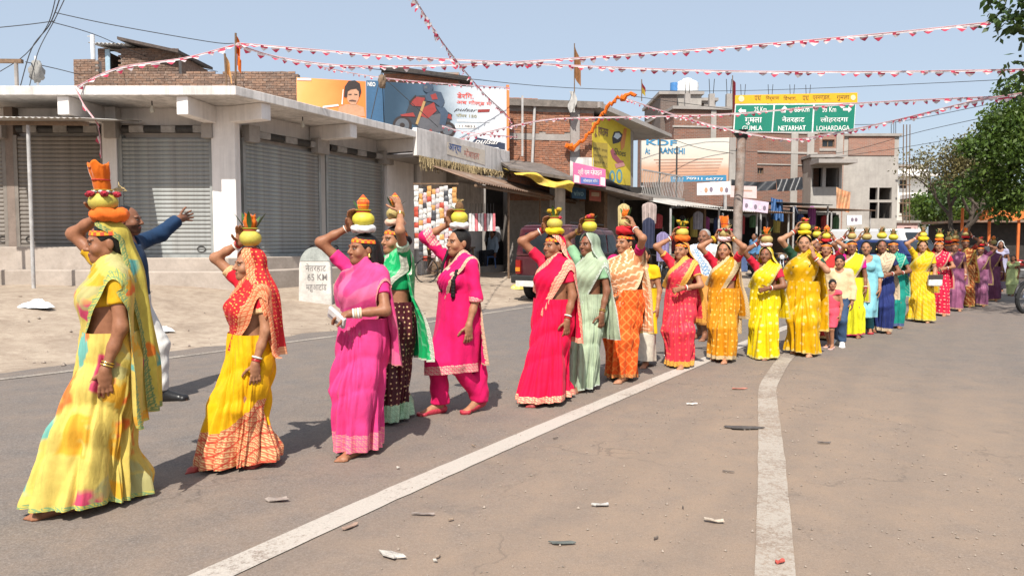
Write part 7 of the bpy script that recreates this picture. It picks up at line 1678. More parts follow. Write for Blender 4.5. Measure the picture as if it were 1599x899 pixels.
# ---------------------------------------------------------------- bunting
PR_ = cloth('bunting red', (.66, .07, .13), trans=.35, rough=.6); PW_ = cloth('bunting white', (.80, .72, .72), trans=.35, rough=.6)
def pennant(flip, w=.165, h=.115):
    V, F = [], []; n = 7
    for j, z in enumerate((0, -.45, -.45, -1)):
        ww = [1, .94, .94, .12][j]
        for i in range(n): x = (i / (n - 1) - .5) * ww; V.append((x * w, .012 * math.sin(5 * x), z * h * (1 - .35 * (2 * x) ** 2 if j == 3 else 1)))
    F = [(j * n + i, j * n + i + 1, (j + 1) * n + i + 1, (j + 1) * n + i) for j in (0, 2) for i in range(n - 1)]
    me = mesh_np('pennant', V, np.array(F), True); me.materials.append(PR_ if flip else PW_); me.materials.append(PW_ if flip else PR_); me.polygons.foreach_set('material_index', [0] * (n - 1) + [1] * (n - 1)); return me
PEN = [pennant(False), pennant(True)]; PENS = [pennant(False, .11, .09), pennant(True, .11, .09)]
def bunting(pts, label, step=.235, small=False, seed=0, band=.034):
    rr = random.Random(seed); P3 = [tuple(at(*p)) for p in pts]; n = 80; dn, s = path_interp(P3, n); L = s[-1]
    r = root_at('bunting', P3[0], label, 'bunting', 'red and white festival bunting')
    st = MB(); st.tube([tuple(p) for p in dn], .007, 4); P_(st.build('string', mat('bunting cord', (.55, .25, .27), .8)), r)
    # folded paper band along the string
    V = []
    for i in range(n): V += [tuple(dn[i] + A3(0, .004, .012)), tuple(dn[i] + A3(0, -.006 + .006 * math.sin(i), -band))]
    P_(link('paper_band', mesh_np('paper_band', V, grid_faces(n, 2), False), PW_), r)
    m = int(L / step); m = min(m, 260); k = 0
    for i in range(m):
        if rr.random() < .04: continue
        q = (i + .5 + rr.uniform(-.12, .12)) * L / m; p = np.array([np.interp(q, s, dn[:, a]) for a in range(3)]); j = min(n - 2, int(q / L * (n - 1))); d = dn[j + 1] - dn[j]
        o = link('pennant', (PENS if small else PEN)[rr.randrange(2) if rr.random() < .25 else int(i / 9) % 2], None); o.location = p - A3(0, 0, .012); o.scale = (rr.uniform(.8, 1.1), 1, rr.uniform(.7, 1.15)); o.rotation_euler = (rr.uniform(-.8, .8), -math.atan2(d[2], math.hypot(d[0], d[1])), math.atan2(d[1], d[0]) + rr.uniform(-.6, .6)); P_(o, r)
bunting([(367, 67, 15.9), (600, 86, 16.5), (850, 100, 17), (1100, 110, 17), (1350, 112, 16), (1620, 108, 14.5)], 'long bunting string from the roof corner pole straight across to the trees', seed=1)
bunting([(367, 68, 15.9), (430, 88, 16.2), (520, 101, 16.6), (620, 103, 17), (800, 97, 17), (1100, 76, 15.5), (1350, 55, 14.2), (1545, 35, 13.2)], 'bunting string dipping from the roof corner then rising to the overhanging tree', seed=2)
bunting([(630, -30, 9.5), (652, 5, 11), (700, 78, 15), (755, 145, 20), (790, 178, 24), (800, 195, 26.0), (808, 214, 26.6)], 'steep bunting string coming down from overhead to the brick building', .30, seed=3)
bunting([(120, 135, 14.6), (185, 106, 15), (290, 90, 15.4), (365, 70, 15.9)], 'short bunting string from the front roof edge up to the corner pole', seed=4); bunting([(118, 138, 14.55), (132, 165, 14.5), (150, 190, 14.4), (156, 215, 14.4), (158, 245, 14.35)], 'loose end of bunting dangling in front of the brown shutters', seed=5)
bunting([(700, 222, 24), (765, 205, 24.5), (860, 186, 25), (1000, 182, 24), (1150, 177, 22.5), (1340, 161, 20), (1620, 148, 16)], 'bunting string passing in front of the green road sign', seed=6)
bunting([(972, 152, 27.5), (1050, 178, 25), (1140, 202, 23), (1230, 217, 22.4), (1300, 208, 21), (1400, 187, 19), (1520, 158, 16.5), (1620, 142, 15)], 'sagging bunting string below the green road sign', seed=7)
bunting([(505, 105, 22), (560, 116, 23), (620, 124, 23.6), (700, 131, 24.5), (795, 137, 25.8)], 'fine bunting string along the top of the advertising boards', .2, True, seed=8, band=.02); bunting([(690, 196, 24.6), (720, 205, 24.8), (760, 210, 25), (808, 214, 26.4)], 'fine bunting string across the lower corner of the motorcycle board', .2, True, seed=9, band=.02)
# ---------------------------------------------------------------- wires and the pole behind the roof
WIRE = mat('black cable', (.03, .03, .032), .6)
def wire(pts, label, r=.012): P3 = [tuple(at(*p)) for p in pts]; dn, s = path_interp(P3, 24); tag(MB().tube([tuple(p) for p in dn], r, 4).build('wire', WIRE), label, 'wire')
wire([(-40, 48, 22), (80, 35, 22), (75, 36, 22)], 'upper black cable running off past the roof pole') if False else None
wire([(-30, 46, 20), (40, 39, 20), (86, 33, 20)], 'black cable crossing to the cable bundle above the roof'); wire([(86, 20, 20), (180, 40, 21), (330, 66, 23), (365, 68, 24)], 'black cable from the cable bundle to the roof corner flag pole'); wire([(82, 35, 20), (150, 55, 23), (240, 92, 27), (340, 112, 31)], 'lower black cable from the bundle towards the brick hut')
wire([(105, -10, 19), (86, 30, 20), (60, 80, 20), (46, 135, 20)], 'steep black cable of the bundle ending at the roof edge'); wire([(96, -10, 19), (78, 38, 20), (50, 75, 20), (32, 134, 20)], 'second steep black cable of the bundle', .015); wire([(88, -8, 19), (74, 40, 20), (40, 85, 20), (0, 112, 20)], 'slack black cable curving from the bundle to the cross arm'); wire([(40, 97, 20), (90, 108, 22), (125, 117, 24)], 'short black cable from the cross arm to the brick parapet')
wire([(470, 96, 24), (700, 120, 28), (900, 138, 32), (1150, 142, 36), (1500, 128, 30), (1620, 120, 26)], 'long thin cable behind the bunting from the boards to the trees'); wire([(985, 150, 31), (1150, 172, 33), (1350, 195, 33), (1560, 160, 28), (1620, 150, 26)], 'thin cable sagging past the green road sign'); wire([(1140, 235, 34), (1300, 240, 38), (1440, 205, 34), (1600, 170, 26)], 'cable from the white board up to the leafy tree'); wire([(1000, 196, 31), (1080, 228, 33), (1145, 240, 34)], 'cable drooping in front of the RANCHI board'); wire([(1270, 250, 44), (1400, 232, 40), (1500, 215, 32)], 'cable from the narrow brick house to the tree')
up_ = root_at('utility_pole', (px2x(36, 20), 20, SLAB_T), 'cross arm and insulators of a power pole showing above the roof edge', 'utility pole'); xx = px2x(36, 20); P_(MB().tube([(xx, 20, SLAB_T), (xx, 20, px2z(94, 20))], .05, 8).build('pole', CONC), up_); P_(MB().bar((px2x(-40, 20), 20, px2z(95, 20)), (px2x(46, 20), 20, px2z(96, 20)), .10).build('cross_arm', WOOD), up_)
ip = at(60, 135, 20.5); ins = root_at('cloth_on_stick', (ip.x, ip.y, SLAB_T), 'stick with a grey rag knotted on it standing on the white roof', 'stick'); P_(MB().tube([(ip.x + .05, 20.5, SLAB_T), (ip.x - .05, 20.5, px2z(88, 20.5))], .03, 6).build('stick', mat('white pipe', (.66, .66, .66), .5)), ins); P_(sheet('rag', blob(.22, 1.3, 3, .3, 4) * np.array([.7, .7, 1]) + np.array([ip.x - .03, 20.5, px2z(112, 20.5)]), cloth('grey rag', (.34, .33, .31)), None, True), ins)
tp2 = at(598, 122, 17.4); 
pl2 = at(600, 172, 21.5); fp = root_at('tripod_mast', (pl2.x, pl2.y, SLAB_T), 'thin guyed mast with a rag wrapped pulley on the roof before the orange board', 'mast'); zt2 = px2z(108, 21.5)
for dx_ in (-.45, 0, .0): P_(MB().tube([(pl2.x + dx_ - (.05 if dx_ else 0), 21.5, SLAB_T), (pl2.x - .05, 21.5, zt2)], .012, 5).build('mast_rod', DARKMETAL), fp)
P_(MB().tube([(pl2.x - .05, 21.5, zt2 - .2), (pl2.x + 1.5, 21.8, SLAB_T + .3)], .01, 4).build('guy_wire', WIRE), fp); P_(sheet('rag', blob(.10, 1.9, 5, .3, 4) + np.array([pl2.x - .05, 21.5, zt2 - .35]), cloth('brown rag', (.22, .15, .10)), None, True), fp)
# ---------------------------------------------------------------- litter on the road and verge
def flake(name, px, py, w, l, rz, c, label, group=None, th=.005, seed=0, curl=.010, cat='litter', rough=.8):
    w, l = w * .65, l * .65; r = np.random.RandomState(seed); p = G(px, py); n = 12; a = np.linspace(0, 2 * np.pi, n, endpoint=False); rad = 1 + .28 * r.randn(n) * .6
    ring = [(l / 2 * rad[i] * math.cos(a[i]), w / 2 * rad[i] * math.sin(a[i])) for i in range(n)]
    V = []; cr = lambda x, y: .3 * curl * (x / (l / 2)) ** 2 + curl * .4 * math.sin(9 * y / max(w, .01))
    for k in range(2): V += [(x, y, cr(x, y) + (.003 if k == 0 else .003 + th)) for x, y in ring]
    V += [(0, 0, .002), (0, 0, .006 + th)]; F = [(i, (i + 1) % n, n + (i + 1) % n, n + i) for i in range(n)]; T3 = [((i + 1) % n, i, 2 * n) for i in range(n)] + [(n + i, n + (i + 1) % n, 2 * n + 1) for i in range(n)]
    o = link(name, mesh_np(name, V, [np.array(F), np.array(T3)], False), mat('litter ' + str(c), c, rough, .25, 25)); o.location = (p.x, p.y, max(p.z, .008) + .004); o.rotation_euler = (0, 0, rz); tag(o, label, cat, group)
flake('broken_plate', 613, 873, .11, .19, -.5, (.40, .37, .33), 'pale grey curved plastic shard on the near asphalt', seed=1, curl=.012); flake('cardboard_scrap', 432, 785, .10, .19, .1, (.27, .22, .19), 'folded grey brown cardboard scrap beside the yellow saris path', seed=2, curl=.02); flake('wood_chip', 545, 829, .06, .14, .9, (.30, .20, .15), 'brownish split chip lying against the white road line', seed=3); flake('wood_strip', 660, 808, .03, .20, -.1, (.22, .18, .16), 'thin dark strip on the asphalt right of the white line', seed=4, curl=.01)
flake('plastic_strip', 878, 854, .05, .19, .0, (.10, .11, .10), 'flat dark green plastic strip with a straight edge', seed=5, curl=.004); flake('bent_lid', 938, 794, .05, .14, .1, (.42, .40, .37), 'bent silvery lid on the dusty asphalt', seed=6, curl=.012, rough=.35); flake('road_patch', 1158, 671, .16, .42, -.12, (.07, .06, .055), 'ragged black rubber scrap touching the faded white line', seed=7, curl=.008, th=.006); flake('paper_scrap', 1116, 818, .05, .13, -.3, (.46, .38, .30), 'small tan paper scrap left of the faded line', seed=8, curl=.02); flake('wood_strip', 1136, 740, .02, .12, -.4, (.15, .12, .10), 'thin dark splinter left of the faded white line', seed=9, curl=.006)
flake('red_wrapper', 1217, 884, .05, .07, .4, (.42, .07, .05), 'tiny red wrapper lying on the faded white line', seed=10, curl=.02); flake('red_wrapper', 1153, 609, .08, .22, 0, (.36, .14, .10), 'flat reddish wrapper ahead of the bright yellow sari', seed=11, curl=.01); flake('paper_scrap', 1080, 633, .05, .16, .1, (.58, .54, .50), 'pale paper scrap ahead of the amber sari', seed=12)
flake('pebble_chip', 1288, 695, .03, .14, -.1, (.12, .10, .09), 'dark twig on the open asphalt right of the faded line', seed=13, curl=.01)
rl = random.Random(21)
for k in range(16):
    px, py = (rl.uniform(620, 1130), rl.uniform(640, 895)) if k < 8 else (rl.uniform(20, 470), rl.uniform(455, 545)); c = [(.30, .22, .16), (.14, .11, .09), (.52, .48, .42)][k % 3]
    flake('litter_scrap', px, py, rl.uniform(.012, .03), rl.uniform(.03, .08) * (1.6 if k >= 8 else 1), rl.uniform(0, 3), c, 'small curled scrap of litter on the road or verge', 'small scraps on the road and verge', .006, 30 + k, .005)
def crumple(px, py, s, c, label, seed):
    p = G(px, py); r = np.random.RandomState(seed); n = 22; a = np.linspace(0, 2 * np.pi, n, endpoint=False)[None]; t = np.linspace(0, 1, 9)[:, None]; rad = s * t * (1 + .25 * np.cos(3 * a + seed) + .15 * np.cos(7 * a)); z = .55 * s * (1 - t ** 2) * (1 + .5 * np.cos(5 * a + 9 * t)) + .06 * s * r.rand(9, n)
    tag(sheet('plastic_sheet', np.stack([p.x + 1.5 * rad * np.cos(a), p.y + .8 * rad * np.sin(a), p.z + .01 + z], -1), mat('crumpled film ' + str(c), c, .3, .15, 18, bumps=.4), None, True, None, False), label, 'litter')
crumple(60, 481, .17, (.66, .68, .70), 'crumpled white plastic sheet lying on the dirt verge', 2); crumple(105, 441, .18, (.55, .56, .56), 'small crumpled clear plastic by the porch steps', 3); crumple(15, 434, .22, (.14, .30, .16), 'green and white wrappers heaped at the foot of the steps', 4); crumple(255, 518, .10, (.66, .64, .62), 'small white paper ball on the verge by the edge line', 5); crumple(815, 452, .25, (.60, .50, .12), 'yellow rubbish lying beside the jeep wheel', 6)
# gravel: far too many to count
r = np.random.RandomState(6); V, F = [], []; ico = np.array([(1, 0, 0), (-1, 0, 0), (0, 1, 0), (0, -1, 0), (0, 0, 1), (0, 0, -1)], float); tri = np.array([(0, 2, 4), (2, 1, 4), (1, 3, 4), (3, 0, 4), (2, 0, 5), (1, 2, 5), (3, 1, 5), (0, 3, 5)])
k = 0
for i in range(3600):
    if i < 1500: x, y = r.uniform(-.6, 3.2), r.uniform(2.6, 8.5); s = .004 + .006 * r.rand() ** 3
    else:
        j = r.randint(3, len(_dense) - 1); x, y = _dense[j]; e = abs(r.randn()) * 1.6 - .3; x, y = x - .8 * e + r.randn() * .3, y + .6 * e; s = .008 + .022 * r.rand() ** 3
        if y > 30: continue
    z = max(.008, gz(x, y) + .004); V.append(ico * (s * (.6 + .7 * r.rand(3))) @ rotz(r.rand() * 6) + (x, y, z + s * .3)); F.append(tri + k); k += 6
gv = link('gravel', mesh_np('gravel', np.vstack(V), np.vstack(F), False), mat('gravel', (.27, .22, .18), .95, .35, 30)); tag(gv, 'loose gravel strewn along the road edge and near asphalt', 'gravel', None, 'stuff')
W = {}
W[1] = woman(182, 781, 345, 216, 'woman in a lemon yellow floral sari with a wide orange head pad', FLORAL, MUSTARD, FLORAL, FLORALV, pad=C('orange pad', (.88, .17, .02)), pot='tall', potm=0, pot_label='clay pot with white blossoms and a tall orange wrapped bundle on top',
      left='down', fat=.38, tone=0, res=2, stride=.30, fwd=.09, lead=1, pitch=-.12, yaw=-.08, pad_kw=dict(R=.060, r=.038, z=1.582, hs=1.0), veil_kw=dict(open_=112, low=118, rside=125, end_z=.50, spread=.8), pallu_kw=dict(end_z=.45, width=.34), skirt_kw=dict(flare=.04), seed=1, bang=('plain', 'gold'), feet=None)
BANDH = C('red bandhani drape', (.66, .03, .035), border=(.80, .40, .20), bw=.055, motif=(.84, .42, .10), mscale=34, mkind='dots', border2=(.62, .10, .04), trans=.08)
W[2] = woman(396, 726, 388, 222, 'woman in a golden yellow sari with a red dotted drape over her head', C('golden yellow sari wide border', (.86, .46, .006), border=(.72, .46, .22), bw=.24, border2=(.52, .05, .03), rough=.55), C('scarlet blouse', (.66, .012, .03), border=(.8, .5, .25), bw=.035), BANDH, BANDH, pot='orange', potm=0,
      pot_label='yellow clay pot with an orange tulip-shaped bundle and big mango leaves', fat=.25, tone=1, res=2, stride=.34, fwd=.08, lead=-1, yaw=-.10, headband=False, veil_kw=dict(open_=58, low=88, end_z=.80, rside=100), pallu_kw=dict(end_z=.8, width=.36, cover=.05), skirt_kw=dict(border_slant=.16), seed=2, feet=(.34, .05, .04), bang=('shell', 'shell'))
PINK = C('bright pink sari', (.80, .055, .235), border=(.84, .30, .26), bw=.12, border2=(.80, .10, .28), trans=.05)
PINKD = C('bright pink drape', (.82, .08, .28), border=(.84, .30, .30), bw=.012, stripes=((.86, .30, .42), 2.2, .3), trans=.15)
W[3] = woman(570, 702, 363, 236, 'woman in a bright pink sari with a white head pad clutching a small purse', PINK, C('pink blouse', (.78, .035, .22)), PINKD, pad=C('white twisted cloth', (.80, .78, .76)), pot='red', potm=1, pot_label='bright yellow clay pot with a cone of red and gold cloth, one leaf beside it',
      left='hold', fat=.30, tone=0, res=2, stride=.22, yaw=-.25, hairstyle='loose', bang=('plain', 'stack'), pallu_kw=dict(end_z=.62, width=.42, cover=.2), seed=3, leaves=1, pad_kw=dict(R=.062, r=.027))
GREEN = C('emerald green silk', (.012, .42, .13), border=(.60, .62, .50), bw=.02, rough=.38, sheen=.1, motif=(.25, .62, .36), mkind='brocade', mscale=12, mfac=.35)
W[4] = woman(618, 655, 352, 222, 'woman in a green blouse and dark maroon sari with an emerald shawl end hanging behind', C('dark maroon print sari', (.075, .012, .018), border=(.45, .62, .40), bw=.13, border2=(.30, .45, .28), motif=(.62, .42, .22), mkind='dots', mscale=24, rough=.45), C('emerald blouse', (.012, .40, .13), border=(.5, .62, .45), bw=.05, rough=.4), GREEN, pad=C('peach twisted cloth', (.78, .50, .36)), pot='red', potm=2, pot_label='small pot with a red cloth bundle and a bushy green sprig',
      right='belly', left='pothigh', fat=.25, tone=1, res=1.5, stride=.26, pallu_kw=dict(end_z=.50, width=.30, endw=.46), hairstyle='bun', seed=4, leaves=3, bang=(None, 'gold'))
KURTA = C('rose pink embroidered kurta', (.78, .010, .13), border=(.72, .48, .36), bw=.07, border2=(.75, .05, .16))
DUP = C('rose pink dupatta', (.80, .015, .17), border=(.78, .50, .34), bw=.018, motif=(.80, .58, .42), mkind='dots', mscale=9, trans=.05, mfac=.7)
def kurta_woman(px, py, crown, face, label, m, dup, pantm, hairstyle, pad, pot, pot_label, res, seed, right='pot', left='down', tone=1, hem=.36, potm=0, yaw=-.1, headband=False, fat=.12, leaves=2):
    rng = random.Random(seed); g, H = spot(px, py, crown); b = Body(fat=fat, stride=.30, right=right, left=left, yaw=yaw, lead=-1)
    r = figure('person', g, vec(face), H, b, SKIN_TONES[tone], res, label, 'woman', 'women in the procession', sindoor=False)
    torso_cloth(b, r, m, res, 'kurta_bodice', sleeve=1.55 if right != 'pot' else 1.35, z_lo=.95, off=.014, neck=.10, neck_z=1.29)
    skirt(b, r, m, res, rng, z1=1.02, z0=hem, straight=True, name='kurta_panel')
    trousers(b, r, pantm, res, top=.70, ankle=.085, flare=.022, off=.02)
    if dup is not None: pallu(b, r, dup, res, rng, end_z=.42, width=.20, endw=.22, name='dupatta')
    hair(b, r, res, hairstyle)
    if headband: band(b, r, M_BAND)
    shoes(b, r, mat('red embroidered sandal', (.42, .03, .05), .5, .2, 60), res)
    zt = 1.562
    if pad is not None: ring_pad(b, r, pad, rng=rng); zt = 1.592
    s = H / 1.55; rz = math.atan2(vec(face)[1], vec(face)[0]) + math.pi / 2
    w = Vector(g) + Matrix.Rotation(rz, 3, 'Z') @ (Vector(b.tp(0, .012, zt)) * s)
    kalash(w, 1.0, pot, potm, pot_label, seed=seed, leaves=leaves)
    return r
kurta_woman(717, 644, 357, 222, 'young woman in a rose pink embroidered kurta with long braids and red sandals', KURTA, DUP, KURTA, 'braid', C('white twisted cloth', (.80, .78, .76)), 'brown', 'yellow pot with a dry brown coconut and a single pale leaf', 2, 5, potm=1)
HOT = C('hot pink sari', (.80, .004, .06), border=(.76, .50, .30), bw=.055, border2=(.78, .12, .12))
W[6] = woman(864, 624, 365, 226, 'woman in a hot pink sari with a broad beige border and yellow head pad', HOT, C('crimson blouse', (.70, .012, .06)), HOT, HOT, pad=C('yellow pad', (.84, .62, .02)), pot='flower', potm=0, pot_label='yellow pot holding a pink flower, leaves and marigolds above a yellow pad',
      fat=.55, tone=0, res=1.5, stride=.34, fwd=.09, lead=1, yaw=-.15, veil_kw=dict(open_=92, low=118, end_z=.75, rside=125), pallu_kw=dict(end_z=.55, width=.36), skirt_kw=dict(flare=.05), seed=6, leaves=3, feet=(.30, .04, .04), pad_kw=dict(R=.058, r=.030))
MINT = C('mint green sari', (.46, .56, .38), border=(.70, .78, .66), bw=.012, sheen=.3, trans=.1)
W[7] = woman(918, 606, 364, 226, 'woman in a pale mint green sari veiled in the same sheer cloth', MINT, C('sage blouse', (.25, .45, .26)), MINT, C('sheer mint veil', (.50, .62, .45), border=(.78, .84, .74), bw=.012, trans=.40), pot='redflower', potm=1, pot_label='yellow pot topped by a ball of red and orange blossoms',
      fat=.15, tone=2, res=1.5, stride=.20, fwd=.09, yaw=-.1, headband=False, veil_kw=dict(open_=60, low=92, end_z=.55, rside=108), pallu_kw=dict(end_z=.5, width=.34), seed=7, leaves=2, right='potback', bang=('gold', 'gold'))
ORG = C('vermilion patterned sari', (.80, .105, .015), border=(.62, .36, .10), bw=.035, motif=(.84, .34, .08), mkind='lattice', mscale=15, border2=(.45, .06, .03), mfac=.4)
W[8] = woman(974, 592, 362, 232, 'woman in a vermilion lattice sari, magenta blouse and red wound head cloth', ORG, C('magenta blouse', (.62, .012, .13)), C('peach brocade drape', (.80, .32, .14), border=(.80, .58, .36), bw=.03, motif=(.85, .62, .40), mkind='brocade', mscale=16), pad=C('red wound cloth', (.62, .02, .03)), pot='orange', potm=2, pot_label='ochre pot with a large rounded orange bundle and a spiky leaf',
      right='belly', left='pot', fat=.4, tone=1, res=1.5, stride=.18, yaw=-.22, pallu_kw=dict(end_z=.5, width=.42, cover=.15), seed=8, leaves=2, pad_kw=dict(R=.066, r=.040, z=1.565, hs=1.15))
CORAL = C('coral red sari', (.78, .045, .075), border=(.82, .42, .08), bw=.06, motif=(.84, .16, .10), mkind='dots', mscale=15, rough=.5)
W[9] = woman(1062, 572, 376, 238, 'woman in a coral red sari with orange head pad and hand at her waist', CORAL, C('coral blouse', (.74, .03, .06), border=(.82, .4, .1), bw=.02), CORAL, CORAL, pad=C('orange pad', (.88, .17, .02)), pot='flower', potm=0, pot_label='yellow pot bristling with upright mango leaves and yellow flowers',
      left='belly', fat=.2, tone=1, res=1.2, stride=.16, yaw=-.15, veil_kw=dict(open_=98, low=112, end_z=.60, rside=118), seed=9, leaves=5, pad_kw=dict(R=.062, r=.034, z=1.58, hs=1.15))
AMBER = C('amber sari', (.76, .30, .012), border=(.78, .58, .32), bw=.045, motif=(.85, .50, .10), mkind='dots', mscale=13, rough=.5, trans=.1)
W[11] = woman(1128, 563, 377, 240, 'woman in an amber sari with cream edging holding her pot with both hands', AMBER, C('red blouse', (.62, .015, .04)), AMBER, AMBER, pad=C('pink checked pad', (.72, .34, .36), motif=(.8, .76, .72), mkind='lattice', mscale=40), pot='tall', potm=2, pot_label='ochre pot with an orange bundle and dark leaves above a pink checked pad',
      left='pot', fat=.3, tone=1, res=1.2, stride=.22, veil_kw=dict(open_=80, low=104, end_z=.35, rside=118), seed=11, bang=('yellow', 'gold'), headband=False, pad_kw=dict(R=.06, r=.032, z=1.58))
YEL = C('bright yellow sari', (.86, .62, .006), border=(.80, .66, .20), bw=.02, motif=(.88, .74, .22), mkind='dots', mscale=9, rough=.5, trans=.12)
W[12] = woman(1193, 558, 385, 236, 'shorter woman in a bright yellow sari and red blouse with pink white head pad', YEL, C('cherry blouse', (.62, .02, .05)), YEL, YEL, pad=C('pink white pad', (.78, .42, .45), motif=(.82, .8, .78), mkind='lattice', mscale=30), pot='orange', potm=2, pot_label='pot with a small orange bundle and marigold ring above a pink white pad',
      left='belly', fat=.5, tone=2, res=1.2, stride=.24, veil_kw=dict(open_=70, low=100, end_z=.7, rside=112), seed=12, skirt_kw=dict(flare=.04), headband=False)
GOLDY = C('deep golden sari', (.82, .44, .004), border=(.80, .58, .20), bw=.012, motif=(.86, .70, .34), mkind='dots', mscale=9, rough=.5, trans=.15, mfac=.45)
W[13] = woman(1252, 553, 366, 246, 'tall woman in a deep golden sari raising one hand to her cheek', GOLDY, C('bottle green blouse', (.02, .07, .04)), GOLDY, GOLDY, pad=C('yellow pad', (.84, .62, .02)), pot='redflower', potm=1, pot_label='yellow pot with pink roses and dark leaves above a bright yellow pad',
      left='cheek', fat=.25, tone=3, res=1.2, stride=.18, veil_kw=dict(open_=88, low=100, end_z=.22, rside=110, spread=1.1), seed=13, headband=False, pallu_kw=dict(width=.36, cover=.1, end_z=.3), skirt_kw=dict(flare=.03))
W[14] = woman(1287, 529, 378, 244, 'dark haired woman in red behind the two children, both arms raised', C('brick red sari', (.50, .035, .03), border=(.7, .45, .2), bw=.04), C('maroon blouse', (.40, .015, .03)), C('brick red sari', (.5, .035, .03)), pad=C('red wound cloth', (.62, .02, .03)), pot='red', potm=1, pot_label='yellow pot with a lumpy orange and red bundle behind the boy',
      left='pot', tone=1, res=.9, seed=14, hairstyle='loose')
W[17] = woman(1326, 525, 375, 252, 'woman in a lime yellow sari with a magenta sleeve behind the children', C('lime sari', (.70, .68, .02), border=(.6, .05, .12), bw=.02), C('magenta sleeve blouse', (.66, .015, .25)), C('lime drape', (.72, .68, .02), border=(.76, .58, .38), bw=.03), pot='brown', potm=2, pot_label='ochre pot with a brown coconut carried above the lime yellow sari', right='pot', left='down', tone=2, res=.9, seed=17, hairstyle='loose')
kurta_woman(1349, 522, 376, 246, 'woman in a pale sky blue kurta and teal trousers', C('sky blue kurta', (.26, .60, .68), border=(.3, .55, .6), bw=.02), None, C('teal trousers', (.05, .22, .26)), 'bun', None, 'brown', 'ochre pot with a brown coconut carried above the sky blue kurta', .9, 18, tone=1, hem=.30, potm=2, headband=False)
W[19] = woman(1373, 519, 374, 254, 'woman in a navy sari with a long beige patterned border', C('navy sari', (.022, .035, .15), border=(.62, .48, .32), bw=.05), C('navy blouse', (.02, .025, .09)), C('beige patterned drape', (.64, .48, .32), border=(.70, .56, .38), bw=.04, motif=(.12, .08, .06), mkind='brocade', mscale=20, mfac=.5), pot='brown', potm=1, pot_label='yellow pot with leaves on the head of the woman in navy', right='down', left='belly', tone=2, res=.9, seed=19, hairstyle='loose', stride=.12, headband=False, leaves=5)
W[20] = woman(1391, 511, 376, 252, 'woman in a teal green sari walking beside the navy sari', C('teal sari', (.012, .26, .20), border=(.10, .15, .30), bw=.05), C('teal blouse', (.01, .20, .16)), C('teal drape', (.014, .30, .22), border=(.35, .55, .4), bw=.02, motif=(.3, .5, .35), mkind='brocade', mscale=20, mfac=.4), pot='brown', potm=1, pot_label='yellow pot with leaves on the head of the woman in teal', right='down', left='belly', tone=2, res=.9, seed=20, hairstyle='bun', stride=.14, leaves=5)
SUNY = C('sunflower sari', (.84, .50, .012), border=(.62, .50, .12), bw=.03, motif=(.7, .6, .2), mkind='brocade', mscale=14, mfac=.3)
W[21] = woman(1437, 502, 375, 246, 'woman in a sunflower yellow sari with a white handbag at her hip', SUNY, C('yellow blouse', (.78, .50, .02)), SUNY, SUNY, pad=C('yellow pad', (.84, .62, .02)), pot='brown', potm=1, pot_label='pot with a brown coconut on a fat yellow pad above the sunflower sari', left='fore', fat=.35, tone=3, res=.9, seed=21, veil_kw=dict(open_=92, end_z=.9, low=112), pad_kw=dict(R=.062, r=.038), headband=False, skirt_kw=dict(flare=.05))
W[22] = woman(1463, 492, 376, 246, 'woman in a crimson sari just behind the sunflower yellow sari', C('crimson sari', (.66, .015, .06), border=(.75, .4, .3), bw=.03, motif=(.8, .4, .3), mkind='dots', mscale=14), C('crimson blouse 2', (.66, .012, .05)), C('crimson sari', (.66, .015, .06)), C('crimson sari', (.66, .015, .06)), pad=C('orange pad', (.88, .17, .02)), pot='brown', potm=1, pot_label='yellow pot with a brown coconut on an orange pad above the crimson sari', right='down', left='belly', tone=1, res=.9, seed=22, veil_kw=dict(open_=86, end_z=.8))
MAUVE = C('mauve sari', (.30, .10, .19), border=(.5, .3, .2), bw=.03, rough=.45)
W[23] = woman(1488, 485, 377, 246, 'woman in a dusky mauve sari behind the crimson sari', MAUVE, C('mauve blouse', (.26, .09, .17)), MAUVE, pad=C('orange pad', (.88, .17, .02)), pot='brown', potm=2, pot_label='ochre pot with a brown coconut above the dusky mauve sari', right='down', left='down', tone=1, res=.7, seed=23)
W[24] = woman(1504, 479, 372, 244, 'woman in a rust brown sari with one arm flung up to an orange topped pot', C('rust sari', (.36, .09, .025), border=(.6, .4, .1), bw=.03, motif=(.55, .3, .1), mkind='brocade', mscale=12), C('rust blouse', (.4, .05, .03)), C('rust sari', (.36, .09, .025)), pad=C('red wound cloth', (.62, .02, .03)), pot='orange', potm=2, pot_label='pot with a bright orange bundle and red wrapped base above the rust brown sari', right='down', left='pot', tone=2, res=.7, seed=24, leaves=0)
W[25] = woman(1528, 478, 384, 240, 'woman in a mauve sari with gold edge, last of the pot carriers', C('mauve sari gold edge', (.33, .12, .22), border=(.6, .4, .2), bw=.03, rough=.45), C('plum blouse', (.22, .05, .12)), C('mauve sari gold edge', (.33, .12, .22)), pad=C('red wound cloth', (.62, .02, .03)), pot='redflower', potm=2, pot_label='pot under a heap of red blossoms carried by the last pot carrier', right='down', left='potback', tone=2, res=.7, seed=25)
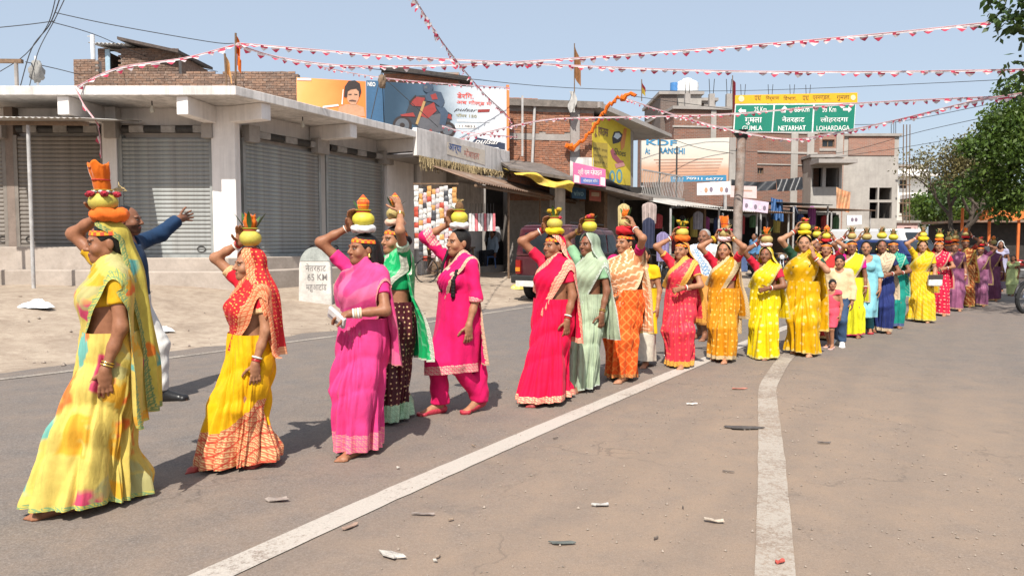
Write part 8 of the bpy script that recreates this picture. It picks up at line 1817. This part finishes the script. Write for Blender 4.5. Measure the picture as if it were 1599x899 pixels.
# purse and handbag
def purse(b_root, b, q):
    M = Matrix.Translation(b_root.location) @ Matrix.Rotation(b_root.rotation_euler.z, 4, 'Z') @ Matrix.Scale(b_root.scale[0], 4)
    p = M @ Vector(b.palm[q] + A3(-.02, -.012, -.012))
    root = empty('clutch_purse', p, b_root.rotation_euler.z, 'small grey and white clutch purse held against the bright pink sari', 'purse')
    R = Matrix.Rotation(.5, 3, 'Y') @ Matrix.Rotation(.25, 3, 'X')
    bevelled(MB().box((0, 0, -.0), (.17, .026, .085), R).build('purse_body', mat('grey leatherette', (.42, .41, .42), .45, .15, 20), root), .008)
    bevelled(MB().box(R @ Vector((0.01, -.016, .018)), (.165, .008, .05), R).build('flap', mat('white leatherette', (.68, .66, .64), .4, .1, 20), root), .004)
    MB().lathe([(.001, .0), (.006, .001), (.006, .004), (.001, .006)], 10, R @ Vector((.01, -.022, 0)), R @ Matrix.Rotation(math.pi / 2, 3, 'X')).build('clasp', M_GOLD, root, True)
purse(W[3][0], W[3][1], 1)
def handbag(b_root, b):
    M = Matrix.Translation(b_root.location) @ Matrix.Rotation(b_root.rotation_euler.z, 4, 'Z') @ Matrix.Scale(b_root.scale[0], 4)
    p = M @ Vector((.20, -.24, .80))
    root = empty('handbag', p, b_root.rotation_euler.z + .3, 'white patterned handbag with dark flap hanging beside the sunflower yellow sari', 'handbag')
    bevelled(MB().box((0, 0, 0), (.24, .07, .20)).build('bag_body', mat('white bag', (.72, .68, .62), .5, .25, 18), root), .02)
    bevelled(MB().box((0, -.03, .065), (.245, .03, .08)).build('flap', mat('dark bag flap', (.05, .035, .03), .5, .2, 18), root), .008)
    MB().tube([(-.10, 0, .09), (-.085, 0, .20), (0, 0, .27), (.085, 0, .20), (.10, 0, .09)], .007, 6).build('strap', mat('dark bag flap', (.05, .035, .03)), root, True)
handbag(W[21][0], W[21][1])
man(208, 632, 320, 8, 'man in a dark blue shirt and white trousers pointing with his outstretched arm', C('dark blue shirt', (.014, .040, .095), rough=.8), C('white trousers', (.74, .72, .68), rough=.8), right='down', left='point', tone=2, res=1.5, stride=.36, shoe=BLACKSHOE, hem=.86)
man(1097, 530, 357, 232, 'elderly man with grey hair, white shirt and a blue checked scarf round his neck', C('white kurta shirt', (.78, .77, .74), rough=.8), C('ochre dhoti', (.62, .26, .06)), tone=2, res=1.2, hairm=M_GREYHAIR, scarf=C('blue checked scarf', (.24, .40, .62), motif=(.7, .74, .78), mkind='lattice', mscale=30, border=(.7, .7, .7), bw=.02), beard=False, hem=.62, stride=.2, trs_kw=dict(ankle=.22, flare=.05, off=.04))
man(1308, 540, 398, 240, 'small boy in a cream kurta with a red headband and jeans', C('cream kurta', (.76, .58, .34)), C('blue jeans', (.05, .09, .17)), tone=1, res=.9, hairstyle='child', beard=False, child=True, cat='child', hem=.66, shoe=mat('white sports shoe', (.75, .74, .72), .5), stride=.24)
def girl():
    g, H = spot(1297, 544, 436)
    b = Body(child=True, fat=.3, stride=.22, right='down', left='down', yaw=.5)
    r = figure('person', g, vec(225), H, b, SKIN_TONES[1], .9, 'little girl in coral pink top and shorts with a white hairband', 'child', None, sindoor=False)
    m = C('coral pink cotton', (.80, .09, .14)); torso_cloth(b, r, m, .9, 'top', sleeve=.12, z_lo=.88, off=.016)
    trousers(b, r, m, .9, 'shorts', ankle=.50, off=.03, top=.96); hair(b, r, .9, 'child'); band(b, r, mat('white hairband', (.8, .78, .75), .5), z=1.505, hgt=.014, tilt=-.5, grow=1.05)
    shoes(b, r, mat('pale pink shoe', (.70, .42, .38), .5), .9)
girl()
def teen(px, py, crown, face, label, top, low, tone, res, veilm=None, cat='woman', seed=0):
    g, H = spot(px, py, crown); rng = random.Random(seed)
    b = Body(fat=.1, stride=.2, right='down', left='down', yaw=.1)
    r = figure('person', g, vec(face), H, b, SKIN_TONES[tone], res, label, cat, None, sindoor=False)
    torso_cloth(b, r, top, res, 'kurta_bodice', sleeve=.4, z_lo=.95, off=.012); skirt(b, r, top, res, rng, z1=1.02, z0=.45, straight=True, name='kurta_panel')
    skirt(b, r, low, res, rng, z1=.75, z0=.09, straight=True, name='petticoat'); hair(b, r, res, 'loose')
    if veilm is not None: veil(b, r, veilm, res, rng, open_=60, end_z=.75)
    return r
teen(1003, 571, 385, 240, 'girl in a mustard yellow kurta and cream skirt half hidden behind the vermilion sari', C('mustard kurta', (.80, .52, .01)), C('cream lace skirt', (.72, .66, .54)), 1, .9, seed=31)
teen(1560, 455, 376, 232, 'woman under a long white veil standing in the shade by the trees', C('lavender kurta', (.40, .38, .52)), C('dark skirt', (.05, .04, .06)), 2, .7, C('white veil', (.78, .77, .76)), seed=32)
teen(1580, 462, 398, 215, 'child in a pale green frock near the parked motorcycle', C('pale green frock', (.50, .56, .24)), C('pale green frock', (.50, .56, .24)), 2, .6, None, 'child', seed=33)
man(1177, 432, 364, 200, 'man in a blue shirt standing by the stalls behind the bright yellow sari', C('plain blue shirt', (.10, .24, .44)), C('charcoal trousers', (.04, .04, .05)), res=.6, beard=False, shoe=BLACKSHOE, stride=.1)
man(1046, 424, 366, 250, 'man in a maroon shirt standing by the bikes behind the coral red sari', C('maroon shirt', (.22, .04, .05)), C('charcoal trousers', (.04, .04, .05)), res=.6, beard=False, shoe=BLACKSHOE, stride=.1)
man(1546, 450, 372, 240, 'man in a dark grey shirt standing in the tree shade behind the last pot carrier', C('dark grey shirt', (.07, .07, .08)), C('khaki trousers', (.20, .16, .10)), res=.6, beard=False, shoe=BLACKSHOE, stride=.1)
woman(1272, 520, 372, 244, 'woman in a pink sari mostly hidden behind the deep golden sari', C('rose sari', (.66, .10, .22), border=(.7, .5, .3), bw=.03), C('rose blouse', (.6, .06, .16)), C('rose sari', (.66, .10, .22)), pot='redflower', potm=1, pot_label='yellow pot with red blossoms peeping out behind the deep golden sari', right='pot', left='down', tone=2, res=.7, seed=41)
woman(1478, 480, 379, 246, 'woman in a dark red sari half hidden between the crimson and mauve saris', C('dark red sari', (.40, .02, .03), border=(.6, .35, .12), bw=.03), C('dark red blouse', (.34, .02, .03)), C('dark red sari', (.40, .02, .03)), pad=C('red wound cloth', (.62, .02, .03)), pot='brown', potm=2, pot_label='ochre pot with a brown coconut above the dark red sari', right='down', left='down', tone=2, res=.6, seed=42)
woman(1548, 470, 382, 240, 'woman in a plum sari walking last behind the gold edged mauve sari', C('plum sari', (.16, .05, .10), border=(.5, .3, .12), bw=.03), C('plum blouse', (.22, .05, .12)), C('plum sari', (.16, .05, .10)), pot='red', potm=2, pot_label='pot with a small red bundle above the plum sari', right='pot', left='down', tone=2, res=.6, seed=43)
